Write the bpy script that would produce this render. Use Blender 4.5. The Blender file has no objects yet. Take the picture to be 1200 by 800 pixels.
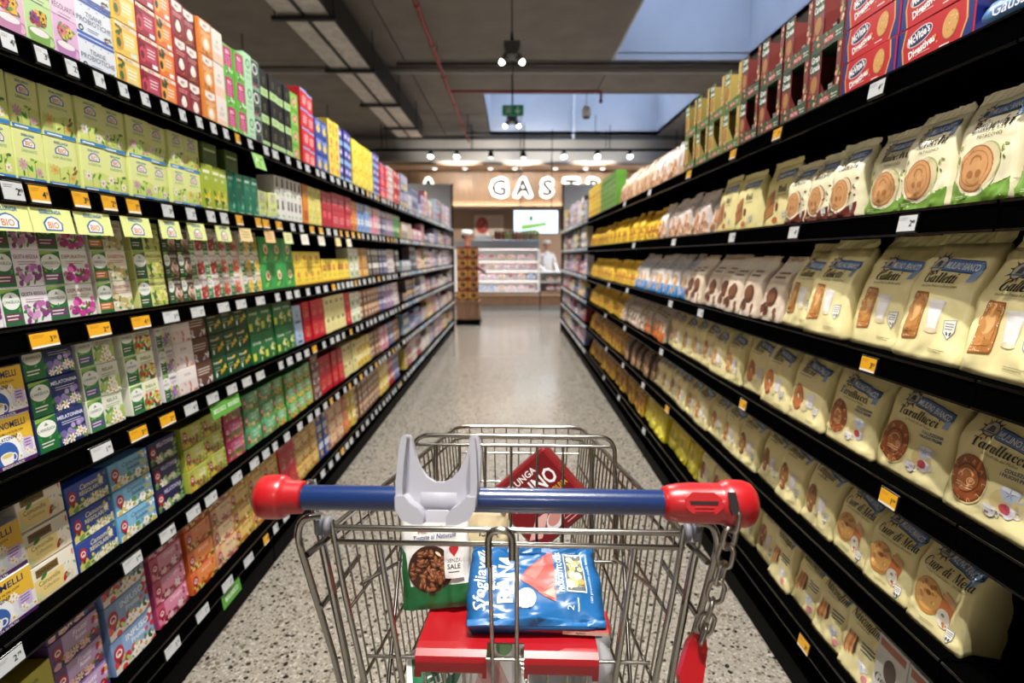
import bpy, math, random
from mathutils import Vector, Matrix, Euler, noise

# ---------------------------------------------------------------- camera, world, exposure
SC = bpy.context.scene
COL = SC.collection
F = 660.0                                   # focal length in pixels of the 1200x800 frame
TH = math.atan(101.0 / F)                   # camera looks down a little
CT, ST = math.cos(TH), math.sin(TH)
CAMZ = 1.35
cd = bpy.data.cameras.new('camera'); cam = bpy.data.objects.new('camera', cd); COL.objects.link(cam)
cd.sensor_width = 36.0; cd.lens = F / 1200.0 * 36.0; cd.clip_start = 0.02; cd.clip_end = 100
cam.location = (0, 0, CAMZ); cam.rotation_euler = (math.pi / 2 - TH, 0, 0)
cd.dof.use_dof = True; cd.dof.focus_distance = 0.95; cd.dof.aperture_fstop = 3.4
SC.camera = cam
W = bpy.data.worlds.new('sky'); SC.world = W; W.use_nodes = True
bg = W.node_tree.nodes['Background']
bg.inputs[0].default_value = (0.60, 0.73, 1.0, 1); bg.inputs[1].default_value = 8.0
SC.view_settings.view_transform = 'Standard'; SC.view_settings.look = 'None'
SC.view_settings.gamma = 1.0; SC.view_settings.use_curve_mapping = False
SC.view_settings.exposure = 0.0
SPOT_W = 325.0                              # watts of one pendant lamp head
SPOT_Y = (-2.9, 0.42, 3.78, 7.14, 10.5)
SPOT_Z = 3.7
DECK_W = 1.6                               # chilled cabinet strip lamps
TRACK_W = 150.0
SIDE_W = 420.0                              # unseen lamps added over the neighbouring aisles, fill for the ceiling

# ---------------------------------------------------------------- helpers
def P(u, v, t):
    """point seen at pixel (u, v) of the 1200x800 frame at depth t"""
    a, b = (u - 600) / F, -(v - 400) / F
    return Vector((a * t, t * (CT + ST * b), CAMZ + t * (-ST + CT * b)))

def lin(c):
    c = c.lstrip('#'); r = []
    for i in (0, 2, 4):
        x = int(c[i:i + 2], 16) / 255.0
        r.append(x / 12.92 if x <= 0.04045 else ((x + 0.055) / 1.055) ** 2.4)
    return (*r, 1.0)

MATS = {}
def mat(col, rough=0.45, metal=0.0, emit=0.0, coat=0.0, bump=0.0, bscale=60.0, spec=0.5):
    key = (col, rough, metal, emit, coat, bump, bscale, spec)
    if key in MATS: return MATS[key]
    m = bpy.data.materials.new('m_' + col.strip('#')); m.use_nodes = True
    nt = m.node_tree; b = nt.nodes['Principled BSDF']
    b.inputs['Base Color'].default_value = lin(col)
    b.inputs['Roughness'].default_value = rough; b.inputs['Metallic'].default_value = metal
    b.inputs['Coat Weight'].default_value = coat; b.inputs['Coat Roughness'].default_value = 0.12
    b.inputs['Specular IOR Level'].default_value = spec
    if emit:
        b.inputs['Emission Color'].default_value = lin(col); b.inputs['Emission Strength'].default_value = emit
    if bump:
        n = nt.nodes.new('ShaderNodeTexNoise'); n.inputs['Scale'].default_value = bscale; n.inputs['Detail'].default_value = 4
        tc = nt.nodes.new('ShaderNodeTexCoord'); nt.links.new(tc.outputs['Object'], n.inputs['Vector'])
        bp = nt.nodes.new('ShaderNodeBump'); bp.inputs['Strength'].default_value = bump; bp.inputs['Distance'].default_value = 0.004
        nt.links.new(n.outputs['Fac'], bp.inputs['Height']); nt.links.new(bp.outputs['Normal'], b.inputs['Normal'])
    MATS[key] = m
    return m

class MB:
    """collects polygons and becomes one mesh"""
    def __init__(s): s.v, s.f, s.m, s.s, s.mats = [], [], [], [], []
    def mi(s, m):
        if m not in s.mats: s.mats.append(m)
        return s.mats.index(m)
    def add(s, vs, fs, m, smooth=False):
        o = len(s.v); k = s.mi(m); s.v.extend(tuple(p) for p in vs)
        for f in fs:
            s.f.append(tuple(i + o for i in f)); s.m.append(k); s.s.append(smooth)
        return s
    def box(s, a, b, m, bev=0.0, mx=None):
        x0, x1 = sorted((a[0], b[0])); y0, y1 = sorted((a[1], b[1])); z0, z1 = sorted((a[2], b[2]))
        c = ((x0 + x1) / 2, (y0 + y1) / 2, (z0 + z1) / 2); h = ((x1 - x0) / 2, (y1 - y0) / 2, (z1 - z0) / 2)
        vs, fs = [], []
        if bev <= 0:
            for i in (-1, 1):
                for j in (-1, 1):
                    for k in (-1, 1): vs.append((c[0] + i * h[0], c[1] + j * h[1], c[2] + k * h[2]))
            fs = [(0, 1, 3, 2), (4, 6, 7, 5), (0, 4, 5, 1), (2, 3, 7, 6), (0, 2, 6, 4), (1, 5, 7, 3)]
        else:
            bev = min(bev, min(h) * 0.9); ix = {}
            S = [(i, j, k) for i in (-1, 1) for j in (-1, 1) for k in (-1, 1)]
            for sg in S:
                for ax in range(3):
                    p = [c[d] + sg[d] * (h[d] if d == ax else h[d] - bev) for d in range(3)]
                    ix[(sg, ax)] = len(vs); vs.append(tuple(p))
            for ax in range(3):
                o1, o2 = [d for d in range(3) if d != ax]
                for sn in (-1, 1):
                    q = []
                    for p, r in ((-1, -1), (1, -1), (1, 1), (-1, 1)):
                        sg = [0, 0, 0]; sg[ax] = sn; sg[o1] = p; sg[o2] = r; q.append(ix[(tuple(sg), ax)])
                    fs.append(q)
                for p in (-1, 1):
                    for r in (-1, 1):
                        e = []
                        for sn in (-1, 1):
                            sg = [0, 0, 0]; sg[ax] = sn; sg[o1] = p; sg[o2] = r
                            e.append((ix[(tuple(sg), o1)], ix[(tuple(sg), o2)]))
                        fs.append([e[0][0], e[1][0], e[1][1], e[0][1]])
            for sg in S: fs.append([ix[(sg, 0)], ix[(sg, 1)], ix[(sg, 2)]])
            out = []
            cv = Vector(c)
            for f in fs:
                a0, b0, c0 = (Vector(vs[f[i]]) for i in (0, 1, 2))
                n = (b0 - a0).cross(c0 - a0); ctr = sum((Vector(vs[i]) for i in f), Vector()) / len(f)
                out.append(list(reversed(f)) if n.dot(ctr - cv) < 0 else f)
            fs = out
        if mx is not None: vs = [mx @ Vector(p) for p in vs]
        return s.add(vs, fs, m)
    def tube(s, pts, r, m, n=8, closed=False):
        pts = [Vector(p) for p in pts]; N = len(pts); vs, fs = [], []
        def tan(i):
            a = pts[(i - 1) % N] if closed or i > 0 else pts[i]; b = pts[(i + 1) % N] if closed or i < N - 1 else pts[i]
            return (b - a).normalized()
        t0 = tan(0); ref = Vector((0, 0, 1)) if abs(t0.z) < 0.9 else Vector((1, 0, 0))
        nn = (ref - t0 * ref.dot(t0)).normalized()
        for i in range(N):
            t = tan(i); nn = (nn - t * nn.dot(t)).normalized(); bb = t.cross(nn)
            rr = r[i] if isinstance(r, (list, tuple)) else r
            for k in range(n):
                a = 2 * math.pi * k / n; vs.append(pts[i] + (nn * math.cos(a) + bb * math.sin(a)) * rr)
        for i in range(N if closed else N - 1):
            j = (i + 1) % N
            for k in range(n): fs.append((i * n + k, i * n + (k + 1) % n, j * n + (k + 1) % n, j * n + k))
        s.add(vs, fs, m, True)
        if not closed:
            s.add(vs[:n], [tuple(reversed(range(n)))], m); s.add(vs[-n:], [tuple(range(n))], m)
        return s
    def lathe(s, prof, m, n=20, mx=None, smooth=True, sq=None):
        """prof: (radius, height) pairs round the local z axis"""
        vs, fs = [], []
        for r, z in prof:
            for k in range(n):
                a = 2 * math.pi * k / n; vs.append((r * math.cos(a), r * math.sin(a), z))
        for i in range(len(prof) - 1):
            for k in range(n): fs.append((i * n + k, i * n + (k + 1) % n, (i + 1) * n + (k + 1) % n, (i + 1) * n + k))
        fs.append(tuple(reversed(range(n)))); fs.append(tuple((len(prof) - 1) * n + k for k in range(n)))
        if mx is not None: vs = [mx @ Vector(p) for p in vs]
        return s.add(vs, fs, m, smooth)
    def ball(s, c, r, m, n=12, k=8, mx=None, fn=None):
        vs, fs = [], []
        for i in range(k + 1):
            p = math.pi * i / k
            for j in range(n):
                a = 2 * math.pi * j / n
                q = Vector((math.sin(p) * math.cos(a) * r[0], math.sin(p) * math.sin(a) * r[1], -math.cos(p) * r[2]))
                if fn: q = fn(q)
                if mx is not None: q = mx.to_3x3() @ q
                vs.append(q + Vector(c))
        for i in range(k):
            for j in range(n): fs.append((i * n + j, i * n + (j + 1) % n, (i + 1) * n + (j + 1) % n, (i + 1) * n + j))
        return s.add(vs, fs, m, True)
    def prism(s, poly, d, m, mx=None, m2=None):
        """outline in local x,z extruded from y=0 (front) to y=d"""
        n = len(poly); vs = [(x, 0, z) for x, z in poly] + [(x, d, z) for x, z in poly]
        a = sum(poly[i][0] * poly[(i + 1) % n][1] - poly[(i + 1) % n][0] * poly[i][1] for i in range(n))
        fr = list(range(n)); bk = list(range(2 * n - 1, n - 1, -1)); sd = [(i, i + n, (i + 1) % n + n, (i + 1) % n) for i in range(n)]
        if a < 0: fr.reverse(); bk.reverse(); sd = [tuple(reversed(q)) for q in sd]
        if mx is not None: vs = [mx @ Vector(p) for p in vs]
        s.add(vs, [fr, bk], m); s.add(vs, sd, m2 or m)
        return s
    def mesh(s, name):
        me = bpy.data.meshes.new(name); me.from_pydata(s.v, [], s.f)
        for m in s.mats: me.materials.append(m)
        me.polygons.foreach_set('material_index', s.m); me.polygons.foreach_set('use_smooth', s.s); me.update()
        return me
    def obj(s, name, parent=None, **k): return put(name, s.mesh(name), parent, **k)

def put(name, data, parent=None, loc=None, rot=None, scale=None, label=None, cat=None, group=None, kind=None):
    o = bpy.data.objects.new(name, data); COL.objects.link(o)
    if parent is not None: o.parent = parent
    if loc is not None: o.location = loc
    if rot is not None: o.rotation_euler = rot
    if scale is not None: o.scale = scale
    for k, v in (('label', label), ('category', cat), ('group', group), ('kind', kind)):
        if v: o[k] = v
    return o
def empty(name, loc=(0, 0, 0), rot=(0, 0, 0), **k): return put(name, None, None, loc, rot, **k)
def clone(o, parent=None, **k):
    c = o.copy(); COL.objects.link(c); c.parent = parent
    if 'loc' in k: c.location = k['loc']
    if 'rot' in k: c.rotation_euler = k['rot']
    if k.get('label'): c['label'] = k['label']
    for ch in [x for x in o.children]: clone(ch, c)
    return c

# ---------------------------------------------------------------- flat print: text and shapes
TXT = {}
DRAFT = bpy.data.scenes.new('lettering_draft')      # letters are turned into meshes here; removed at the end
FONTC = bpy.data.curves.new('print_font', 'FONT'); FONTC.resolution_u = 2
FONTO = bpy.data.objects.new('print_font', FONTC); DRAFT.collection.objects.link(FONTO)
def uni(t, up):
    out = ''
    for ch in t:
        if up and 'A' <= ch <= 'Z': out += chr(up + ord(ch) - 65)
        elif up and 'a' <= ch <= 'z': out += chr(up + 26 + ord(ch) - 97)
        else: out += ch
    return out
def text_mesh(t, st):
    """st: n normal, b bold, s serif bold, e serif bold slanted, c script"""
    if (t, st) in TXT: return TXT[(t, st)]
    c = FONTC
    c.body = uni(t, 0x1D468 if st == 'e' else 0)
    c.shear = 0.25 if st in 'ic' else 0; c.offset = {'w': 0.035, 'b': 0.02, 's': 0.015, 'c': 0.01}.get(st, 0)
    vl = DRAFT.view_layers[0]; vl.update(); ev = FONTO.evaluated_get(vl.depsgraph); me = ev.to_mesh()
    vs = [(v.co.x / 0.69, v.co.y / 0.69) for v in me.vertices]; fs = [tuple(p.vertices) for p in me.polygons]
    ev.to_mesh_clear()
    if vs:
        x0 = min(p[0] for p in vs); x1 = max(p[0] for p in vs)
        vs = [(x - (x0 + x1) / 2, y) for x, y in vs]; wd = x1 - x0
        # make all triangles face the same way
        g = []
        for f in fs:
            a, b, c_ = (vs[i] for i in f[:3])
            g.append(f if (b[0] - a[0]) * (c_[1] - a[1]) - (b[1] - a[1]) * (c_[0] - a[0]) > 0 else tuple(reversed(f)))
        fs = g
    else: wd = 0
    TXT[(t, st)] = (vs, fs, wd)
    return TXT[(t, st)]

class Canvas:
    """a printed face w x h metres; x, y are fractions of it, radii and text heights fractions of h"""
    def __init__(s, w, h, seed=1): s.w, s.h, s.sh, s.rnd = w, h, [], random.Random(seed)
    def raw(s, vs, fs, col, rough=0.4, layer=None):
        xs = [p[0] for p in vs]; ys = [p[1] for p in vs]; bb = (min(xs), min(ys), max(xs), max(ys))
        if layer is None:
            layer = 0
            for q in s.sh:
                b = q[4]
                if b[0] < bb[2] and bb[0] < b[2] and b[1] < bb[3] and bb[1] < b[3]: layer = max(layer, q[3] + 1)
        s.sh.append((vs, fs, mat(col, rough), layer, bb))
        return s
    def poly(s, pts, col):
        vs = [(x * s.w, y * s.h) for x, y in pts]
        a = sum(vs[i][0] * vs[(i + 1) % len(vs)][1] - vs[(i + 1) % len(vs)][0] * vs[i][1] for i in range(len(vs)))
        f = tuple(range(len(vs)))
        return s.raw(vs, [f if a > 0 else tuple(reversed(f))], col)
    def rect(s, x0, y0, x1, y1, col): return s.poly([(x0, y0), (x1, y0), (x1, y1), (x0, y1)], col)
    def ell(s, cx, cy, rx, ry, col, rot=0, n=16, a0=0, a1=360):
        vs = [(cx * s.w, cy * s.h)]; R = math.radians(rot); full = a1 - a0 >= 360
        for i in range(n + (0 if full else 1)):
            a = math.radians(a0 + (a1 - a0) * i / n); x, y = rx * s.h * math.cos(a), ry * s.h * math.sin(a)
            vs.append((cx * s.w + x * math.cos(R) - y * math.sin(R), cy * s.h + x * math.sin(R) + y * math.cos(R)))
        fs = [(0, i + 1, (i + 1) % n + 1 if full else i + 2) for i in range(n)]
        return s.raw(vs, fs, col)
    def ring(s, cx, cy, r0, r1, col, ky=1.0, n=20, a0=0, a1=360, rot=0):
        vs, fs = [], []; R = math.radians(rot)
        for i in range(n + 1):
            a = math.radians(a0 + (a1 - a0) * i / n)
            for r in (r0, r1):
                x, y = r * s.h * math.cos(a), r * s.h * ky * math.sin(a)
                vs.append((cx * s.w + x * math.cos(R) - y * math.sin(R), cy * s.h + x * math.sin(R) + y * math.cos(R)))
        for i in range(n): fs.append((2 * i, 2 * i + 1, 2 * i + 3, 2 * i + 2))
        return s.raw(vs, fs, col)
    def text(s, t, cx, cy, hh, col, st='n', rot=0, fit=None, left=False):
        vs, fs, wd = text_mesh(t, st)
        if not vs: return s
        k = hh * s.h; kx = k
        if fit and wd * k > fit * s.w: kx = fit * s.w / wd
        R = math.radians(rot); off = wd / 2 if left else 0
        out = []
        for x, y in vs:
            X, Y = (x + off) * kx, y * k
            out.append((cx * s.w + X * math.cos(R) - Y * math.sin(R), cy * s.h + X * math.sin(R) + Y * math.cos(R)))
        return s.raw(out, fs, col)
    def star(s, cx, cy, r0, r1, n, col, rot=0, cols=None):
        for k in range(n):
            a = math.radians(rot + 360 * k / n); d = math.pi / n * 0.7
            p = [(cx * s.w + math.cos(a - d) * r0 * s.h, cy * s.h + math.sin(a - d) * r0 * s.h),
                 (cx * s.w + math.cos(a) * r1 * s.h, cy * s.h + math.sin(a) * r1 * s.h),
                 (cx * s.w + math.cos(a + d) * r0 * s.h, cy * s.h + math.sin(a + d) * r0 * s.h)]
            s.raw(p, [(0, 1, 2)], cols[k % len(cols)] if cols else col)
        return s
    def flower(s, cx, cy, r, pet, ctr, n=7):
        vs, fs = [], []
        for k in range(n):
            a = 2 * math.pi * k / n
            px, py = cx * s.w + math.cos(a) * r * 0.6 * s.h, cy * s.h + math.sin(a) * r * 0.6 * s.h; o = len(vs)
            for i in range(6):
                q = 2 * math.pi * i / 6; x, y = math.cos(q) * r * 0.42 * s.h, math.sin(q) * r * 0.24 * s.h
                vs.append((px + x * math.cos(a) - y * math.sin(a), py + x * math.sin(a) + y * math.cos(a)))
            fs.append(tuple(range(o, o + 6)))
        s.raw(vs, fs, pet); s.ell(cx, cy, r * 0.3, r * 0.3, ctr, n=8)
        return s
    def scatter(s, x0, y0, x1, y1, n, r, cols, kind='leaf'):
        R = s.rnd
        for _ in range(n):
            x, y, c, q = R.uniform(x0, x1), R.uniform(y0, y1), R.choice(cols), r * R.uniform(0.6, 1.25)
            if kind == 'leaf': s.ell(x, y, q, q * 0.42, c, R.uniform(0, 180), 8)
            elif kind == 'dot': s.ell(x, y, q, q, c, 0, 9)
            elif kind == 'flower': s.flower(x, y, q, c, '#e0b030', 6)
        return s
    def lines(s, x0, x1, y, n, dy, col, th=0.012):
        for k in range(n): s.rect(x0, y - k * dy, x1 - (0.12 * (x1 - x0) if k == n - 1 else 0), y - k * dy + th, col)
        return s
    def cup(s, cx, cy, r, col, tea=None, shade=None):
        s.ring(cx + r * 1.05 * s.h / s.w, cy, r * 0.3, r * 0.45, col, n=12)
        s.ell(cx, cy + r * 0.35, r, r * 1.25, col, 0, 14, 180, 360); s.ell(cx, cy + r * 0.35, r, r * 0.32, col)
        if shade: s.ell(cx, cy + r * 0.36, r * 0.9, r * 0.26, shade)
        if tea: s.ell(cx, cy + r * 0.33, r * 0.78, r * 0.2, tea)
        return s
    def emit(s, mb, fn, maxe=None, base=0.0004, step=0.00012):
        for vs, fs, m, lay, bb in s.sh:
            off = base + lay * step
            if maxe is None or max(bb[2] - bb[0], bb[3] - bb[1]) < maxe:
                mb.add([fn(x, y, off) for x, y in vs], fs, m, maxe is not None); continue
            tris = []
            for f in fs:
                for i in range(1, len(f) - 1): tris.append((vs[f[0]], vs[f[i]], vs[f[i + 1]]))
            ov, of, ix = [], [], {}
            def vid(p):
                k = (round(p[0], 6), round(p[1], 6))
                if k not in ix: ix[k] = len(ov); ov.append(p)
                return ix[k]
            while tris:
                a, b, c = tris.pop()
                e = [((a[0] - b[0]) ** 2 + (a[1] - b[1]) ** 2, 0), ((b[0] - c[0]) ** 2 + (b[1] - c[1]) ** 2, 1), ((c[0] - a[0]) ** 2 + (c[1] - a[1]) ** 2, 2)]
                L, k = max(e)
                if L <= maxe * maxe: of.append((vid(a), vid(b), vid(c))); continue
                if k == 1: a, b, c = b, c, a
                elif k == 2: a, b, c = c, a, b
                d = ((a[0] + b[0]) / 2, (a[1] + b[1]) / 2); tris += [(a, d, c), (d, b, c)]
            mb.add([fn(x, y, off) for x, y in ov], of, m, True)
        return mb
ORD = ('first second third fourth fifth sixth seventh eighth ninth tenth eleventh twelfth thirteenth fourteenth fifteenth sixteenth '
       'seventeenth eighteenth nineteenth twentieth').split()
def ordn(k):
    if k <= 20: return ORD[k - 1]
    tens = {2: 'twenty', 3: 'thirty', 4: 'forty', 5: 'fifty', 6: 'sixty', 7: 'seventy', 8: 'eighty', 9: 'ninety'}
    if k >= 100: return str(k) + ('st' if k % 10 == 1 and k % 100 != 11 else 'nd' if k % 10 == 2 and k % 100 != 12 else 'rd' if k % 10 == 3 and k % 100 != 13 else 'th')
    return tens[k // 10][:-1] + 'ieth' if k % 10 == 0 else tens[k // 10] + '-' + ORD[k % 10 - 1]

# ---------------------------------------------------------------- surface materials
def nodemat(name):
    m = bpy.data.materials.new(name); m.use_nodes = True
    return m, m.node_tree, m.node_tree.nodes['Principled BSDF']
def ramp(nt, stops, const=False):
    r = nt.nodes.new('ShaderNodeValToRGB'); e = r.color_ramp.elements
    if const: r.color_ramp.interpolation = 'CONSTANT'
    while len(e) < len(stops): e.new(0.5)
    for k, (p, c) in enumerate(stops): e[k].position = p; e[k].color = lin(c)
    return r
def terrazzo():
    m, nt, b = nodemat('terrazzo')
    g = nt.nodes.new('ShaderNodeNewGeometry')
    base = None
    def vor(scale, thr, col, prev, rnd=1.0):
        v = nt.nodes.new('ShaderNodeTexVoronoi'); v.inputs['Scale'].default_value = scale; v.inputs['Randomness'].default_value = rnd
        n = nt.nodes.new('ShaderNodeTexNoise'); n.inputs['Scale'].default_value = scale * 1.3; n.inputs['Detail'].default_value = 3
        nt.links.new(g.outputs['Position'], n.inputs['Vector'])
        mx = nt.nodes.new('ShaderNodeMixRGB'); mx.inputs[0].default_value = 0.35 / scale
        ad = nt.nodes.new('ShaderNodeVectorMath'); ad.operation = 'SCALE'; ad.inputs['Scale'].default_value = 0.5 / scale
        nt.links.new(n.outputs['Color'], ad.inputs[0])
        su = nt.nodes.new('ShaderNodeVectorMath'); su.operation = 'ADD'
        nt.links.new(g.outputs['Position'], su.inputs[0]); nt.links.new(ad.outputs[0], su.inputs[1]); nt.links.new(su.outputs[0], v.inputs['Vector'])
        wn = nt.nodes.new('ShaderNodeSeparateColor'); nt.links.new(v.outputs['Color'], wn.inputs[0])
        # a chip where the cell's own random size exceeds its distance
        mm = nt.nodes.new('ShaderNodeMath'); mm.operation = 'MULTIPLY'; mm.inputs[1].default_value = thr
        nt.links.new(wn.outputs[0], mm.inputs[0])
        lt = nt.nodes.new('ShaderNodeMath'); lt.operation = 'LESS_THAN'
        nt.links.new(v.outputs['Distance'], lt.inputs[0]); nt.links.new(mm.outputs[0], lt.inputs[1])
        mix = nt.nodes.new('ShaderNodeMixRGB'); nt.links.new(lt.outputs[0], mix.inputs[0])
        if isinstance(prev, str): mix.inputs[1].default_value = lin(prev)
        else: nt.links.new(prev, mix.inputs[1])
        mix.inputs[2].default_value = lin(col)
        return mix.outputs[0]
    c = vor(160, 0.55, '#746e65', '#918b80')
    c = vor(90, 0.5, '#ada79c', c)
    c = vor(75, 0.42, '#4b4640', c)
    c = vor(48, 0.40, '#675c50', c)
    c = vor(40, 0.36, '#1b1918', c)
    nt.links.new(c, b.inputs['Base Color'])
    b.inputs['Roughness'].default_value = 0.26; b.inputs['Specular IOR Level'].default_value = 0.5
    b.inputs['Coat Weight'].default_value = 0.5; b.inputs['Coat Roughness'].default_value = 0.14
    return m
def wood(name, a, b_, scale=3.0, axis='Z'):
    m, nt, b = nodemat(name)
    tc = nt.nodes.new('ShaderNodeTexCoord'); mp = nt.nodes.new('ShaderNodeMapping')
    mp.inputs['Scale'].default_value = (9, 9, 0.7) if axis == 'Z' else (0.7, 9, 9)
    nt.links.new(tc.outputs['Object'], mp.inputs[0])
    n = nt.nodes.new('ShaderNodeTexNoise'); n.inputs['Scale'].default_value = scale; n.inputs['Detail'].default_value = 6
    nt.links.new(mp.outputs[0], n.inputs['Vector'])
    r = ramp(nt, [(0.3, a), (0.7, b_)]); nt.links.new(n.outputs['Fac'], r.inputs[0]); nt.links.new(r.outputs[0], b.inputs['Base Color'])
    b.inputs['Roughness'].default_value = 0.5
    return m
def concrete(name, a, b_, scale=1.5, rough=0.8):
    m, nt, b = nodemat(name)
    tc = nt.nodes.new('ShaderNodeNewGeometry')
    n = nt.nodes.new('ShaderNodeTexNoise'); n.inputs['Scale'].default_value = scale; n.inputs['Detail'].default_value = 5
    nt.links.new(tc.outputs['Position'], n.inputs['Vector'])
    r = ramp(nt, [(0.35, a), (0.65, b_)]); nt.links.new(n.outputs['Fac'], r.inputs[0]); nt.links.new(r.outputs[0], b.inputs['Base Color'])
    b.inputs['Roughness'].default_value = rough
    return m
def galvanised():
    m, nt, b = nodemat('galvanised_sheet')
    tc = nt.nodes.new('ShaderNodeNewGeometry')
    v = nt.nodes.new('ShaderNodeTexVoronoi'); v.inputs['Scale'].default_value = 14
    nt.links.new(tc.outputs['Position'], v.inputs['Vector'])
    r = ramp(nt, [(0.0, '#c4c2bd'), (1.0, '#ece9e3')]); nt.links.new(v.outputs['Color'], r.inputs[0]); nt.links.new(r.outputs[0], b.inputs['Base Color'])
    b.inputs['Metallic'].default_value = 0.35; b.inputs['Roughness'].default_value = 0.42
    return m
def glazing():
    m, nt, b = nodemat('glazing'); nt.nodes.remove(b)
    t = nt.nodes.new('ShaderNodeBsdfTransparent'); t.inputs[0].default_value = (0.9, 0.95, 1, 1)
    g = nt.nodes.new('ShaderNodeBsdfGlossy'); g.inputs['Roughness'].default_value = 0.05
    fr = nt.nodes.new('ShaderNodeFresnel'); fr.inputs[0].default_value = 1.45
    mx = nt.nodes.new('ShaderNodeMixShader'); nt.links.new(fr.outputs[0], mx.inputs[0]); nt.links.new(t.outputs[0], mx.inputs[1]); nt.links.new(g.outputs[0], mx.inputs[2])
    nt.links.new(mx.outputs[0], nt.nodes['Material Output'].inputs[0])
    return m
TERR, CEIL, WALLM = terrazzo(), concrete('ceiling_panel_paint', '#77716a', '#817b73', 2.0), concrete('wall_paint', '#9a958c', '#a59f96')
WOODP, WOODD, GALV, GLAZ = wood('oak_panel', '#8c7058', '#a5886c'), wood('walnut_base', '#5f4431', '#7d5b42'), galvanised(), glazing()
WELL = concrete('skylight_well_paint', '#b7bac0', '#c3c6cc', 1.0)
BLK = mat('#030303', 0.4, bump=0.03, bscale=200, spec=0.0); BLK2 = mat('#040404', 0.5, spec=0.02); BLKG = mat('#020202', 0.22, spec=0.3)
DARKM = mat('#24272a', 0.45, 0.3); GREYM = mat('#6d7072', 0.5, 0.3); CHROME = mat('#9b9892', 0.2, 1.0, bump=0.02, bscale=300)
RED = mat('#9c0d18', 0.38, coat=0.1, bump=0.03, bscale=120); WHITE = mat('#e9e8e4', 0.5)

# ---------------------------------------------------------------- the building
XJ = [-9.0, -5.16, -1.76, 1.64, 5.04, 9.0]
YJ = [-4.5, -1.0, 2.6, 6.2, 9.8, 11.6, 13.35, 15.1, 19.0]
CZ = 4.5
WELLS = [((1.66, 3.86), (5.2, 9.788)), ((-0.57, 3.84), (11.75, 15.6))]
fl = MB().box((-9, -4.5, -0.12), (9, 19, -0.006), mat('#4a4743', 0.9)).obj('floor', kind='structure')
for i, (x0, x1) in enumerate(((-9, -6.31), (-6.31, -3.31), (-3.31, -0.31), (-0.31, 2.69), (2.69, 5.69), (5.69, 9))):
    for (y0, y1) in ((-4.5, -0.4), (-0.4, 2.6), (2.6, 5.6), (5.6, 8.6), (8.6, 11.6), (11.6, 14.6), (14.6, 19)):
        MB().box((x0 + 0.0015, y0 + 0.0015, -0.01), (x1 - 0.0015, y1 - 0.0015, 0), TERR).obj('floor_slab', fl)
cl = MB().box((-9, -4.5, CZ + 0.12), (1.6, 5.1, CZ + 0.16), DARKM).obj('ceiling', kind='structure')
def cut(rect, holes):
    out = [rect]
    for (hx, hy) in holes:
        nxt = []
        for (x0, x1, y0, y1) in out:
            if hx[1] <= x0 or hx[0] >= x1 or hy[1] <= y0 or hy[0] >= y1: nxt.append((x0, x1, y0, y1)); continue
            if hy[0] > y0: nxt.append((x0, x1, y0, hy[0]))
            if hy[1] < y1: nxt.append((x0, x1, hy[1], y1))
            a, b = max(y0, hy[0]), min(y1, hy[1])
            if hx[0] > x0: nxt.append((x0, hx[0], a, b))
            if hx[1] < x1: nxt.append((hx[1], x1, a, b))
        out = [r for r in nxt if r[1] - r[0] > 0.04 and r[3] - r[2] > 0.04]
    return out
for i in range(5):
    for j in range(8):
        for (x0, x1, y0, y1) in cut((XJ[i] + 0.012, XJ[i + 1] - 0.012, YJ[j] + 0.012, YJ[j + 1] - 0.012), WELLS):
            MB().box((x0, y0, CZ), (x1, y1, CZ + 0.1), CEIL).obj('ceiling_panel', cl)
# dark backing strips above the panel joints keep the roof closed
b = MB()
for x in XJ[1:-1]:
    for (x0, x1, y0, y1) in cut((x - 0.05, x + 0.05, -4.5, 19), WELLS): b.box((x0, y0, CZ + 0.1), (x1, y1, CZ + 0.119), DARKM)
for y in YJ[1:-1]:
    for (x0, x1, y0, y1) in cut((-9, 9, y - 0.05, y + 0.05), WELLS): b.box((x0, y0, CZ + 0.1), (x1, y1, CZ + 0.118), DARKM)
b.obj('joint_backing', cl)
for k, (hx, hy) in enumerate(WELLS):
    w = MB(); z1 = CZ + 1.9; t = 0.06
    for (a, c) in (((hx[0] - t, hy[0] - t), (hx[0], hy[1] + t)), ((hx[1], hy[0] - t), (hx[1] + t, hy[1] + t)), ((hx[0], hy[0] - t), (hx[1], hy[0])), ((hx[0], hy[1]), (hx[1], hy[1] + t))):
        w.box((a[0], a[1], CZ + 0.002), (c[0], c[1], z1), WELL)
    o = w.obj('window_%d' % (k + 1), kind='structure', label='square skylight well with pale painted sides')
    MB().box((hx[0] - t, hy[0] - t, z1 + 0.001), (hx[1] + t, hy[1] + t, z1 + 0.02), GLAZ).obj('pane', o)
    fm = MB()
    if k == 1: fm.tube([(1.62, 15.5, CZ - 0.1), (1.62, 15.5, z1)], 0.035, WHITE)
    for q in range(1, 3): fm.box((hx[0], hy[0] + (hy[1] - hy[0]) * q / 3 - 0.03, z1 - 0.06), (hx[1], hy[0] + (hy[1] - hy[0]) * q / 3 + 0.03, z1), WHITE)
    fm.obj('window_frame', o)
MB().box((-9.1, -4.5, 0), (-9, 19, CZ + 0.1), WALLM).obj('wall_left', kind='structure')
MB().box((9, -4.5, 0), (9.1, 19, CZ + 0.1), WALLM).obj('wall_right', kind='structure')
MB().box((-9, -4.6, 0), (9, -4.5, CZ + 0.1), WALLM).obj('wall_back', kind='structure')
MB().box((-9, 18.9, 0), (9, 19, CZ + 0.1), WALLM).obj('wall_front', kind='structure')

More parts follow.
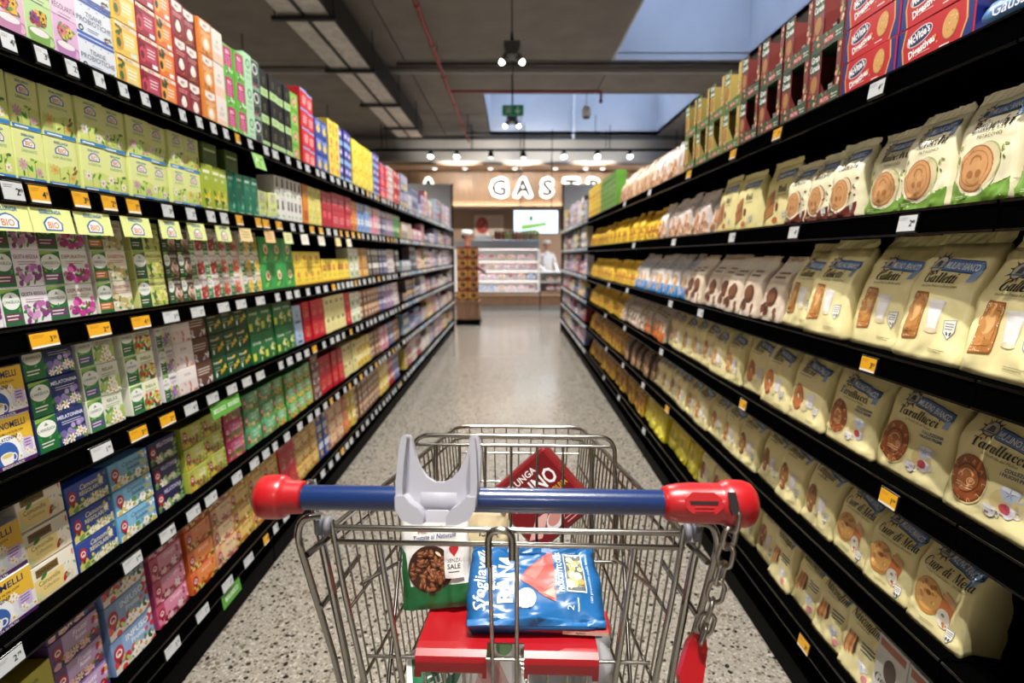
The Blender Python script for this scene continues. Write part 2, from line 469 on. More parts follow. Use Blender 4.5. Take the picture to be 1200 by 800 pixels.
# ---------------------------------------------------------------- services under the ceiling
def thing(name, label, cat, loc=(0, 0, 0), rot=(0, 0, 0), group=None): return empty(name, loc, rot, label=label, cat=cat, group=group)
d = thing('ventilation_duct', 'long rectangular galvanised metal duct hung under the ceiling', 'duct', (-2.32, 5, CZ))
ys = [-4.3, 3.06, 4.91, 6.76, 8.58, 10.46, 12.3, 13.35]
for a, c in zip(ys[:-1], ys[1:]):
    MB().box((-0.28, a - 5 + 0.004, -0.5), (0.28, c - 5 - 0.004, -0.2), GALV, 0.006).obj('duct_section', d)
MB().box((0.281, -9.3, -0.5), (0.3, 8.35, -0.16), DARKM).obj('dark_side_sheet', d)  # dark grey sheet covering the duct's right face
MB().box((-0.02, -9.3, -0.515), (0.02, 8.35, -0.502), DARKM).obj('cable_strip', d)
for y in ys[1:-1]:
    h = MB().box((-0.36, y - 5 - 0.03, -0.56), (0.36, y - 5 + 0.03, -0.516), DARKM)
    for x in (-0.33, 0.33): h.tube([(x, y - 5, -0.53), (x, y - 5, 0)], 0.008, DARKM, 6)
    h.obj('hanger', d)
REDP = mat('#8c1a22', 0.45)
p = thing('sprinkler_pipe', 'long red sprinkler pipe running along under the ceiling', 'pipe', (-1.13, 5, 4.28))
MB().tube([(0, -9, 0), (0, 10.4, 0)], 0.028, REDP, 10).obj('main_pipe', p)
br = MB().tube([(0, 5.75, 0), (2.72, 5.75, 0), (2.74, 5.75, -0.01), (2.74, 5.75, -0.14)], 0.022, REDP, 8).obj('branch_pipe', p)
MB().lathe([(0.03, 0), (0.03, 0.05), (0.012, 0.07)], REDP, 10, Matrix.Translation((2.74, 5.75, -0.2))).obj('sprinkler_head', br)
for y in (-3, -1.0, 1.0, 2.2, 3.5, 4.9, 6.6, 8.4): MB().lathe([(0.036, 0), (0.036, 0.09)], REDP, 10, Matrix.Translation((0, y + 0.045, 0)) @ Matrix.Rotation(math.pi / 2, 4, 'X')).obj('coupling', p)
for y in (-2.0, 1.5, 4.0, 8.0): MB().tube([(0, y, 0), (0, y, 0.2)], 0.006, DARKM, 6).obj('hanger', p)
def bar(name, label, cat, a, c, sec, m, drops=(), dz=0.0):
    a, c = Vector(a), Vector(c); o = thing(name, label, cat, a); L = c - a
    MB().box((0, -sec[0] / 2, -sec[1] / 2), (L.x, sec[0] / 2, sec[1] / 2), m, 0.003).obj('rail', o)
    for x in drops: MB().tube([(x - a.x, 0, sec[1] / 2), (x - a.x, 0, CZ - a.z)], 0.008, DARKM, 6).obj('drop_rod', o)
    return o
bar('cable_tray', 'grey cable tray crossing under the ceiling beside the near skylight', 'cable tray', (-8.8, 10.15, 4.44), (8.8, 10.15, 4.44), (0.10, 0.07), mat('#8f8e8a', 0.6))
bar('steel_beam', 'dark steel beam across the ceiling beyond the far skylight', 'beam', (-8.8, 15.7, 4.45), (8.8, 15.7, 4.45), (0.1, 0.08), GREYM)
bar('conduit', 'thin black conduit crossing the ceiling in front of far skylight', 'conduit', (-1.05, 13.4, 4.1), (2.0, 13.4, 4.1), (0.03, 0.03), BLK2, (-1.0, 0.2, 1.9))
bar('conduit', 'thin dark conduit high across the ceiling before the cable tray', 'conduit', (-1.9, 9.86, 4.46), (8.6, 9.86, 4.46), (0.04, 0.04), DARKM)
s = thing('smoke_detector', 'small white round smoke detector hanging in front of the skylight', 'detector', P(687, 137, 11.0))
MB().lathe([(0.03, 0), (0.085, 0.02), (0.09, 0.12), (0.05, 0.2)], WHITE, 16).obj('housing', s)
MB().lathe([(0.06, -0.03), (0.07, 0.0)], DARKM, 14).obj('sensor', s)
MB().tube([(0, 0, 0.2), (0, 0, CZ - s.location.z)], 0.006, DARKM, 6).obj('drop_rod', s)

# pendant lamps over the aisle: two heads each, the lamp's own light inside
GLOW = mat('#fff6e6', 0.3, emit=14.0); HOUS = mat('#4b4d50', 0.5)
PLAB = ['pendant lamp behind the camera over the aisle', 'pendant lamp over the near end of aisle', 'pendant twin spot lamp over the cart',
        'twin spot pendant lamp hanging nearest on its thin rod', 'twin spot pendant lamp hanging just under the green exit sign']
for k, y in enumerate(SPOT_Y):
    o = thing('pendant_lamp', PLAB[k], 'lamp', (0, y, SPOT_Z), group='pendant lamps over the aisle')
    MB().tube([(0, 0, 0.16), (0, 0, CZ - SPOT_Z)], 0.007, BLK2, 6).obj('rod', o)
    MB().lathe([(0.012, 0.12), (0.022, 0.14), (0.012, 0.26)], BLK2, 10).obj('cable_gland', o)
    MB().prism([(-0.095, 0.13), (-0.095, 0.06), (-0.05, -0.02), (0.05, -0.02), (0.095, 0.06), (0.095, 0.13)], 0.22, HOUS, Matrix.Translation((0, -0.11, 0))).obj('housing', o)
    for sx in (-1, 1):
        R = Matrix.Translation((sx * 0.066, 0, -0.005)) @ Matrix.Rotation(sx * math.radians(-38), 4, 'Y')
        hd = MB().lathe([(0.028, 0.05), (0.036, 0.0), (0.038, -0.07), (0.034, -0.07)], HOUS, 16, R).obj('lamp_head', o)
        MB().lathe([(0.034, -0.074), (0.03, -0.10), (0.016, -0.118)], GLOW, 14, R).obj('lens', hd)
        ld = bpy.data.lights.new('spot', 'SPOT'); ld.energy = SPOT_W; ld.color = (1.0, 0.96, 0.90); ld.spot_size = math.radians(135); ld.spot_blend = 0.6; ld.shadow_soft_size = 0.035
        lo = put('spot', ld, None, (sx * 0.15, y, SPOT_Z - 0.14), (0, sx * math.radians(-30), 0))
# green exit sign
e = thing('exit_sign', 'green illuminated exit sign with white running man and arrow', 'sign', P(601, 129.5, 9.3))
MB().box((-0.175, -0.015, -0.085), (0.175, 0.015, 0.085), mat('#0f6b45', 0.4, emit=0.35), 0.006).obj('panel', e)
c = Canvas(0.34, 0.16)
c.poly([(0.70, 0.88), (0.76, 0.88), (0.76, 0.45), (0.86, 0.6), (0.86, 0.42), (0.73, 0.16), (0.60, 0.42), (0.60, 0.6), (0.70, 0.45)], '#dff2e6')
c.rect(0.14, 0.14, 0.42, 0.88, '#dff2e6'); c.rect(0.17, 0.14, 0.39, 0.82, '#0f6b45')
c.ell(0.30, 0.70, 0.09, 0.09, '#dff2e6'); c.poly([(0.24, 0.6), (0.33, 0.6), (0.34, 0.38), (0.38, 0.2), (0.33, 0.2), (0.28, 0.36), (0.22, 0.2), (0.18, 0.22), (0.24, 0.4)], '#dff2e6')
m_ = MB(); c.emit(m_, lambda x, y, o_: (x - 0.17, -0.0155 - o_, y - 0.08)); m_.obj('pictogram', e)
MB().tube([(0, 0, 0.085), (0, 0, CZ - e.location.z)], 0.006, BLK2, 6).obj('rod', e)

# ---------------------------------------------------------------- shelving racks
XL, XR = -1.04, 0.88
ZL = [1.81, 1.51, 1.20, 0.90, 0.566, 0.215]
ZR = [1.77, 1.45, 1.12, 0.83, 0.536, 0.245]
TILT = [0, 0, 4, 4, 4, 4]
SHN = ['top', 'second', 'third', 'fourth', 'fifth', 'bottom']
BAY0, BAYW, NB = -0.25, 1.285, 8
def rack(side, X, Z):
    sx = -1 if side == 'left' else 1                   # direction into the rack
    for k in range(NB):
        y0 = BAY0 + k * BAYW
        near = ['nearest', 'second', 'third', 'fourth', 'fifth', 'sixth', 'seventh', 'last'][k]
        o = thing('shelving_bay', 'black metal shelving bay, %s from the camera in the %s rack' % (near, side), 'shelving', (X, y0, 0), group='black shelving bays of the %s rack' % side)
        bk = MB().box((sx * 0.50, 0.002, 0.0), (sx * 0.53, BAYW - 0.002, 2.0), BLK).obj('back_panel', o)
        pl = MB().box((sx * 0.012, 0.001, 0.0), (sx * 0.05, BAYW - 0.001, 0.085), BLK2, 0.004).obj('kick_plate', o)
        MB().box((sx * 0.0, 0.001, 0.095), (sx * 0.02, BAYW - 0.001, Z[5] - 0.062), BLK, 0.003).obj('base_front', o)
        for yy in (0.0, BAYW - 0.02): MB().box((sx * 0.47, yy, 0), (sx * 0.499, yy + 0.02, 2.02), BLK2).obj('upright', o)
        for q in range(6):
            a = math.radians(TILT[q])
            sh = MB().box((0, 0.003, -0.024), (sx * 0.455, BAYW - 0.003, 0), BLK, 0.002)
            s_ = sh.obj('shelf', o, loc=(0, 0, Z[q] - 0.001), rot=(0, sx * a, 0))
            rl = MB().box((-sx * 0.006, 0.003, -0.057), (sx * 0.004, BAYW - 0.003, 0.001), BLK, 0.0025)
            rl.box((-sx * 0.011, 0.003, -0.057), (-sx * 0.0061, BAYW - 0.003, -0.052), BLKG)
            rl.box((-sx * 0.009, 0.003, -0.006), (-sx * 0.0061, BAYW - 0.003, -0.001), BLKG)
            rl.obj('price_rail', s_)
    # tall end panel closing the far end
    e = thing('end_panel', 'tall grey end panel at the far end of the %s rack' % side, 'panel', (X, BAY0 + NB * BAYW + 0.005, 0))
    MB().box((sx * 0.02, 0.0, 0), (sx * 0.95, 0.03, 2.57), mat('#b4b5b8', 0.6), 0.003).obj('board', e)
    MB().box((-sx * 0.01, 0, 0), (sx * 0.0195, 0.035, 2.57), BLK2).obj('edge_post', e)
rack('left', XL, ZL); rack('right', XR, ZR)

# ---------------------------------------------------------------- carton designs
DES = {}
def des(key, w, h, dp, base, look, fn, name='tea_box', cat='box', side=None): DES[key] = dict(w=w, h=h, d=dp, base=base, look=look, fn=fn, name=name, cat=cat, side=side, key=key)

def d_cup(top, cupc, fl_, title):
    def f(c):
        c.rect(0, 0.62, 1, 1, top); c.text(title, 0.5, 0.72, 0.075, '#4b3050', 'n', fit=0.9); c.lines(0.25, 0.75, 0.66, 2, 0.04, '#7d6a80', 0.01)
        c.cup(0.45, 0.17, 0.19, cupc, shade='#f4eef2'); c.scatter(0.22, 0.34, 0.75, 0.5, 16, 0.045, fl_, 'dot'); c.scatter(0.2, 0.33, 0.78, 0.52, 7, 0.05, ['#3f7a35', '#6aa04a'])
        c.flower(0.3, 0.42, 0.08, fl_[0], '#5a2b10'); c.flower(0.62, 0.44, 0.07, fl_[1], '#5a2b10')
    return f
des('cup_pink', .081, .165, .09, '#e7bcd6', 'pink herbal tea box with flower-filled cup', d_cup('#f0d4e4', '#c98ab5', ['#d8455a', '#f0c23c', '#8d3a78'], 'SNELLENTE'))
des('cup_green', .081, .165, .09, '#bfe0a0', 'pale green herbal tea box with flower-filled cup', d_cup('#c9e8a8', '#7fae4c', ['#8d3a88', '#f0b43c', '#c04a5a'], 'DEPURATIVA'))
des('cup_lilac', .081, .165, .09, '#e3b8e0', 'lilac herbal tea box with flower-filled cup', d_cup('#ecd0ea', '#c084c0', ['#e07a8a', '#e8d25a', '#8d3a78'], 'REGOLARITÀ'))
def f(c):
    c.rect(0, 0, 1, 0.1, '#3b62b8'); c.rect(0, 0.9, 1, 1, '#3b62b8'); c.text('TISANE', 0.5, 0.56, 0.13, '#2a3a66'); c.text('PROBIOTICHE', 0.5, 0.38, 0.14, '#2a3a66', fit=0.9)
    c.ring(0.14, 0.2, 0.05, 0.09, '#222c44'); c.lines(0.3, 0.6, 0.24, 2, 0.06, '#6a7fb0', 0.02); c.scatter(0.75, 0.1, 0.95, 0.24, 6, 0.07, ['#8d2430', '#3f6a35'])
    for k in range(4): c.ell(0.2 + 0.2 * k, 0.83, 0.02, 0.02, '#3b62b8', n=6)
des('probiotic', .125, .088, .08, '#e4ebf7', 'white and blue probiotic tea box', f, side='#b7cdf0')
def d_fruit(base, plate, fruit, leaf):
    def f(c):
        c.rect(0, 0.86, 1, 1, '#f4e6d0'); c.text('INFUSO', 0.5, 0.88, 0.075, base, 'b', fit=0.8)
        c.rect(0.34, 0.22, 0.86, 0.74, plate); c.lines(0.4, 0.8, 0.6, 3, 0.11, '#ffffff', 0.03); c.ell(0.16, 0.42, 0.22, 0.3, fruit); c.scatter(0.05, 0.62, 0.3, 0.85, 6, 0.13, leaf)
        c.rect(0.62, 0.06, 0.9, 0.2, '#dfeff0'); c.ell(0.14, 0.36, 0.1, 0.14, leaf[0])
    return f
des('pineapple', .095, .086, .08, '#ecc95a', 'yellow pineapple infusion box', d_fruit('#b88a20', '#f2dc8a', '#d9a032', ['#3d6a2c', '#7a5a20']), 'infusion_box')
des('crimson', .1, .086, .08, '#a3203c', 'crimson berry infusion box', d_fruit('#a3203c', '#c24a66', '#d04458', ['#6a1226', '#8a1a30']), 'infusion_box')
des('mango', .085, .086, .08, '#ec7a34', 'orange mango infusion box', d_fruit('#c2501a', '#f09a50', '#f2b04a', ['#1c2a18', '#3d5a2c']), 'infusion_box')
def d_choc(ban, ring_, top='#d8cdc6'):
    def f(c):
        c.poly([(0.12, 0.95), (0.88, 0.95), (0.88, 0.78), (0.5, 0.7), (0.12, 0.78)], '#f2ece6'); c.text('BIO', 0.5, 0.8, 0.08, '#8a2a2a', 'b')
        c.lines(0.15, 0.85, 0.62, 2, 0.06, ban, 0.025); c.ell(0.5, 0.33, 0.23, 0.23, ring_); c.ell(0.5, 0.3, 0.15, 0.13, '#efe7de'); c.ell(0.5, 0.38, 0.1, 0.1, '#f8f4ee'); c.scatter(0.1, 0.03, 0.9, 0.12, 6, 0.05, ['#6a3a26', '#b88a40'])
    return f
des('choc_red', .078, .115, .08, '#a02a34', 'red cocoa drink box with white banner', d_choc('#e0a0a0', '#7a1e26'), 'drink_box')
des('choc_dark', .078, .115, .08, '#7c1f2c', 'dark red cocoa drink box with white banner', d_choc('#d89a9a', '#9a3a40'), 'drink_box')
des('choc_orange', .078, .115, .08, '#e08a3c', 'orange cocoa drink box with white banner', d_choc('#f6d8a8', '#f0b468'), 'drink_box')
def f(c):
    c.rect(0, 0, 1, 0.3, '#f0cdb8'); c.text('tè', 0.5, 0.6, 0.12, '#6a8a6a', 'i'); c.lines(0.25, 0.75, 0.5, 2, 0.06, '#b8a8a0', 0.02)
des('white_peach', .085, .115, .08, '#efe6e0', 'white and peach tea box', f)
def f(c):
    c.rect(0.12, 0.28, 0.88, 0.92, '#c8207a'); c.text('BIO', 0.5, 0.7, 0.12, '#ffffff', 'b'); c.lines(0.25, 0.75, 0.6, 4, 0.09, '#f0b8d8', 0.025); c.scatter(0.1, 0.05, 0.9, 0.26, 9, 0.09, ['#d8f0c0', '#3f8a35', '#ffffff'])
des('pink_green', .08, .108, .08, '#6cbf4a', 'green box with magenta panel', f)
def f(c):
    c.ring(0.5, 0.66, 0.1, 0.16, '#4f9a6a'); c.text('verde', 0.5, 0.34, 0.1, '#3a7a52', 'i'); c.lines(0.2, 0.8, 0.2, 2, 0.06, '#7ab89a', 0.02)
des('mint', .07, .115, .08, '#bfe6c4', 'mint green tea box', f)
def f(c):
    c.rect(0.1, 0.08, 0.9, 0.94, '#2a3038'); c.ring(0.5, 0.68, 0.12, 0.2, '#d8dcd8'); c.scatter(0.2, 0.35, 0.8, 0.5, 6, 0.06, ['#c88a4a', '#6aa06a', '#b84a4a']); c.ring(0.5, 0.2, 0.08, 0.14, '#c05a5a', a0=180, a1=360)
des('badge', .07, .115, .08, '#8fb0a0', 'grey-green tea box with black badge', f)
def f(c):
    c.rect(0, 0, 1, 0.32, '#b9dc9a'); c.ring(0.5, 0.66, 0.05, 0.09, '#8a7a50'); c.text('TEA', 0.5, 0.48, 0.06, '#b8a878'); c.lines(0.2, 0.8, 0.2, 2, 0.08, '#7aa86a', 0.03)
des('black_green', .085, .11, .08, '#17181a', 'black tea box with light green band', f)
def f(c):
    c.rect(0.2, 0.2, 0.85, 0.8, '#a8d878'); c.ell(0.5, 0.5, 0.22, 0.26, '#e0506a'); c.ell(0.5, 0.5, 0.1, 0.12, '#f4d0d0')
des('green_pink', .09, .082, .08, '#79bd4a', 'bright green box with pink fruit', f)
def f(c):
    c.rect(0, 0.86, 1, 1, '#8fa8e0'); c.ell(0.55, 0.45, 0.26, 0.3, '#f06a6a'); c.lines(0.3, 0.8, 0.55, 3, 0.14, '#ffe0e0', 0.05)
des('red_pack', .1, .095, .08, '#d8202e', 'bright red carton with blue stripe', f, 'sweet_carton', 'carton')
def f(c):
    c.ell(0.5, 0.45, 0.3, 0.22, '#e8d060'); c.lines(0.15, 0.85, 0.78, 2, 0.12, '#c8d8ff', 0.05); c.rect(0, 0, 1, 0.14, '#22388a')
des('blue_pack', .1, .095, .08, '#2f52b4', 'royal blue carton with yellow oval', f, 'sweet_carton', 'carton')
def f(c):
    c.ell(0.5, 0.55, 0.22, 0.24, '#e07a3c'); c.lines(0.2, 0.8, 0.2, 2, 0.1, '#8a6a20', 0.04)
des('yellow_pack', .09, .082, .08, '#f0dc5a', 'lemon yellow carton with orange dot', f, 'sweet_carton', 'carton')
def f(c):
    c.rect(0.1, 0.5, 0.9, 0.85, '#6a5ac0'); c.ell(0.5, 0.66, 0.2, 0.12, '#e0e4ff'); c.rect(0, 0, 1, 0.3, '#8ab0e8')
des('navy_pack', .1, .11, .08, '#1c2a78', 'navy and violet carton', f, 'sweet_carton', 'carton')
def f(c):
    c.scatter(0.1, 0.1, 0.9, 0.8, 8, 0.12, ['#f6ec98', '#8a8ac8', '#c8a020'], 'dot')
des('yellow_tub', .13, .105, .09, '#e8d838', 'yellow wafer carton with pale dots', f, 'sweet_carton', 'carton')

def d_bio(title, cols, fl_):
    def f(c):
        c.rect(0, 0.0, 1, 0.09, '#2f86d0'); c.lines(0.1, 0.6, 0.035, 1, 0.1, '#e8f4ff', 0.03)
        c.poly([(0, .1), (1, .1), (1, .42), (.7, .48), (.4, .40), (0, .46)], '#d3e07e')
        c.text('ESSELUNGA', 0.5, 0.885, 0.045, '#2a6ab0', 'b', fit=0.55)
        c.poly([(0.3, 0.68), (0.7, 0.68), (0.72, 0.77), (0.62, 0.84), (0.5, 0.865), (0.38, 0.84), (0.28, 0.77)], '#2f62b0')
        c.poly([(0.33, 0.7), (0.67, 0.7), (0.68, 0.765), (0.6, 0.82), (0.5, 0.84), (0.4, 0.82), (0.32, 0.765)], '#f2f4ee'); c.text('BIO', 0.5, 0.715, 0.085, '#d8703a', 's', fit=0.3)
        c.text(title, 0.5, 0.58, 0.055, '#6aa08a', 'n', fit=0.8); c.scatter(0.1, 0.14, 0.95, 0.46, 8, 0.065, cols); c.flower(0.22, 0.34, 0.12, fl_, '#d8a030'); c.flower(0.75, 0.22, 0.1, fl_, '#d8a030')
        for x in (0.35, 0.62): c.rect(x, 0.12, x + 0.015, 0.4, '#6a9a3c')
    return f
des('bio_rilass', .09, .113, .08, '#e3eb9e', 'pale lime organic tea box with camomile', d_bio('RILASSANTE', ['#5a9a3c', '#8ab84a', '#3f7a3c'], '#f4f2ea'), 'organic_tea_box')
des('bio_dren', .09, .113, .08, '#e3eb9e', 'pale lime organic tea box with green pods', d_bio('DRENANTE', ['#2f9a3c', '#3f8a3a', '#7ab84a'], '#c8a0c8'), 'organic_tea_box')
des('bio_dep', .09, .113, .08, '#e3eb9e', 'pale lime organic tea box with brown bark', d_bio('DEPURATIVA', ['#7a5a2a', '#9a5a3a', '#5a7a3c'], '#e0c070'), 'organic_tea_box')
des('bio_dig', .09, .113, .08, '#e3eb9e', 'pale lime organic tea box with herb sprig', d_bio('DIGESTIVA', ['#4f8a3c', '#6aa04a', '#3f7a5a'], '#e8e8f0'), 'organic_tea_box')
def f(c):
    c.rect(0.15, 0.8, 0.85, 0.87, '#f0f2d8'); c.text('BIO', 0.5, 0.66, 0.07, '#f4f6e0', 'b'); c.scatter(0.25, 0.12, 0.8, 0.45, 9, 0.08, ['#e8e090', '#f0d040', '#3f6a20', '#d86a30']); c.rect(0.3, 0.02, 0.9, 0.06, '#e8e8c0')
des('lime_tall', .07, .155, .08, '#a5b93a', 'olive lime tea box with lemon picture', f, 'green_tea_box')
def f(c):
    c.rect(0.15, 0.82, 0.8, 0.88, '#b8dcc8'); c.lines(0.2, 0.7, 0.7, 2, 0.05, '#6ab090', 0.02); c.scatter(0.3, 0.1, 0.9, 0.5, 8, 0.08, ['#3f9a70', '#0f5a40', '#7ac0a0']); c.rect(0.3, 0.02, 0.9, 0.05, '#b0d8c0')
des('teal_tall', .07, .155, .08, '#12735a', 'dark teal green tea box', f, 'green_tea_box')
def f(c):
    c.rect(0.1, 0.62, 0.9, 0.72, '#c8d8a0'); c.scatter(0.1, 0.1, 0.9, 0.5, 7, 0.1, ['#5a7a20', '#3a5a18'])
des('moss', .095, .075, .08, '#4a6420', 'dark moss green tea box', f, 'green_tea_box')
def f(c):
    c.rect(0.3, 0.5, 0.7, 0.92, '#22262a'); c.lines(0.38, 0.62, 0.8, 2, 0.1, '#c8ccd0', 0.03); c.scatter(0.35, 0.12, 0.65, 0.3, 4, 0.08, ['#5aa04a', '#88c070'])
des('white_black', .055, .1, .08, '#eeeeec', 'white tea box with black panel', f)
def f(c): c.lines(0.2, 0.8, 0.85, 3, 0.05, '#8a7a30', 0.015); c.scatter(0.2, 0.1, 0.8, 0.5, 6, 0.06, ['#f6f0b0', '#a8b840'])
des('lemon_tall', .07, .2, .08, '#e4dc78', 'tall pale lemon carton', f, 'sweetener_carton', 'carton')
def f(c): c.lines(0.2, 0.8, 0.8, 3, 0.05, '#f6c890', 0.02); c.rect(0.1, 0.1, 0.9, 0.35, '#c05a20')
des('orange_tall', .065, .2, .08, '#e08a30', 'tall orange carton', f, 'sweetener_carton', 'carton')
def f(c): c.lines(0.2, 0.8, 0.8, 3, 0.06, '#f0a0a8', 0.02); c.ell(0.5, 0.35, 0.12, 0.1, '#e05a68'); c.rect(0, 0.48, 1, 0.52, '#8a0f20')
des('red_tall', .075, .2, .08, '#b81e34', 'tall crimson carton', f, 'sweetener_carton', 'carton')
def f(c): c.lines(0.15, 0.85, 0.6, 3, 0.14, '#f0b0b8', 0.04); c.rect(0, 0, 1, 0.1, '#9a1828')
des('red_square', .12, .105, .08, '#c42a40', 'square crimson carton', f, 'sweetener_carton', 'carton')
def d_gen(cols):
    def f(c):
        c.rect(0.08, 0.55, 0.92, 0.9, cols[0]); c.lines(0.2, 0.8, 0.78, 2, 0.1, cols[1], 0.04); c.ell(0.5, 0.3, 0.2, 0.16, cols[1]); c.scatter(0.1, 0.08, 0.9, 0.3, 3, 0.1, cols)
    return f
for k, (bs, lk, cs) in {'g_orange': ('#e0822c', 'orange striped', ['#f2b060', '#7a4a20']), 'g_bluewhite': ('#8fb4e6', 'light blue', ['#f0f4fa', '#2a4aa0']), 'g_pink': ('#e2a0b0', 'pink and white', ['#f6ecee', '#b83a5a']),
        'g_navy': ('#3a4068', 'navy', ['#e8e8f0', '#8a90b8']), 'g_pale': ('#d6dcc0', 'pale green', ['#f4f6ea', '#6a8a4a']), 'g_amber': ('#d8a252', 'amber', ['#8a5a24', '#f0d8a0']), 'g_black': ('#3c3834', 'black and white', ['#eeeae4', '#a09a90']),
        'g_brown': ('#7c5238', 'brown', ['#c8a078', '#e8d8c0']), 'g_red': ('#c43038', 'scarlet', ['#f0d8d0', '#8a1a20']), 'g_yellow': ('#e8d05a', 'yellow', ['#fbf2c0', '#c07a20']), 'g_white': ('#e6e4e2', 'white', ['#c8b8b8', '#a84a50']),
        'g_blue': ('#2c4c9c', 'deep blue', ['#c8d8f0', '#e0b040']), 'g_mauve': ('#b49ab8', 'mauve', ['#ece4ee', '#6a4a78']), 'g_green': ('#4a9a4c', 'green', ['#d8ecc0', '#1f5a2c'])}.items():
    des(k, .095, .1, .08, bs, lk + ' grocery carton', d_gen(cs), 'grocery_carton', 'carton')

def d_ang(title, tcol, topc, pics, plate, panel='#1e6b38', fl_=None):
    def f(c):
        c.rect(0, 0, 0.4, 1, panel); c.poly([(0, 0.86), (0.4, 0.96), (0.4, 1), (0, 1)], '#8ab84a'); c.rect(0.4, 0, 1, 1, topc)
        c.ell(0.2, 0.66, 0.3, 0.23, '#e8ebe6'); c.text("L'ANGELICA", 0.2, 0.6, 0.075, '#48705a', 's', fit=0.32); c.poly([(0.16, 0.74), (0.24, 0.74), (0.2, 0.83)], '#6a8a78')
        c.rect(0.03, 0.12, 0.36, 0.34, plate); c.lines(0.06, 0.3, 0.26, 2, 0.09, '#f0e8e0', 0.03)
        c.scatter(0.44, 0.06, 0.98, 0.52, 18, 0.12, ['#3f8a35', '#6aa04a', '#8a6a3a', '#2f6a2c']); c.scatter(0.46, 0.08, 0.97, 0.56, 18, 0.09, pics, 'dot'); c.scatter(0.02, 0.36, 0.38, 0.44, 3, 0.05, ['#2f8a4a', '#8ab84a'])
        if fl_: c.scatter(0.48, 0.1, 0.95, 0.48, 5, 0.15, [fl_], 'flower')
        c.text(title, 0.7, 0.76, 0.1, tcol, 'b', fit=0.54); c.lines(0.5, 0.9, 0.66, 2, 0.06, tcol, 0.015)
    return f
des('ang_giusta', .138, .082, .075, '#e8e4ea', 'green and white tea box with lilac flowers', d_ang('GIUSTA REGOLA', '#5a3a52', '#e8e2ea', ['#b86ab0', '#d49ad0', '#8a3a80'], '#6a3a5a'), 'herbal_tea_box')
des('ang_depur', .13, .082, .075, '#e8e4ea', 'green and white tea box with magenta blossom', d_ang('DEPURATIVA', '#8a3a4a', '#e2e6dc', ['#c83a9a', '#d860b0', '#b02a84'], '#6a3a6a'), 'herbal_tea_box')
des('ang_tan', .115, .082, .075, '#e0dccc', 'green and cream tea box with pale herbs', d_ang('DIGESTIVA', '#b04a2a', '#e4dfd0', ['#d8cca0', '#c0b070', '#f0ead0'], '#c8702a'), 'herbal_tea_box')
des('ang_finoc', .115, .082, .075, '#d8dc8a', 'dark green and yellow fennel tea box', d_ang('FINOCCHIO', '#2a3020', '#dbe08a', ['#f0e88a', '#c8d060', '#e8e0a0'], '#14502c', '#12532e'), 'herbal_tea_box')
des('ang_dark', .095, .082, .075, '#3a3230', 'dark brown tea box with pink petals', d_ang('MELATONINA', '#f0e0d0', '#3b2c28', ['#d8a0a0', '#e8d0c0', '#8a5a4a'], '#14502c', '#12532e'), 'herbal_tea_box')
des('ang_red', .105, .082, .075, '#f0ecea', 'green and white tea box with red berries', d_ang('FRUTTI ROSSI', '#a83a4a', '#f2eeec', ['#c8283a', '#e04a50', '#a01a2a'], '#2f7a42', '#2f8a4a'), 'herbal_tea_box')
des('ang_pom', .105, .082, .075, '#f0ecea', 'green and white tea box with pomegranate', d_ang('MELOGRANO', '#a83a4a', '#f2e6e0', ['#d85a4a', '#e88a6a', '#c03a3a'], '#2f7a42', '#2f8a4a'), 'herbal_tea_box')
des('ang_cit', .085, .082, .075, '#f4ecd8', 'green and cream tea box with citrus', d_ang('AGRUMI', '#a85a2a', '#f6ecd4', ['#f0b83a', '#e89a2a', '#f4d87a'], '#2f7a42', '#2f8a4a'), 'herbal_tea_box')
des('ang_mela', .137, .084, .075, '#1e2a5c', 'green and navy melatonin tea box', d_ang('MELATONINA', '#e8ecf8', '#20306a', ['#9a88c0', '#b8a8d8', '#7a6aa8'], '#1e6b38', '#1e6b38', '#f4f2ea'), 'herbal_tea_box')
des('ang_camo', .115, .084, .075, '#e8ecd8', 'green and white camomile tea box', d_ang('RELAX', '#4a6a3a', '#d8dccc', ['#e8e8d8', '#a8c060'], '#5a4a8a', '#2f7a42', '#f4f2ea'), 'herbal_tea_box')
des('ang_rosso', .115, .084, .075, '#e8ecd8', 'green and lime tea box with red hibiscus', d_ang('SNELLA', '#4a6a3a', '#e4e8c8', ['#b82a2a', '#c8d060', '#d84a3a'], '#14502c', '#2f7a42'), 'herbal_tea_box')
des('ang_viola', .09, .084, .075, '#e8e0ec', 'green and white tea box with violet thistle', d_ang('DRENA', '#6a4a7a', '#ece8ec', ['#9a6ab0', '#d8d870', '#b890c8'], '#14502c', '#1e6b38'), 'herbal_tea_box')
def f(c):
    c.ell(0.55, 0.45, 0.28, 0.34, '#2f7a35'); c.ell(0.55, 0.55, 0.2, 0.2, '#e8e8b0'); c.ell(0.55, 0.52, 0.1, 0.1, '#c83a2a'); c.ell(0.4, 0.2, 0.2, 0.08, '#8ac860', 20)
des('green_oval', .12, .115, .08, '#3aa352', 'bright green tea box with cream oval', f, 'green_tea_box')
def f(c):
    c.ell(0.5, 0.62, 0.2, 0.15, '#d03a2a'); c.text('TEA', 0.5, 0.57, 0.1, '#fff2b0', 'b'); c.lines(0.2, 0.8, 0.32, 2, 0.1, '#b07a20', 0.03); c.rect(0, 0, 1, 0.1, '#e0a82a')
des('yellow_tea', .1, .085, .075, '#f0d648', 'yellow tea box with red oval', f, 'black_tea_box'); des('yellow_tea_tall', .09, .13, .075, '#f4dc50', 'tall yellow tea box with red oval', f, 'black_tea_box')
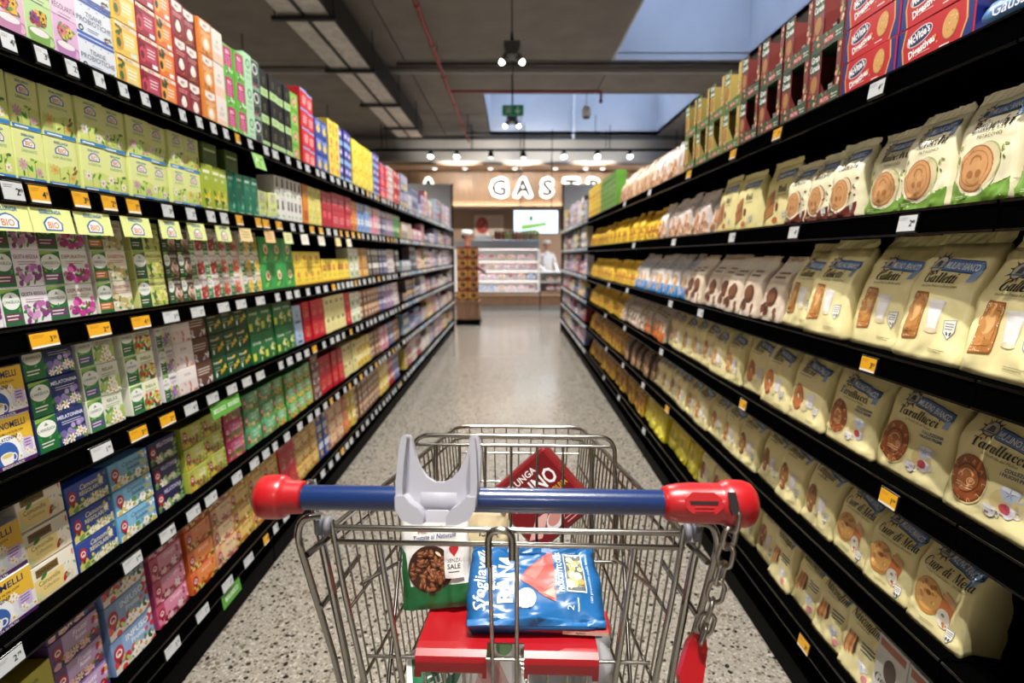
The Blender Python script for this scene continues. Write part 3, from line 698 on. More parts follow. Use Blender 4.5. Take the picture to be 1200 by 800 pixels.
def f(c):
    c.rect(0, 0.45, 1, 1, '#e2b733'); c.text('BONOMELLI', 0.5, 0.78, 0.13, '#1c2a5c', 'b', fit=0.92); c.text('CAMOMILLA IN FILTRI CON', 0.5, 0.67, 0.045, '#3a3020', 'b', fit=0.7)
    c.ell(0.38, 0.33, 0.4, 0.34, '#eef0f4', n=22); c.text('MELATONINA', 0.42, 0.55, 0.075, '#1c2a5c', 'b', fit=0.6, rot=3); c.ell(0.36, 0.26, 0.34, 0.28, '#2f5eae', n=22); c.cup(0.36, 0.2, 0.19, '#f4f2ec', '#d8c86a', '#e8e6de')
    c.rect(0.74, 0.22, 0.94, 0.5, '#cdb6e0'); c.lines(0.77, 0.91, 0.44, 3, 0.06, '#5a3a7a', 0.02); c.scatter(0.6, 0.1, 0.97, 0.3, 5, 0.08, ['#f6f4ee'], 'flower'); c.scatter(0.66, 0.5, 0.97, 0.62, 3, 0.07, ['#f6f4ee'], 'flower'); c.rect(0, 0, 1, 0.09, '#4a1a5c'); c.text('SETACCIATA IN FILTRI', 0.45, 0.02, 0.045, '#f0e8f4', 'b', fit=0.7)
des('bono', .15, .108, .08, '#dfe3ea', 'yellow camomile box with white cup on blue', f, 'camomile_box')
def f(c):
    c.rect(0.1, 0.68, 0.6, 0.9, '#7a5f26'); c.text('TWININGS', 0.35, 0.73, 0.12, '#1d1710', 's', fit=0.44); c.poly([(0.04, 0.08), (0.66, 0.08), (0.7, 0.62), (0.04, 0.62)], '#ecd58a'); c.text('Camomille', 0.36, 0.42, 0.13, '#3a3020', 'n', fit=0.5); c.text('Collection', 0.38, 0.27, 0.1, '#8a7a4a', 'n', fit=0.42)
    c.ell(0.26, 0.64, 0.14, 0.06, '#2f7a3a', 25); c.ell(0.7, 0.24, 0.14, 0.07, '#b8262e', 55); c.ell(0.1, 0.16, 0.12, 0.1, '#d4dc9a'); c.scatter(0.74, 0.1, 0.97, 0.9, 8, 0.12, ['#e8d8c0', '#c87a6a', '#9ab080', '#f6f2e8']); c.rect(0, 0, 1, 0.04, '#8a7440')
des('twin_camo', .145, .085, .07, '#efeadb', 'cream camomile tea box with gold plate', f, 'camomile_box')
def d_pomp(title, t2, tc, low, pics, tst='c', panel=None, pf=None):
    def f(c):
        if panel: c.rect(0.24, 0.3, 0.97, 0.95, panel)
        c.rect(0, 0, 1, 0.22, low); c.scatter(0.04, 0.04, 0.97, 0.36, 22, 0.1, pics, 'dot'); c.scatter(0.2, 0.04, 0.97, 0.4, 8, 0.1, ['#2f5a2c', '#5a8a3c', pics[-1]]); c.scatter(0.8, 0.5, 0.98, 0.95, 5, 0.09, pics, 'dot')
        if pf: c.scatter(0.25, 0.08, 0.95, 0.28, 5, 0.17, [pf], 'flower')
        c.ell(0.13, 0.55, 0.17, 0.24, '#b01f33'); c.ring(0.13, 0.56, 0.07, 0.11, '#f4e4e4'); c.ell(0.13, 0.5, 0.05, 0.05, '#f4e4e4', n=8); c.poly([(0.09, 0.34), (0.17, 0.34), (0.13, 0.2)], '#7a1220')
        c.text(title, 0.6, 0.68, 0.17, tc, tst, fit=0.62)
        if t2: c.text(t2, 0.6, 0.48, 0.14, tc, 'b', fit=0.6)
    return f
des('pomp_reg', .142, .074, .07, '#27449c', 'royal blue camomile box', d_pomp('Camomilla', 'REGOLARITÀ', '#e8e4b0', '#c8d490', ['#e8d060', '#f4f0d8', '#7aa04a'], 'c', None, '#f4f2ea'), 'camomile_box')
des('pomp_blue', .142, .074, .07, '#6fb0dc', 'sky blue camomile box', d_pomp('Camomilla', 'Solubile', '#23406a', '#e4ecf0', ['#ffffff', '#d8c860', '#5a9a5a'], 'i', '#86c2e8', '#ffffff'), 'camomile_box')
des('pomp_navy', .12, .074, .07, '#1f1c4c', 'navy melatonin infusion box', d_pomp('MELATONINA', '', '#c8c4e4', '#24204e', ['#5a8a4a', '#8ab06a'], 'b', None, '#f0eee2'), 'infusion_box')
des('pomp_lime', .14, .074, .07, '#b6c24a', 'lime and orange infusion box', d_pomp('Tisana', 'VERDE', '#f6f4e0', '#d89a40', ['#d8d050', '#6a9a3a', '#a83a4a'], 'i', '#c6cc62'), 'infusion_box')
des('pomp_mag', .12, .074, .07, '#b82a66', 'magenta infusion box', d_pomp('Rosa', 'CANINA', '#f6d8e4', '#c8486a', ['#e8c070', '#d85a84', '#6a9a4a'], 'i', '#d0588a'), 'infusion_box')
des('pomp_teal', .13, .074, .07, '#3f9460', 'sea green infusion box', d_pomp('Menta', 'VERDE', '#e8f4e4', '#5aa870', ['#e8d890', '#8ac88a', '#a86a3a'], 'i', '#66b886'), 'infusion_box')
des('pomp_multi', .12, .074, .07, '#2f9a48', 'green infusion box with mixed fruit', d_pomp('Tè', 'VERDE', '#f0f8e8', '#78c048', ['#c8265a', '#f0a050', '#e8e060'], 'i', '#86ca90'), 'infusion_box')
des('pomp_frutti', .14, .074, .07, '#6a4a86', 'purple fruit infusion box', d_pomp('Frutti', 'Rossi', '#f4eef8', '#4a2040', ['#3a4a8a', '#d8902a', '#a81a2a', '#e8b8c8'], 'c', '#b89ac4', '#f0d0d8'), 'fruit_tea_box')
des('pomp_sky', .15, .1, .07, '#7a98c8', 'pale blue fruit tea box with strawberries', d_pomp('INFUSO', 'Frutta', '#e8eef6', '#e4dccc', ['#c8202e', '#d8423a', '#e8e8d8', '#b0d080'], 's', '#8aaad6', '#f8f4f0'), 'fruit_tea_box')
des('pomp_pink', .14, .074, .07, '#c04a72', 'rose pink fruit tea box with blossoms', d_pomp('Ciliegia', '', '#fbe8ee', '#a82440', ['#f4c8d4', '#e88aa8', '#8a1a34'], 'i', '#dc8aa8', '#f8dce4'), 'fruit_tea_box')
des('pomp_orange', .13, .074, .07, '#d86a2c', 'deep orange fruit tea box', d_pomp('Arancia', '', '#fbe8c8', '#8a2a1a', ['#e89a3a', '#c84a20', '#d8d870'], 'i', '#e8884a'), 'fruit_tea_box')
des('pomp_peach', .13, .074, .07, '#dca878', 'peach fruit tea box', d_pomp('Pesca', '', '#8a4a2a', '#c8684a', ['#f0c8a0', '#a85a6a', '#e8e0b0'], 'i', '#e8c8a0'), 'fruit_tea_box')
des('pomp_amber', .13, .074, .07, '#e0b050', 'amber fruit tea box', d_pomp('Zenzero', '', '#8a5a20', '#d88a3a', ['#f4dc80', '#c86a2a', '#8ab04a'], 'i', '#ecc878'), 'fruit_tea_box')
def f(c): c.ell(0.2, 0.2, 0.3, 0.3, '#d8d09a'); c.text('camomilla', 0.6, 0.72, 0.09, '#4a4420', 'n'); c.lines(0.45, 0.75, 0.6, 2, 0.08, '#6a6430', 0.015); c.ell(0.55, 0.3, 0.06, 0.08, '#f0ecd0')
des('plain_yellow', .19, .1, .08, '#c8c03c', 'plain mustard yellow tea box', f, 'camomile_box')
def f(c): c.rect(0, 0.5, 1, 1, '#f4f0ee'); c.text('ROSA', 0.5, 0.7, 0.1, '#b86a80', 'n'); c.scatter(0.1, 0.05, 0.9, 0.45, 8, 0.12, ['#e8b0b8', '#d88a6a', '#f8e8e0'])
des('white_rose', .1, .084, .075, '#ece2e2', 'white tea box with pink petals', f)
def f(c): c.lines(0.15, 0.85, 0.7, 3, 0.11, '#e8dcd0', 0.04); c.scatter(0.1, 0.05, 0.9, 0.32, 7, 0.13, ['#f4f0ea', '#d88a4a', '#c8c0d8'])
des('brown_white', .1, .084, .075, '#6a463c', 'brown tea box with white and orange pattern', f)
def f(c): c.text('Pompadour', 0.3, 0.7, 0.1, '#e8f0e4', 'b', fit=0.5); c.scatter(0.55, 0.1, 0.95, 0.8, 8, 0.14, ['#d8c83a', '#8ab83a', '#e0b030']); c.ell(0.18, 0.22, 0.08, 0.12, '#e8f0e4'); c.lines(0.1, 0.45, 0.5, 2, 0.12, '#a8c8a8', 0.03)
des('dark_green', .11, .084, .075, '#12492c', 'dark green tea box with yellow fruit', f, 'green_tea_box')
def f(c): c.text('tè verde', 0.45, 0.62, 0.11, '#e4f0d8', 's', fit=0.6); c.scatter(0.5, 0.08, 0.95, 0.5, 6, 0.12, ['#e0d870', '#8ac06a', '#d8e0a0']); c.rect(0.05, 0.1, 0.3, 0.35, '#d0d848')
des('leaf_green', .11, .125, .08, '#1c6a3a', 'leaf green tea carton', f, 'green_tea_box')
def f(c): c.ring(0.5, 0.6, 0.1, 0.14, '#6a7a9a'); c.text('TEA', 0.5, 0.4, 0.1, '#2a3450', 's'); c.rect(0.2, 0.1, 0.8, 0.22, '#3a4058')
des('grey_blue', .09, .1, .075, '#a6bdd8', 'powder blue tea box', f, 'black_tea_box')
def f(c): c.ell(0.5, 0.6, 0.2, 0.13, '#8a1420'); c.ring(0.5, 0.6, 0.11, 0.15, '#d8a050'); c.lines(0.25, 0.75, 0.35, 2, 0.1, '#e8b0a0', 0.03)
des('red_tea', .11, .105, .075, '#c0182c', 'red tea box with gold ring', f, 'black_tea_box')
def f(c): c.rect(0.3, 0.6, 0.7, 0.78, '#5a4a28'); c.text('TWG', 0.5, 0.63, 0.1, '#e8dca0', 's', fit=0.34); c.lines(0.25, 0.75, 0.4, 2, 0.12, '#a89858', 0.02)
des('cream_tea', .11, .105, .075, '#e6dc9c', 'cream tea box with brown plate', f, 'black_tea_box')
BOXM = {}
def box_mesh(key):
    if key in BOXM: return BOXM[key]
    D = DES[key]; w, h, dp = D['w'], D['h'], D['d']; mb = MB(); c = Canvas(w, h, hash_(key)); D['fn'](c)
    mb.box((-w / 2, 0, 0), (w / 2, dp, h), mat(D['base'], 0.4), 0.0015)
    if D['side']: c2 = mb.box((-w / 2 - 0.0003, 0.002, 0.002), (w / 2 + 0.0003, dp - 0.002, h - 0.002), mat(D['side'], 0.4))
    e = 0.0018
    def fn(x, y, o): return (min(max(x, e), w - e) - w / 2, -o, min(max(y, e), h - e))
    c.emit(mb, fn)
    BOXM[key] = mb.mesh(key); return BOXM[key]
def hash_(s): return sum((i + 1) * ord(ch) for i, ch in enumerate(s)) % 9973

# ---------------------------------------------------------------- filling the left rack
RND = random.Random(7)
def y_of(u, X, z): return (F * abs(X) / abs(u - 600) + (z - CAMZ) * ST) / CT
def on_shelf(side, q, y, s, dz=0.0):
    """a point on shelf q, s metres behind the shelf edge, dz above the board"""
    X, Z, sx = (XL, ZL, -1) if side == 'left' else (XR, ZR, 1)
    a = math.radians(TILT[q])
    return Vector((X + sx * (s * math.cos(a) + dz * math.sin(a)), y, Z[q] + 0.0006 - s * math.sin(a) + dz * math.cos(a)))
def shelf_rot(side, q, j=0.0): return (-math.radians(TILT[q]), 0, math.radians(90 if side == 'left' else -90) + j)
ROWN = {1: [''], 2: ['lower', 'upper'], 3: ['bottom', 'middle', 'top'], 4: ['bottom', 'second-lowest', 'second-highest', 'top'], 5: ['bottom', 'second-lowest', 'middle', 'second-highest', 'top']}
LEFT = [
 [(-560, 'cup_lilac', 2), (-40, 'cup_green', 2), (-2, 'cup_pink', 2), (36, 'cup_green', 2), (70, 'cup_lilac', 2), (100, 'probiotic', 4), (144, 'pineapple', 4), (171, 'crimson', 4), (194, 'mango', 4), (212, 'choc_red', 3), (227, 'choc_dark', 3), (242, 'choc_orange', 3), (257, 'white_peach', 3),
  (270, 'pink_green', 3), (293, 'mint', 3), (302, 'badge', 3), (312, 'black_green', 3), (345, 'green_pink', 4), (356, 'red_pack', 4), (373, 'blue_pack', 3), (388, 'yellow_pack', 4), (400, 'navy_pack', 3), (415, 'yellow_tub', 3), (439, 'navy_pack', 3), (447, 'red_pack', 3), (456, 'g_white', 3), (463, 'g_red', 3), (469, None, 0)],
 [(-560, 'bio_dep', 2), (-10, 'bio_rilass', 2), (24, 'bio_rilass', 2), (27, 'bio_dren', 2), (62, 'bio_dep', 2), (100, 'bio_dig', 2), (131, 'bio_rilass', 2), (158, 'bio_dren', 2), (184, 'bio_dig', 2), (205, 'bio_rilass', 2), (223, 'bio_dep', 2), (240, 'lime_tall', 1), (271, 'teal_tall', 1), (305, 'bio_dig', 1), (327, 'white_black', 2), (357, 'orange_tall', 1), (364, 'lemon_tall', 1), (379, 'red_tall', 1), (391, 'red_square', 2),
  (413, 'g_orange', 2), (421, 'g_bluewhite', 2), (435, 'g_pink', 2), (446, 'g_navy', 2), (454, 'g_mauve', 2), (462, 'g_green', 2), (469, None, 0)],
 [(-560, 'ang_cit', 3), (-62, 'ang_giusta', 3), (63, 'ang_depur', 3), (120, 'ang_tan', 3), (163, 'ang_finoc', 3), (202, 'ang_dark', 3), (232, 'ang_red', 3), (262, 'ang_pom', 3), (288, 'ang_cit', 3), (310, 'green_oval', 2), (348, 'yellow_tea', 2), (380, 'yellow_tea_tall', 1), (412, 'g_pale', 2), (423, 'g_amber', 2), (434, 'g_black', 2), (447, 'g_navy', 2), (456, 'g_white', 2), (463, 'g_black', 2), (469, None, 0)],
 [(-560, 'ang_viola', 3), (-75, 'bono', 2), (50, 'ang_mela', 3), (107, 'ang_camo', 3), (155, 'ang_rosso', 3), (196, 'ang_viola', 3), (213, 'white_rose', 3), (235, 'brown_white', 3), (255, 'dark_green', 3), (299, 'leaf_green', 2), (350, 'grey_blue', 2), (361, 'red_tea', 2), (384, 'cream_tea', 2), (408, 'red_tea', 2), (414, 'g_pale', 2), (424, 'g_brown', 2), (447, 'g_blue', 2), (453, 'g_mauve', 2), (462, 'g_white', 2), (469, None, 0)],
 [(-560, 'twin_camo', 3), (-40, 'bono', 2), (47, 'twin_camo', 3), (98, 'pomp_reg', 3), (145, 'pomp_blue', 3), (188, 'pomp_navy', 3), (224, 'pomp_lime', 3), (270, 'pomp_mag', 3), (294, 'pomp_teal', 3), (327, 'pomp_multi', 3), (370, 'brown_white', 3), (379, 'red_tea', 2), (405, 'cream_tea', 2), (421, 'g_yellow', 2), (436, 'g_brown', 2), (448, 'g_pink', 2), (456, 'g_blue', 2), (463, 'g_brown', 2), (469, None, 0)],
 [(-560, 'pomp_frutti', 4), (-60, 'plain_yellow', 2), (82, 'pomp_frutti', 4), (136, 'pomp_sky', 3), (190, 'pomp_pink', 4), (228, 'pomp_orange', 4), (257, 'pomp_peach', 4), (282, 'pomp_amber', 4), (334, 'red_tea', 3), (351, 'pomp_amber', 4), (377, 'g_blue', 3), (388, 'pomp_peach', 4), (405, 'pomp_orange', 3), (411, 'g_yellow', 3), (419, 'g_brown', 3), (447, 'g_yellow', 3), (457, 'g_red', 3), (463, 'g_blue', 3), (469, None, 0)]]
seen = {}
SB = {'left': 0.028, 'right': 0.018}
for q, row in enumerate(LEFT):
    for (u0, key, rows), (u1, _, _) in zip(row[:-1], row[1:]):
        D = DES[key]; X = abs(XL) + SB['left']; y0, y1 = y_of(u0, X, ZL[q]), y_of(u1, X, ZL[q])
        n = max(1, round((y1 - y0) / D['w']))
        if key == 'bio_rilass' and u1 - u0 < 10: continue
        pitch = (y1 - y0) / n
        for i in range(n):
            seen[(q, key)] = seen.get((q, key), 0) + 1; nth = seen[(q, key)]
            if y0 + (i + 0.5) * pitch < 0.55: continue
            back = RND.uniform(0, 0.012); top = rows
            for r in range(top):
                lab = D['look'] + (', ' + ROWN[rows][r] if rows > 1 else '') + ', ' + ordn(nth) + ' column on the ' + SHN[q] + ' left shelf'
                o = put(D['name'], box_mesh(key), None, on_shelf('left', q, y0 + (i + 0.5) * pitch, SB['left'] + back + RND.uniform(0, 0.003), r * (D['h'] + 0.0006)),
                        shelf_rot('left', q, RND.uniform(-0.012, 0.012)), (min(pitch / D['w'] * 0.972, 1.15), 1, 1), lab, D['cat'], 'boxes on the %s left shelf' % SHN[q])
# a box or two lying on top of a row, as in the photo
for k, u in enumerate((252, 277)):
    z = DES['lime_tall']['h'] + 0.001; D = DES['moss']
    put(D['name'], box_mesh('moss'), None, on_shelf('left', 1, y_of(u, 1.07, 1.51), 0.034, z), shelf_rot('left', 1), (1, 1, 1), D['look'] + ', lying on top of the %s tall boxes' % ('olive lime', 'dark teal')[k], D['cat'])
# the far end of the left rack: cartons too small to pick apart
FARC = ['#8f86b0', '#d8d4da', '#b8b4c8', '#c8b0b4', '#a03a44', '#e4e0e0', '#7a86a8', '#c8a878', '#3f4668', '#b8c4d4', '#d8c8b0', '#a86a58', '#e0c860', '#5a4a48', '#d0889a', '#9ab0c0']
def far_fill(side, y0, y1, name, label, seedv, dark=0.0):
    R = random.Random(seedv); mb = MB(); Z = ZL if side == 'left' else ZR; sgn = -1 if side == 'left' else 1
    for q in range(6):
        top = (0.33 if q == 0 else (Z[q - 1] - Z[q] - 0.07)); y = y0
        while y < y1 - 0.1:
            w = R.choice((0.075, 0.09, 0.11, 0.13)); h = R.choice((0.08, 0.1, 0.12, 0.16)); ncol = R.choice((2, 3, 4)); c1, c2, c3 = R.sample(FARC, 3)
            if R.random() < 0.08: y += 0.06
            rows = max(1, int(top / h)) if R.random() > 0.25 else max(1, int(top / h) - 1)
            for _ in range(ncol):
                if y + w > y1: break
                for r in range(rows):
                    o = on_shelf(side, q, y + w / 2, SB[side] + R.uniform(0, 0.01), r * (h + 0.0006))
                    M = Matrix.Translation(o) @ Euler(shelf_rot(side, q)).to_matrix().to_4x4()
                    mb.box((-w / 2 + 0.001, 0, 0), (w / 2 - 0.001, 0.08, h), mat(c1, 0.45), 0, M)
                    mb.add([M @ Vector(p) for p in ((-w * 0.4, -0.0005, h * 0.5), (w * 0.4, -0.0005, h * 0.5), (w * 0.4, -0.0005, h * 0.9), (-w * 0.4, -0.0005, h * 0.9))], [(0, 1, 2, 3)], mat(c2, 0.45))
                    mb.add([M @ Vector(p) for p in ((-w * 0.25, -0.0005, h * 0.12), (w * 0.3, -0.0005, h * 0.12), (w * 0.3, -0.0005, h * 0.38), (-w * 0.25, -0.0005, h * 0.38))], [(0, 1, 2, 3)], mat(c3, 0.45))
                y += w
    mb.obj(name, kind='stuff', label=label, cat='cartons')
far_fill('left', y_of(469, 1.068, 1.81) + 0.06, BAY0 + NB * BAYW - 0.02, 'distant_cartons', 'small grocery cartons filling the far end of the left rack', 11)
far_fill('right', 6.95, BAY0 + NB * BAYW - 0.02, 'distant_packs', 'small grocery packs filling the far end of the right rack', 23)

# ---------------------------------------------------------------- bags on the right rack
CREAM = '#f4e8ae'
def bag_grid(w, h, dp, lean, bulge, seed, kink=0.5, nx=14, ny=22, wr=0.0035, taper=0.03, shear=0.0):
    off = Vector((seed * 7.31, seed * 3.17, 0))
    def sm(x): x = min(max(x, 0), 1); return x * x * (3 - 2 * x)
    def front(s, v):
        a = w / 2 * (1 - taper * v) * (0.985 + 0.015 * math.sin(v * 5 + seed))
        bl = bulge * 0.4 * math.sin(math.pi * min(max(v / 0.8, 0), 1)) * (1 - abs(s) ** 2.4)
        edge = 0.005 * abs(s) ** 6
        y = 0.012 - bl + edge + shear * h * v + lean * sm((v - kink) / (1.02 - kink)) * 1.0
        n = noise.noise(Vector((s * 2.2, v * 2.6, 0)) + off) * 1.0 + 0.55 * noise.noise(Vector((s * 4.5, v * 6.0, 3)) + off) + 0.35 * noise.noise(Vector((s * 11 + v * 4, v * 9, 7)) + off)
        rg = 1 - abs(noise.noise(Vector((s * 1.7 + v * 2.1, v * 1.9 - s * 1.2, 21)) + off)) * 2; n += 1.1 * max(0, rg) ** 4 * (0.3 + abs(s))
        n += 0.9 * (abs(noise.noise(Vector((s * 1.3 - v * 1.7, v * 2.3 + s, 31)) + off)) - 0.2)
        amp = 1.5 * wr * (0.5 + 1.0 * abs(v - 0.45) * 2)
        z = h * v * (1 - 0.10 * (lean / max(h, 0.01)) * max(0, v - kink)) - 0.003 * abs(s) * noise.noise(Vector((s * 3, v * 2, 11)) + off) * v
        return Vector((s * a + 0.002 * noise.noise(Vector((v * 7, s, 5)) + off), y - n * amp * (1 if v > 0.02 else 0), z))
    return [[front(-1 + 2 * i / nx, j / ny) for i in range(nx + 1)] for j in range(ny + 1)]
def bag_mesh(key, w, h, dp, base, draw, lean=0.055, bulge=0.012, seed=1, kink=0.5, rough=0.36, wr=0.0035, taper=0.03, seal=True, bump=0.05, shear=0.0):
    nx, ny = 14, 22; G = bag_grid(w, h, dp, lean, bulge, seed, kink, nx, ny, wr, taper, shear); bm_ = mat(base, rough, bump=bump, bscale=40.0); mb = MB()
    jt = ny - 2 if seal else ny; top_y = G[ny][nx // 2].y
    vs, fs = [], []
    ring = []
    for j in range(jt + 1):
        v = j / ny; row = []
        k = 1 - max(0.0, (v - 0.45) / 0.5) ** 1.3 if v > 0.45 else 1.0
        k = max(0.02, k)
        for i in range(nx + 1): row.append(G[j][i])
        R, L = G[j][nx], G[j][0]; bk = lambda p: p.y + dp * k
        row.append(Vector((R.x - 0.012 * k, R.y + dp * 0.45 * k, R.z))); row.append(Vector((R.x - 0.002, bk(R), R.z)))
        for t in (0.5, -0.5): row.append(Vector((R.x * t, (R.y + L.y) / 2 + dp * k + 0.004 * k, R.z)))
        row.append(Vector((L.x + 0.002, bk(L), L.z))); row.append(Vector((L.x + 0.012 * k, L.y + dp * 0.45 * k, L.z)))
        ring.append(row)
    n = len(ring[0])
    for row in ring: vs += row
    for j in range(jt):
        for i in range(n):
            q = (j * n + i, j * n + (i + 1) % n, (j + 1) * n + (i + 1) % n, (j + 1) * n + i)
            if i < nx: fs += [(q[0], q[1], q[2]), (q[0], q[2], q[3])]
            else: fs.append(q)
    fs.append(tuple(reversed(range(n)))); fs.append(tuple(jt * n + i for i in range(n)))
    mb.add(vs, fs, bm_, True)
    c = Canvas(w, h, hash_(key)); draw(c)
    def fn(x, y, o):
        s = min(max(x / w, 0.004), 0.996) * nx; t = min(max(y / h, 0.002), (jt / ny) - 0.004) * ny
        i, j = min(int(s), nx - 1), min(int(t), ny - 1); a, b = s - i, t - j
        A, B_, C_, D_ = G[j][i], G[j][i + 1], G[j + 1][i + 1], G[j + 1][i]; p = A + (B_ - A) * a + (C_ - B_) * b if a >= b else A + (D_ - A) * b + (C_ - D_) * a
        return (p.x, p.y - o - 0.0003, p.z)
    c.emit(mb, fn, 0.0065, 0.0009, 0.00014)
    me = mb.mesh(key); sme = None
    if seal:
        sb = MB(); vs, fs = [], []
        for j in range(jt, ny + 1):
            for i in range(nx + 1):
                p = G[j][i]; vs.append(Vector((p.x, p.y + 0.0012 * (1 if (j + i) % 2 else -1), p.z)))
        m_ = nx + 1; N = len(vs); vs += [p + Vector((0, 0.0022, 0)) for p in vs]
        for j in range(ny - jt):
            for i in range(nx):
                q = (j * m_ + i, j * m_ + i + 1, (j + 1) * m_ + i + 1, (j + 1) * m_ + i); fs.append(q); fs.append(tuple(N + t for t in reversed(q)))
        e = (ny - jt) * m_
        for i in range(nx): fs.append((e + i, e + i + 1, N + e + i + 1, N + e + i))
        sb.add(vs, fs, bm_, False); sme = sb.mesh(key + '_seal')
    return me, sme

def brand(c, cx=0.5, cy=0.80, k=1.0, rot=-7):
    c.star(cx - 0.24 * k, cy, 0.055 * k, 0.10 * k, 11, '#9a4a34', 8, ['#a8563a', '#7a4a30', '#3f6aa0', '#b8863a'])
    c.ell(cx - 0.24 * k, cy, 0.066 * k, 0.062 * k, '#3a3c48', n=18); c.ell(cx - 0.24 * k, cy, 0.058 * k, 0.054 * k, '#c9c4b4', n=18)
    c.poly([(cx - 0.28 * k, cy - 0.02 * k), (cx - 0.2 * k, cy - 0.02 * k), (cx - 0.21 * k, cy + 0.02 * k), (cx - 0.26 * k, cy + 0.03 * k)], '#5a5e6a'); c.rect(cx - 0.30 * k, cy - 0.034 * k, cx - 0.18 * k, cy - 0.024 * k, '#6a7a8a')
    R = math.radians(rot); W_, H_ = c.w, c.h
    def pt(x, y):      # x, y in metres from the emblem's centre
        X, Y = x * math.cos(R) - y * math.sin(R), x * math.sin(R) + y * math.cos(R)
        return ((cx - 0.24 * k) + X / W_, cy + Y / H_)
    L = 0.60 * k * W_; hh = 0.04 * k * H_
    x0 = 0.066 * k * H_
    c.poly([pt(x0, -hh - 0.002), pt(L, -hh - 0.002), pt(L + 0.006, 0), pt(L, hh + 0.002), pt(x0, hh + 0.002)], '#22386e')
    c.poly([pt(x0, -hh), pt(L, -hh), pt(L + 0.003, 0), pt(L, hh), pt(x0, hh)], '#5f86c0')
    q = pt((x0 + L) / 2, -hh * 0.62); c.text('MULINO BIANCO', q[0], q[1], 0.047 * k, '#f2f2ee', 'b', rot, fit=(L - x0) * 0.92 / W_)
    c.poly([pt(L * 0.9, -hh * 1.1), pt(L + 0.004, -hh * 0.4), pt(L - 0.002, -hh * 2.4), pt(L * 0.86, -hh * 2.6)], '#8aa8d0')
def shield(c, x, y, k=1.0):
    c.poly([(x - 0.07 * k, y + 0.05 * k), (x + 0.07 * k, y + 0.06 * k), (x + 0.06 * k, y - 0.02 * k), (x, y - 0.075 * k), (x - 0.06 * k, y - 0.03 * k)], '#8a8f9c')
    c.poly([(x - 0.062 * k, y + 0.045 * k), (x + 0.062 * k, y + 0.054 * k), (x + 0.052 * k, y - 0.018 * k), (x, y - 0.066 * k), (x - 0.052 * k, y - 0.026 * k)], '#f2f0e6')
    c.lines(x - 0.045 * k, x + 0.045 * k, y + 0.028 * k, 3, 0.017 * k, '#5a6070', 0.006); c.ell(x - 0.015 * k, y - 0.034 * k, 0.008, 0.016, '#3a4048', 20, 8); c.ell(x + 0.018 * k, y - 0.034 * k, 0.008, 0.016, '#3a4048', -20, 8)
def foot(c, x=0.62, y=0.09): c.lines(x, x + 0.26, y, 2, 0.018, '#9a9468', 0.004)
def b_tarallucci(c):
    brand(c, 0.55, 0.76, 1.06); c.text('Tarallucci', 0.48, 0.585, 0.085, '#1d1a16', 'e', -2, fit=0.76); c.text('la Pastafrolla del Mulino', 0.5, 0.545, 0.024, '#6a6248', 'i', -2, fit=0.56)
    x, y = 0.25, 0.315
    c.ell(x, y, 0.190, 0.214, '#e9d9a0', n=26); c.ell(x, y, 0.178, 0.202, '#74381a', n=28); c.ell(x, y + 0.004, 0.168, 0.19, '#9a5228', n=28); c.ring(x, y + 0.002, 0.100, 0.110, '#6a3216', 1.12, 26); c.ell(x, y + 0.002, 0.099, 0.110, '#a86234', n=24)
    for k, ch in enumerate('TARALLUCCI'):
        a = math.radians(150 - 36 * k); c.text(ch, x + math.cos(a) * 0.137 * c.h / c.w, y + math.sin(a) * 0.152 - 0.016, 0.036, '#e0a878', 'b', math.degrees(a) - 90)
    c.ring(x, y + 0.02, 0.05, 0.062, '#e6b488', 1.0, 14, 20, 160); c.ring(x + 0.055, y - 0.012, 0.024, 0.032, '#e6b488', n=12); c.ring(x - 0.07, y + 0.0, 0.016, 0.024, '#e6b488', 1.6, 10, 0, 180)
    for k in range(4): a = math.pi * k / 4; c.poly([(x + 0.055 + math.cos(a) * 0.03, y - 0.012 + math.sin(a) * 0.026), (x + 0.055 + math.cos(a + 0.2) * 0.03, y - 0.012 + math.sin(a + 0.2) * 0.026), (x + 0.055 - math.cos(a) * 0.03, y - 0.012 - math.sin(a) * 0.026)], '#e6b488')
    for k in range(2): c.poly([(x - 0.1, y - 0.05 - 0.022 * k), (x - 0.03, y - 0.04 - 0.022 * k), (x + 0.03, y - 0.055 - 0.022 * k), (x + 0.09, y - 0.045 - 0.022 * k), (x + 0.09, y - 0.053 - 0.022 * k), (x + 0.03, y - 0.063 - 0.022 * k), (x - 0.03, y - 0.048 - 0.022 * k), (x - 0.1, y - 0.058 - 0.022 * k)], '#e6b488')
    c.text('COLLEZIONA', 0.74, 0.495, 0.027, '#2a5296', 'b', fit=0.36); c.text('I NUOVI PREMI', 0.72, 0.455, 0.027, '#2a5296', 'b', fit=0.38)
    c.ell(0.68, 0.27, 0.12, 0.1, '#e4cf94'); c.cup(0.71, 0.345, 0.078, '#cdd6e8', shade='#eef2f8'); c.star(0.71, 0.345, 0.008, 0.055, 5, '#3a6ac0', 90, ['#3a6ac0', '#5a88d0'])
    c.cup(0.73, 0.22, 0.07, '#d8d4e0', shade='#f4f2f6'); c.ell(0.70, 0.225, 0.05, 0.038, '#c04a58'); c.cup(0.55, 0.165, 0.062, '#dad8dc', shade='#f4f2f0'); c.scatter(0.5, 0.13, 0.6, 0.17, 4, 0.008, ['#8a6a6a'], 'dot')
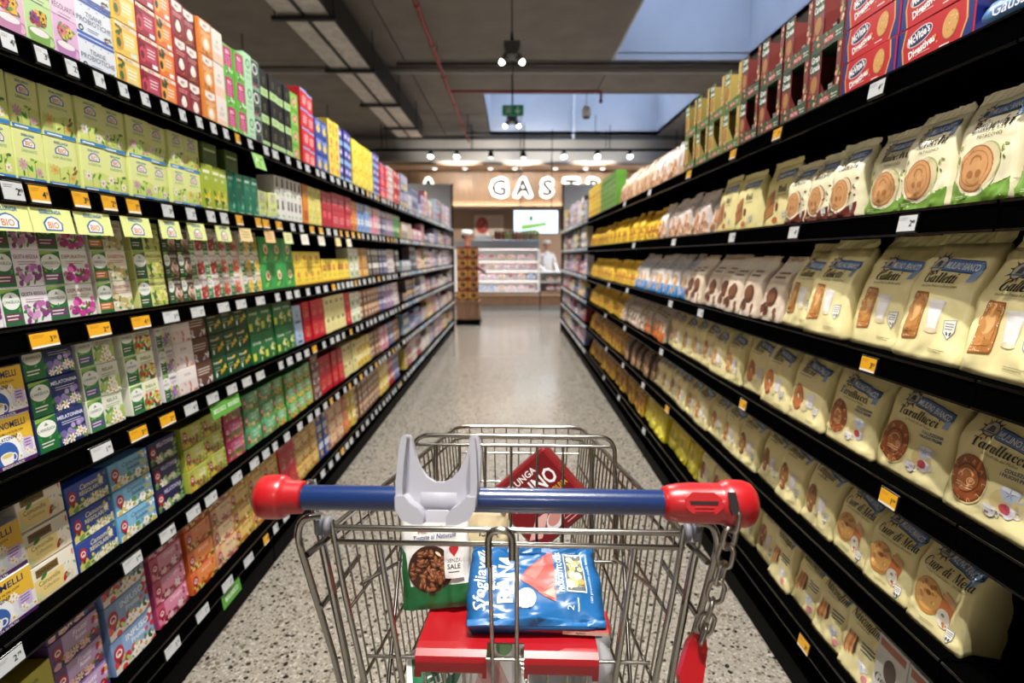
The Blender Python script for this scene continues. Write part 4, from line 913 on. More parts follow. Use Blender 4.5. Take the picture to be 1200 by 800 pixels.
def b_galletti(c):
    brand(c, 0.55, 0.745, 1.05, rot=-3); c.text('Galletti', 0.46, 0.60, 0.078, '#1d1a16', 'e', fit=0.5); c.text('con Latte Fresco e Burro italiani', 0.5, 0.565, 0.022, '#6a6248', 'i', fit=0.55)
    R = [(-0.13, -0.19), (0.12, -0.17), (0.14, 0.19), (-0.11, 0.2)]
    def bx(k): return [(0.27 + 0.10 * p[1] + p[0] * k, 0.33 + p[1] * k) for p in R]
    def rnd_(pts):
        o = []
        for i in range(4):
            a, b, d = pts[i - 1], pts[i], pts[(i + 1) % 4]
            for t in (0.16, 0.06): o.append((b[0] + (a[0] - b[0]) * t, b[1] + (a[1] - b[1]) * t))
            for t in (0.06, 0.16): o.append((b[0] + (d[0] - b[0]) * t, b[1] + (d[1] - b[1]) * t))
        return o
    c.poly(rnd_(bx(1.0)), '#94582a'); c.poly(rnd_(bx(0.93)), '#bf8040'); c.poly(rnd_(bx(0.70)), '#965a28'); c.poly(rnd_(bx(0.66)), '#c88e4e')
    c.ell(0.26, 0.36, 0.07, 0.1, '#bd8448', -15); c.ell(0.27, 0.37, 0.055, 0.085, '#e0b074', -15); c.ell(0.29, 0.45, 0.035, 0.04, '#c68e50'); c.star(0.30, 0.48, 0.012, 0.035, 3, '#b87a40', 60); c.ell(0.2, 0.24, 0.03, 0.025, '#b87e42'); c.ell(0.31, 0.235, 0.03, 0.025, '#b87e42'); c.ell(0.2, 0.36, 0.035, 0.06, '#c68e50', 30)
    r = c.rnd
    for k in range(44):
        t = r.random() * 4; i = int(t); p = bx(0.84); a, b = p[i], p[(i + 1) % 4]; q = t - i
        c.ell(a[0] + (b[0] - a[0]) * q + r.uniform(-0.01, 0.01), a[1] + (b[1] - a[1]) * q + r.uniform(-0.012, 0.012), 0.0045, 0.0045, '#f4ecd8', n=5)
    c.poly([(0.49, 0.24), (0.64, 0.24), (0.68, 0.46), (0.47, 0.46)], '#e6e2e4'); c.poly([(0.50, 0.25), (0.63, 0.25), (0.655, 0.40), (0.485, 0.40)], '#f6f4f4'); c.ell(0.575, 0.46, 0.086, 0.014, '#f0eeee'); c.ell(0.56, 0.24, 0.07, 0.02, '#e8d8b8')
    shield(c, 0.80, 0.27, 1.15); foot(c, 0.56, 0.1)
def d_baiocchi(pist):
    lo, cr = ('#6f9a3a', '#a8b878') if pist else ('#6b2a22', '#8a5238')
    def f(c):
        brand(c, 0.55, 0.79, 1.05, 2); c.text('Baiocchi', 0.55, 0.63, 0.088, '#1d1a16', 'e', fit=0.66)
        if pist: c.text('PISTACCHIO', 0.56, 0.565, 0.034, '#5a6a3a', 'n', fit=0.44)
        c.poly([(0, 0), (1, 0), (1, 0.2), (0.75, 0.13), (0.5, 0.09), (0.2, 0.15), (0, 0.24)], lo); c.ell(0.45, 0.3, 0.25, 0.235, '#f2ecd0', n=26); c.ell(0.56, 0.33, 0.185, 0.2, cr, -12, n=24); c.ell(0.53, 0.32, 0.19, 0.205, '#d8c8a0' if pist else '#e0c8a0', -12, n=24)
        c.ell(0.43, 0.305, 0.205, 0.205, '#a8703f', -12, n=26); c.ell(0.425, 0.307, 0.192, 0.192, '#cf9a66', -12, n=26); c.ring(0.425, 0.307, 0.15, 0.16, '#b07a48'); c.ring(0.43, 0.36, 0.05, 0.066, '#a8713e', 1, 12, 10, 190); c.ell(0.36, 0.26, 0.035, 0.035, '#a8713e'); c.ell(0.5, 0.26, 0.035, 0.035, '#a8713e'); c.ring(0.43, 0.25, 0.08, 0.094, '#b98350', 1, 12, 200, 340)
        c.scatter(0.8, 0.28, 0.95, 0.5, 5, 0.03, ['#7a8a3a', '#a8b060', '#5a6a2a'] if pist else ['#7a4a2a', '#5a3018']); c.scatter(0.05, 0.4, 0.15, 0.55, 3, 0.035, ['#8a9a4a', '#b89a70'] if pist else ['#9a6a40']); c.lines(0.12, 0.28, 0.07, 2, 0.018, '#d8e0b8', 0.006)
        if not pist: shield(c, 0.86, 0.12, 0.9)
    return f
def b_cuor(c):
    brand(c, 0.55, 0.76, 1.08); c.text('Cuor di Mela', 0.53, 0.575, 0.088, '#1d1a16', 'e', fit=0.84); c.text('con Mele Golinda Deliziose 100% italiane', 0.52, 0.535, 0.02, '#6a6248', 'i', fit=0.7)
    c.ell(0.33, 0.32, 0.165, 0.165, '#c8883f', n=24); c.ell(0.33, 0.335, 0.155, 0.145, '#dca65e', n=24); c.scatter(0.18, 0.24, 0.48, 0.44, 16, 0.02, ['#c08a48', '#eec48a', '#b87a3a'], 'dot'); c.ell(0.34, 0.35, 0.03, 0.024, '#8a4a24')
    c.poly([(0.55, 0.28), (0.78, 0.22), (0.80, 0.38), (0.58, 0.44)], '#c8743a'); c.poly([(0.58, 0.4), (0.80, 0.35), (0.80, 0.42), (0.62, 0.47)], '#e2b080'); c.ell(0.66, 0.22, 0.075, 0.085, '#e9e2d4', 20); c.ell(0.64, 0.245, 0.02, 0.016, '#8a8a6a'); c.scatter(0.6, 0.13, 0.85, 0.2, 5, 0.014, ['#c8743a', '#e2b080'], 'dot'); shield(c, 0.82, 0.13, 1.0); foot(c, 0.3, 0.1)
def b_nasc(c):
    brand(c, 0.56, 0.76, 1.08); c.text('Nascondini', 0.52, 0.6, 0.088, '#1d1a16', 'e', -3, fit=0.82); c.text('con crema al cacao', 0.5, 0.565, 0.02, '#6a6248', 'i', fit=0.4)
    for k in range(4): c.poly([(0.1 + 0.085 * k, 0.22 + 0.02 * k), (0.17 + 0.085 * k, 0.18 + 0.02 * k), (0.25 + 0.085 * k, 0.44), (0.2 + 0.07 * k, 0.47)], ['#b87038', '#d89a5c'][k % 2])
    c.poly([(0.42, 0.24), (0.5, 0.3), (0.48, 0.46), (0.44, 0.46)], '#4a2414'); c.lines(0.58, 0.92, 0.44, 3, 0.04, '#3a4a6a', 0.014); c.cup(0.7, 0.22, 0.07, '#d8dcec', shade='#eef0f6'); c.star(0.7, 0.23, 0.006, 0.04, 5, '#4a78c0', 90); c.ell(0.82, 0.12, 0.05, 0.04, '#d88a94')
def d_ring(title, bis, hole=True):
    def f(c):
        brand(c, 0.56, 0.775, 1.05); c.text(title, 0.42, 0.645, 0.075, '#1d1a16', 'e', -2, fit=0.6); c.lines(0.2, 0.62, 0.61, 1, 0.02, '#8a8258', 0.008)
        c.ell(0.28, 0.32, 0.135, 0.175, bis[0], 10, n=22); c.ell(0.275, 0.33, 0.12, 0.16, bis[1], 10, n=22)
        if hole: c.ell(0.29, 0.34, 0.034, 0.042, bis[0]); c.ell(0.292, 0.335, 0.026, 0.032, '#efe6b4')
        else: c.scatter(0.16, 0.2, 0.4, 0.46, 12, 0.02, [bis[0], '#e8c088'], 'dot')
        c.ell(0.5, 0.23, 0.08, 0.06, '#e2d2a0'); c.poly([(0.56, 0.24), (0.72, 0.24), (0.75, 0.42), (0.54, 0.42)], '#e8e4ea'); shield(c, 0.82, 0.22, 1.0); foot(c)
    return f
def b_ruli(c):
    brand(c, 0.58, 0.76, 0.95, 3); c.text('Ruli', 0.6, 0.52, 0.1, '#1d1a16', 'e'); c.lines(0.45, 0.8, 0.47, 1, 0.02, '#8a8258', 0.01); c.poly([(0.0, 0.06), (0.36, 0.2), (0.36, 0.56), (0.0, 0.42)], '#a86f42'); c.poly([(0.0, 0.24), (0.36, 0.38), (0.36, 0.41), (0.0, 0.27)], '#7a4a2a'); c.poly([(0.0, 0.42), (0.36, 0.56), (0.36, 0.58), (0.0, 0.45)], '#c89664')
    c.ell(0.48, 0.3, 0.05, 0.07, '#7a3f24'); c.ell(0.45, 0.1, 0.085, 0.05, '#c86a3a'); shield(c, 0.76, 0.17, 0.9); c.rect(0, 0, 1, 0.035, '#e4d07a')
def d_plain(band, blobs, top=None, win=None):
    def f(c):
        if top: c.rect(0, 0.6, 1, 0.92, top)
        c.rect(0, 0, 1, 0.26, band); c.lines(0.2, 0.8, 0.72, 2, 0.07, '#ffffff' if not win else win, 0.03); c.ell(0.5, 0.36, 0.17, 0.15, blobs[0], 20); c.ell(0.47, 0.38, 0.12, 0.1, blobs[-1], 20); c.scatter(0.1, 0.06, 0.9, 0.3, 6, 0.07, blobs, 'dot')
    return f
BAGS = {}
def bagd(key, w, h, dp, base, look, draw, var=2, name='biscuit_bag', cat='biscuit bag', **k): BAGS[key] = dict(w=w, h=h, d=dp, base=base, look=look, draw=draw, var=var, name=name, cat=cat, kw=k, me=[])
bagd('tarallucci', .208, .247, .09, CREAM, 'cream bag picturing a round embossed biscuit and cups', b_tarallucci, 3, lean=0.028, kink=0.62, bulge=0.016)
bagd('galletti', .206, .285, .09, CREAM, 'cream bag picturing a sugared rectangular biscuit', b_galletti, 3, lean=0.05, kink=0.5, bulge=0.012)
bagd('baio_pist', .152, .215, .07, '#efe8c6', 'cream and green bag picturing a pistachio sandwich biscuit', d_baiocchi(True), 3, lean=0.035, kink=0.6, bulge=0.012, wr=0.003)
bagd('baio', .14, .2, .07, '#efe8c6', 'cream and brown bag picturing a sandwich biscuit', d_baiocchi(False), 2, lean=0.035, kink=0.55, bulge=0.012, wr=0.003)
bagd('ruli', .19, .22, .08, '#ece2a2', 'pale yellow bag picturing a chocolate wafer block', b_ruli, 2, lean=0.02, bulge=0.006, kink=0.6, wr=0.002)
bagd('macine', .2, .247, .09, CREAM, 'cream bag picturing a glazed ring biscuit', d_ring('Macine', ('#9a4a22', '#bf7440')), 2, lean=0.035, kink=0.6, bulge=0.014)
bagd('tegolini', .17, .245, .085, CREAM, 'cream bag picturing a pale ring biscuit', d_ring('Girotondi', ('#b87440', '#d89c64')), 2, lean=0.035, kink=0.6, bulge=0.014)
bagd('campagnole', .19, .255, .09, CREAM, 'cream bag picturing a long rustic biscuit', d_ring('Campagnole', ('#7c4a26', '#a86e3c'), False), 2, lean=0.05, kink=0.5, bulge=0.014)
bagd('molinetti', .165, .24, .085, CREAM, 'cream bag picturing a brown biscuit and a jug', d_ring('Molinetti', ('#a05c2c', '#c68a54'), True), 2, lean=0.045, kink=0.52, bulge=0.014)
bagd('cuor', .15, .235, .09, CREAM, 'cream bag picturing an apple filled biscuit', b_cuor, 3, lean=0.055, kink=0.52, bulge=0.006, wr=0.0025)
bagd('nasc', .152, .25, .085, CREAM, 'cream bag picturing a striped filled biscuit', b_nasc, 3, lean=0.05, kink=0.55, bulge=0.01)
bagd('choccream', .16, .24, .085, CREAM, 'cream bag picturing red and brown biscuits', d_ring('Batticuori', ('#6a2a20', '#a8503c'), False), 2, lean=0.045, kink=0.52, bulge=0.012)
bagd('beige', .14, .22, .08, '#d9bfa6', 'beige paper biscuit bag', d_plain('#cda98a', ['#b07a50', '#c89a70'], '#e4d0bc', '#8a5a3a'), 2, lean=0.05, bulge=0.014, wr=0.005)
bagd('whitebag', .14, .215, .08, '#e2d6d0', 'white and beige biscuit bag', d_plain('#d8b8a0', ['#c08a60', '#d8a880'], '#f0e8e4', '#a88a80'), 2, lean=0.05, bulge=0.014, wr=0.005)
bagd('yellow', .115, .2, .075, '#ecc93a', 'bright yellow biscuit bag', d_plain('#ecd040', ['#b06a2a', '#c88a40'], '#d8a820', '#6a3a1a'), 2, lean=0.055, bulge=0.014, wr=0.005)
bagd('cocoa', .15, .24, .08, '#dcc9b4', 'beige bag picturing dark cocoa biscuits', d_plain('#e2d2c0', ['#5a3420', '#7a4c30'], '#e8dccc', '#7a5a48'), 2, lean=0.06, bulge=0.012)
bagd('bluebag', .14, .25, .08, '#e4e2e4', 'white and blue biscuit bag', d_plain('#2f86cc', ['#c8a070', '#d8b88a'], '#c8c4c4', '#6a88a8'), 2, lean=0.07, bulge=0.012)
bagd('orangebag', .14, .235, .08, '#d8d0c4', 'white and orange biscuit bag', d_plain('#d87a38', ['#c06a30', '#d89a60'], '#ddd6cc', '#8a6a50'), 2, lean=0.06, bulge=0.012)
bagd('brownwhite', .13, .23, .08, '#cdbfae', 'brown and white biscuit bag', d_plain('#a87a50', ['#6a4026', '#f0e6d8'], '#d8cabc', '#7a5a48'), 2, lean=0.06, bulge=0.012)
bagd('darkbag', .13, .22, .08, '#5c4636', 'dark brown biscuit bag', d_plain('#a88a68', ['#c8a078', '#3a2418'], '#4a3426', '#c8b8a0'), 2, lean=0.06, bulge=0.012)
bagd('yellowbig', .2, .26, .09, '#d6c51e', 'large lemon yellow bag of rusks', d_plain('#e0d238', ['#e8e070', '#c8b010'], '#cdb814', '#5a6ab0'), 2, lean=0.06, bulge=0.024, wr=0.006)
bagd('goldbag', .12, .22, .075, '#c89a34', 'golden yellow biscuit bag with dark biscuits', d_plain('#d8b040', ['#6a3a1a', '#8a5428'], '#a8782a', '#f0e0a0'), 2, lean=0.055, bulge=0.014, wr=0.005)
def bag_variant(key, k):
    B = BAGS[key]
    while len(B['me']) <= k: B['me'].append(bag_mesh(key, B['w'], B['h'], B['d'], B['base'], B['draw'], shear=0.07 if key.startswith('baio') or key == 'ruli' else 0.085, seed=1.0 + len(B['me']) * 2.7 + hash_(key) % 17, **B['kw']))
    return B['me'][k]
# boxes of the right rack
def f(c):
    c.poly([(0, 0), (0.10, 0), (0.06, 0.5), (0.10, 1), (0, 1)], '#1b2a78'); c.poly([(1, 0), (0.86, 0), (0.93, 0.5), (0.91, 1), (1, 1)], '#1b2a78'); c.poly([(0.10, 0), (0.122, 0), (0.082, 0.5), (0.122, 1), (0.10, 1), (0.06, 0.5)], '#e0a860'); c.poly([(0.86, 0), (0.838, 0), (0.908, 0.5), (0.888, 1), (0.91, 1), (0.93, 0.5)], '#e0a860')
    c.ell(0.31, 0.66, 0.46, 0.21, '#e8d8d8', 12, 24); c.ell(0.31, 0.66, 0.43, 0.18, '#15225e', 12, 24); c.text("McVitie's", 0.31, 0.59, 0.2, '#ffffff', 'w', 12, fit=0.3); c.text('Digestives', 0.36, 0.26, 0.19, '#ffffff', 'w', 12, fit=0.36); c.lines(0.28, 0.5, 0.2, 1, 0.1, '#f0b0a8', 0.03); c.lines(0.6, 0.74, 0.12, 1, 0.1, '#f8e8e0', 0.03)
    c.ell(0.72, 0.55, 0.25, 0.33, '#b8803e', -12, 22); c.ell(0.715, 0.56, 0.235, 0.31, '#dca862', -12, 22); c.scatter(0.64, 0.35, 0.8, 0.75, 12, 0.022, ['#c08a48', '#eec890'], 'dot'); c.ell(0.53, 0.45, 0.05, 0.05, '#d8a060'); c.ell(0.56, 0.3, 0.03, 0.03, '#d8a060')
des('mcv', .215, .084, .075, '#c8202a', 'red biscuit box picturing a round wheat biscuit', f, 'biscuit_box', side='#1b2a78')
def f(c):
    c.rect(0.08, 0.86, 0.92, 0.96, '#a05a3a'); c.ell(0.5, 0.62, 0.12, 0.16, '#4a3a34'); c.text('Gentili', 0.45, 0.38, 0.11, '#2a2826', 'e', fit=0.8); c.lines(0.2, 0.8, 0.32, 2, 0.04, '#8a8680', 0.014)
des('gentil', .11, .19, .08, '#c9c8c6', 'pale grey biscuit box with black lettering', f, 'biscuit_box')
def f(c): c.rect(0, 0, 1, 0.22, '#4a7a2a'); c.scatter(0.1, 0.3, 0.9, 0.8, 5, 0.16, ['#a8d070', '#5a9a34']); c.rect(0, 0.92, 1, 1, '#3f6a28')
des('greenpack', .2, .05, .09, '#5f9a3a', 'flat green biscuit pack', f, 'biscuit_box')
def f(c): c.lines(0.2, 0.8, 0.75, 2, 0.1, '#6a3a1a', 0.03); c.ell(0.5, 0.35, 0.2, 0.16, '#b8702a'); c.rect(0, 0, 1, 0.1, '#c89a20')
des('yellowbox', .1, .16, .08, '#e6c636', 'upright yellow biscuit box', f, 'biscuit_box')

# display trays with a printed post and open front
def tray_mesh(red):
    a, b_, lip = ('#7c2f2c', '#2c4a34', '#2c4a34') if red else ('#c8b060', '#4a6a3a', '#4a7a44'); w, h, d = 0.172, 0.162, 0.12
    mb = MB(); g = mat(b_, 0.55); r_ = mat(a, 0.55); t = 0.003
    mb.box((-w / 2, 0, 0), (w / 2, d, t), g); mb.box((-w / 2, d - t, t), (w / 2, d, h), g)
    for s_ in (-1, 1):
        mb.box((s_ * w / 2, 0, t), (s_ * (w / 2 - t), d - t, h), r_)
    mb.box((-w / 2, 0, t), (w / 2, t, 0.042), mat(lip, 0.55)); mb.box((-w / 2, 0, 0.0421), (-w / 2 + 0.058, t, h), r_); mb.box((w / 2 - 0.026, 0, 0.0421), (w / 2, t, h), r_)
    c = Canvas(w, h, 5); c.rect(0.0, 0.66, 0.335, 1, b_); c.text('Gran', 0.17, 0.85, 0.11, '#eef2ec', 'w', 0, fit=0.27); c.text('Cereale', 0.17, 0.70, 0.11, '#eef2ec', 'w', 0, fit=0.31)
    c.ell(0.17, 0.46, 0.13, 0.16, '#8a5a34'); c.ell(0.17, 0.47, 0.11, 0.14, '#b4824e'); c.scatter(0.02, 0.05, 0.28, 0.32, 9, 0.035, ['#e0b890', '#b84038', '#e8dcc0', '#6a8a4a'], 'dot'); c.scatter(0.86, 0.3, 0.98, 0.95, 9, 0.035, ['#e0b890', '#c85048', '#e8dcc0', '#8aa06a'], 'dot'); c.scatter(0.02, 0.28, 0.06, 0.64, 4, 0.025, ['#e0b890', '#c85048'], 'dot'); c.scatter(0.02, 0.02, 0.98, 0.24, 16, 0.022, ['#7a9a6a', '#b84038', '#d8c8a0'], 'dot'); c.rect(0.4, 0.07, 0.72, 0.17, '#b8323a'); c.text('FRUTTA', 0.56, 0.09, 0.06, '#f4e4e0', 'b', fit=0.26); c.lines(0.76, 0.95, 0.14, 2, 0.05, '#c8d4c0', 0.02)
    c.emit(mb, lambda x, y, o: (x - w / 2, -o, y)); return mb.mesh('display_tray')
def cookie_pack():
    w, h, d = 0.052, 0.09, 0.05
    mb = MB(); n = 10; vs, fs = [], []
    for j in range(9):
        v = j / 8; k = math.sin(math.pi * min(max(v * 0.9 + 0.05, 0), 1)) ** 0.45
        for i in range(n):
            a = 2 * math.pi * i / n; ca, sa = math.cos(a), math.sin(a)
            vs.append((w / 2 * math.copysign(abs(ca) ** 0.6, ca) * (0.82 + 0.18 * k), d / 2 + d / 2 * k * math.copysign(abs(sa) ** 0.7, sa), h * v))
    for j in range(8):
        for i in range(n): fs.append((j * n + i, j * n + (i + 1) % n, (j + 1) * n + (i + 1) % n, (j + 1) * n + i))
    fs += [tuple(reversed(range(n))), tuple(8 * n + i for i in range(n))]
    mb.add(vs, fs, mat('#3a1a1c', 0.4), True); c = Canvas(w, h, 3); c.rect(0.15, 0.45, 0.6, 0.75, '#c8ccc8'); c.lines(0.2, 0.55, 0.65, 2, 0.1, '#3a3a3a', 0.03); c.ell(0.72, 0.5, 0.16, 0.16, '#b88a58'); c.rect(0.1, 0.1, 0.9, 0.2, '#a8323a')
    c.emit(mb, lambda x, y, o: (x - w / 2, -o - 0.0006, y)); return mb.mesh('cookie_pack')
TRAY = {True: tray_mesh(True), False: tray_mesh(False)}; COOK = cookie_pack()
def wafer_pack():
    w, h, d = 0.2, 0.05, 0.09; mb = MB(); n = 14; vs, fs = [], []
    for j in range(15):
        v = j / 14; e = min(v, 1 - v) / 0.14; k = min(1, max(0.12, e)) ** 0.5
        for i in range(n):
            a = 2 * math.pi * i / n; ca, sa = math.cos(a), math.sin(a)
            vs.append((-w / 2 + w * v, d / 2 + d / 2 * (0.75 + 0.25 * k) * math.copysign(abs(ca) ** 0.5, ca), h / 2 + h / 2 * k * math.copysign(abs(sa) ** 0.5, sa)))
    for j in range(14):
        for i in range(n): fs.append((j * n + i, j * n + (i + 1) % n, (j + 1) * n + (i + 1) % n, (j + 1) * n + i))
    fs += [tuple(reversed(range(n))), tuple(14 * n + i for i in range(n))]
    mb.add(vs, fs, mat('#4f88c4', 0.35, bump=0.1, bscale=60), True); c = Canvas(w, h, 3); c.text('Gaussi', 0.38, 0.32, 0.42, '#f4f4f6', 'c', 0, fit=0.42); c.emit(mb, lambda x, y, o: (x - w / 2, -o - 0.0015, y))
    return mb.mesh('wafer_pack')
WAF = wafer_pack()

RIGHT = [
 [(1500, 'WAFER', 3), (1142, 'mcv', 4), (986, 'TRAY1', 2), (866, 'TRAY0', 2), (802, 'whitebag', 1), (763, 'beige', 1), (722, 'greenpack', 6), (704, 'yellowbox', 2), (690, None, 0)],
 [(1640, 'baio_pist', 1), (1000, 'baio', 1), (914, 'ruli', 1), (838, 'whitebag', 1), (772, 'yellow', 1), (690, None, 0)],
 [(1640, 'galletti', 1), (905, 'cocoa', 1), (797, 'bluebag', 1), (741, 'yellow', 1), (690, None, 0)],
 [(1700, 'tarallucci', 1), (957, 'macine', 1), (862, 'tegolini', 1), (776, 'orangebag', 1), (752, 'brownwhite', 1), (727, 'yellow', 1), (690, None, 0)],
 [(1700, 'molinetti', 1), (1180, 'GAP', 0), (1116, 'cuor', 1), (966, 'campagnole', 1), (858, 'molinetti', 1), (762, 'darkbag', 1), (727, 'goldbag', 1), (690, None, 0)],
 [(1700, 'nasc', 1), (1092, 'gentil', 1), (1018, 'nasc', 1), (896, 'choccream', 1), (812, 'yellowbig', 1), (752, 'goldbag', 1), (690, None, 0)]]
seen = {}
for q, row in enumerate(RIGHT):
    for (u0, key, rows), (u1, _, _) in zip(row[:-1], row[1:]):
        if key == 'GAP': continue
        s0 = SB['right']; X = XR + s0; y0, y1 = y_of(u0, X, ZR[q]), y_of(u1, X, ZR[q])
        D = DES.get(key) or BAGS.get(key) or {'w': 0.2 if key == 'WAFER' else 0.178}
        n = max(1, round((y1 - y0) / D['w'])); pitch = (y1 - y0) / n
        for i in range(n):
            y = y0 + (i + 0.5) * pitch; seen[(q, key)] = seen.get((q, key), 0) + 1; nth = ordn(seen[(q, key)]); sc = (min(pitch / D['w'] * 0.975, 1.12), 1, 1)
            tail = ', %s from camera, %s right shelf' % (nth, SHN[q])
            if key in BAGS:
                B = BAGS[key]; me, sme = bag_variant(key, (i * 7 + q) % B['var']); deep = s0 + RND.uniform(-0.012, 0.02) + (0.07 if (q == 4 and u0 > 1200) else 0)
                kk = RND.uniform(0.96, 1.02) if q != 1 else RND.uniform(0.94, 1.03)
                o = put(B['name'], me, None, on_shelf('right', q, y, deep), shelf_rot('right', q, RND.uniform(-0.05, 0.05)), (sc[0] * 1.0, 1, kk * (0.9 if q == 4 and u0 > 1200 else 1)), B['look'] + tail, B['cat'], 'bags on the %s right shelf' % SHN[q])
                put('sealed_top', sme, o)
            elif key in DES:
                B = DES[key]
                for r in range(rows):
                    put(B['name'], box_mesh(key), None, on_shelf('right', q, y, 0.012 + RND.uniform(0, 0.004), r * (B['h'] + 0.0006)), shelf_rot('right', q, RND.uniform(-0.01, 0.01)), sc,
                        B['look'] + (', ' + ROWN[rows][r] if rows in ROWN and rows > 1 else ', %s level up' % ORD[r] if rows > 1 else '') + ', ' + nth + ' column on the ' + SHN[q] + ' right shelf', B['cat'], 'boxes on the %s right shelf' % SHN[q])
            elif key == 'WAFER':
                for r in range(rows):
                    put('wafer_pack', WAF, None, on_shelf('right', q, y, 0.012, r * 0.0506), shelf_rot('right', q), (1 if sc[0] > 1 else sc[0], 1, 1), 'shiny blue wafer pack, %s, %s column on the top right shelf' % (ROWN[3][r], nth), 'wafer pack', 'blue wafer packs')
            else:
                red = key == 'TRAY1'
                for r in range(rows):
                    lo = ('lower', 'upper')[r]; kind = ('red and green', 'yellow and green')[0 if red else 1]
                    put('display_tray', TRAY[red], None, on_shelf('right', q, y, 0.012, r * 0.1626), shelf_rot('right', q), sc, '%s cardboard display tray, %s, %s column on the top right shelf' % (kind, lo, nth), 'tray', 'display trays of biscuits')
                    for e in range(2):
                        p_ = on_shelf('right', q, y - (0.012 + 0.052 * (e - 0.5)) * sc[0], 0.012 + 0.03, r * 0.1626 + 0.0038)
                        put('cookie_pack', COOK, None, p_, shelf_rot('right', q), (sc[0] * 0.94, 1, 1), 'dark cookie pack, %s in the %s tray, %s %s column' % (('far side', 'near side')[1 - e], lo, kind, nth), 'cookie pack', 'cookie packs in trays')

# ---------------------------------------------------------------- price labels and shelf talkers
PL = {}
def price_mesh(col, txt, w, h):
    k = (col, txt, w, h)
    if k in PL: return PL[k]
    a = MB().box((-w / 2 - 0.004, 0.0005, -0.004), (w / 2 + 0.004, 0.008, h + 0.004), BLKG, 0.0015).mesh('price_label')
    b_ = MB().box((-w / 2, -0.0006, 0), (w / 2, 0.0004, h), mat(col, 0.35)); c = Canvas(w, h, 4); e, d = txt.split(',')
    c.text(e, 0.72, 0.3, 0.38, '#1a1a1a', 'b'); c.text(d, 0.86, 0.48, 0.2, '#1a1a1a', 'b'); c.lines(0.08, 0.5, 0.82, 2, 0.12, '#8a8c8e' if col[1] == 'c' else '#a87a14', 0.03)
    if col[1] != 'c': c.rect(0.01, 0.0, 0.99, 0.14, '#e4e2da')
    c.emit(b_, lambda x, y, o: (x - w / 2, -0.0006 - o, y)); PL[k] = (a, b_.mesh('price_display')); return PL[k]
WTAG, YTAG = '#c6cacd', '#e0a41c'
TAGN = {'left': 0, 'right': 0}; PRICES = ['2,49', '3,29', '1,99', '2,79', '3,45', '4,19']
tagc = {}
TAGS = []
def tag_at(side, q, y, col=WTAG, w=0.05, h=0.03, raise_=0.0, tilt=8):
    X, sx = (XL, -1) if side == 'left' else (XR, 1); Z = (ZL if side == 'left' else ZR)[q]
    TAGS.append((side, q, y, col, w, h, raise_, tilt))
def flush_tags():
    for side in ('left', 'right'):
        for q in range(6):
            L = sorted([t for t in TAGS if t[0] == side and t[1] == q], key=lambda t: t[2]); last = -9
            k = 0
            for (sd, q_, y, col, w, h, ra, tl) in L:
                if y - w / 2 < last + 0.012: continue
                last = y + w / 2; k += 1
                X, sx = (XL, -1) if side == 'left' else (XR, 1); Z = (ZL if side == 'left' else ZR)[q]
                a, b_ = price_mesh(col, PRICES[(k * 5 + q) % 6], w, h)
                o = put('price_label', a, None, (X - sx * 0.0215, y, Z - 0.048 + ra), (-math.radians(tl), 0, math.radians(90 if side == 'left' else -90)), None,
                        '%s price label, %s from the camera on the %s %s shelf rail' % ('white' if col == WTAG else 'yellow', ordn(k), SHN[q], side), 'price label', 'price labels of the %s rack' % side)
                put('display', b_, o)
NEARL = [[(-4, 0), (37, 0), (73, 0), (106, 0), (135, 0), (161, 0), (185, 0), (206, 0), (226, 0), (243, 0), (258, 0), (272, 1), (287, 0)],
 [(2, 0), (34, 1), (84, 1), (118, 1), (147, 1), (188, 0), (216, 0), (240, 0), (256, 0), (274, 1), (297, 1)],
 [(40, 1), (106, 1), (156, 1), (192, 0), (224, 0), (255, 0), (276, 0), (299, 0)],
 [(109, 0), (153, 1), (188, 1), (216, 0), (242, 0), (265, 0), (283, 0), (299, 0)],
 [(-4, 0), (146, 0), (188, 0), (219, 0), (240, 0), (271, 0), (292, 0)],
 [(93, 0), (194, 0), (230, 0), (260, 0), (285, 0)]]
for q in range(6):
    for u, yl in NEARL[q]: tag_at('left', q, y_of(u, abs(XL), ZL[q]), YTAG if yl else WTAG, [0.034, 0.05, 0.075, 0.07, 0.072, 0.072][q], [0.034, 0.036, 0.032, 0.032, 0.032, 0.032][q])
    y = y_of(306, abs(XL), ZL[q])
    while y < 5.1:
        tag_at('left', q, y, YTAG if RND.random() < (0.3 if q == 1 else 0.06) else WTAG, RND.choice((0.045, 0.06)), 0.034); y += RND.uniform(0.085, 0.16)
for q, L in enumerate([[(1038, 0), (918, 1), (865, 1), (812, 1), (765, 0), (735, 0)], [(1075, 0), (938, 0), (864, 0), (794, 0), (746, 0)], [(1028, 1), (826, 0), (790, 0), (738, 0), (716, 0)], [(1052, 1), (877, 1), (779, 0), (735, 0), (712, 0)], [(885, 0), (786, 1), (757, 0), (733, 0), (713, 0)], [(950, 1), (758, 0), (728, 0), (710, 0)]]):
    for u, yl in L: tag_at('right', q, y_of(u, XR, ZR[q]), YTAG if yl else WTAG, 0.056 if u > 850 else 0.07, 0.034)
flush_tags()
fr = MB()
for side in ('left', 'right'):
    R = random.Random(5)
    for q in range(6):
        X, sx, Z = (XL, -1, ZL[q]) if side == 'left' else (XR, 1, ZR[q]); y = 5.25 if side == 'left' else 6.6
        while y < 9.9:
            fr.box((X - sx * 0.0125, y, Z - 0.046), (X - sx * 0.02, y + R.choice((0.05, 0.07)), Z - 0.012), mat(R.choice(('#c6cacd', '#c6cacd', '#a8c4e0', '#e0dcd0')), 0.35)); y += R.uniform(0.1, 0.17)
fr.obj('distant_price_labels', kind='stuff', label='white price labels at the far end of both racks', cat='price labels')
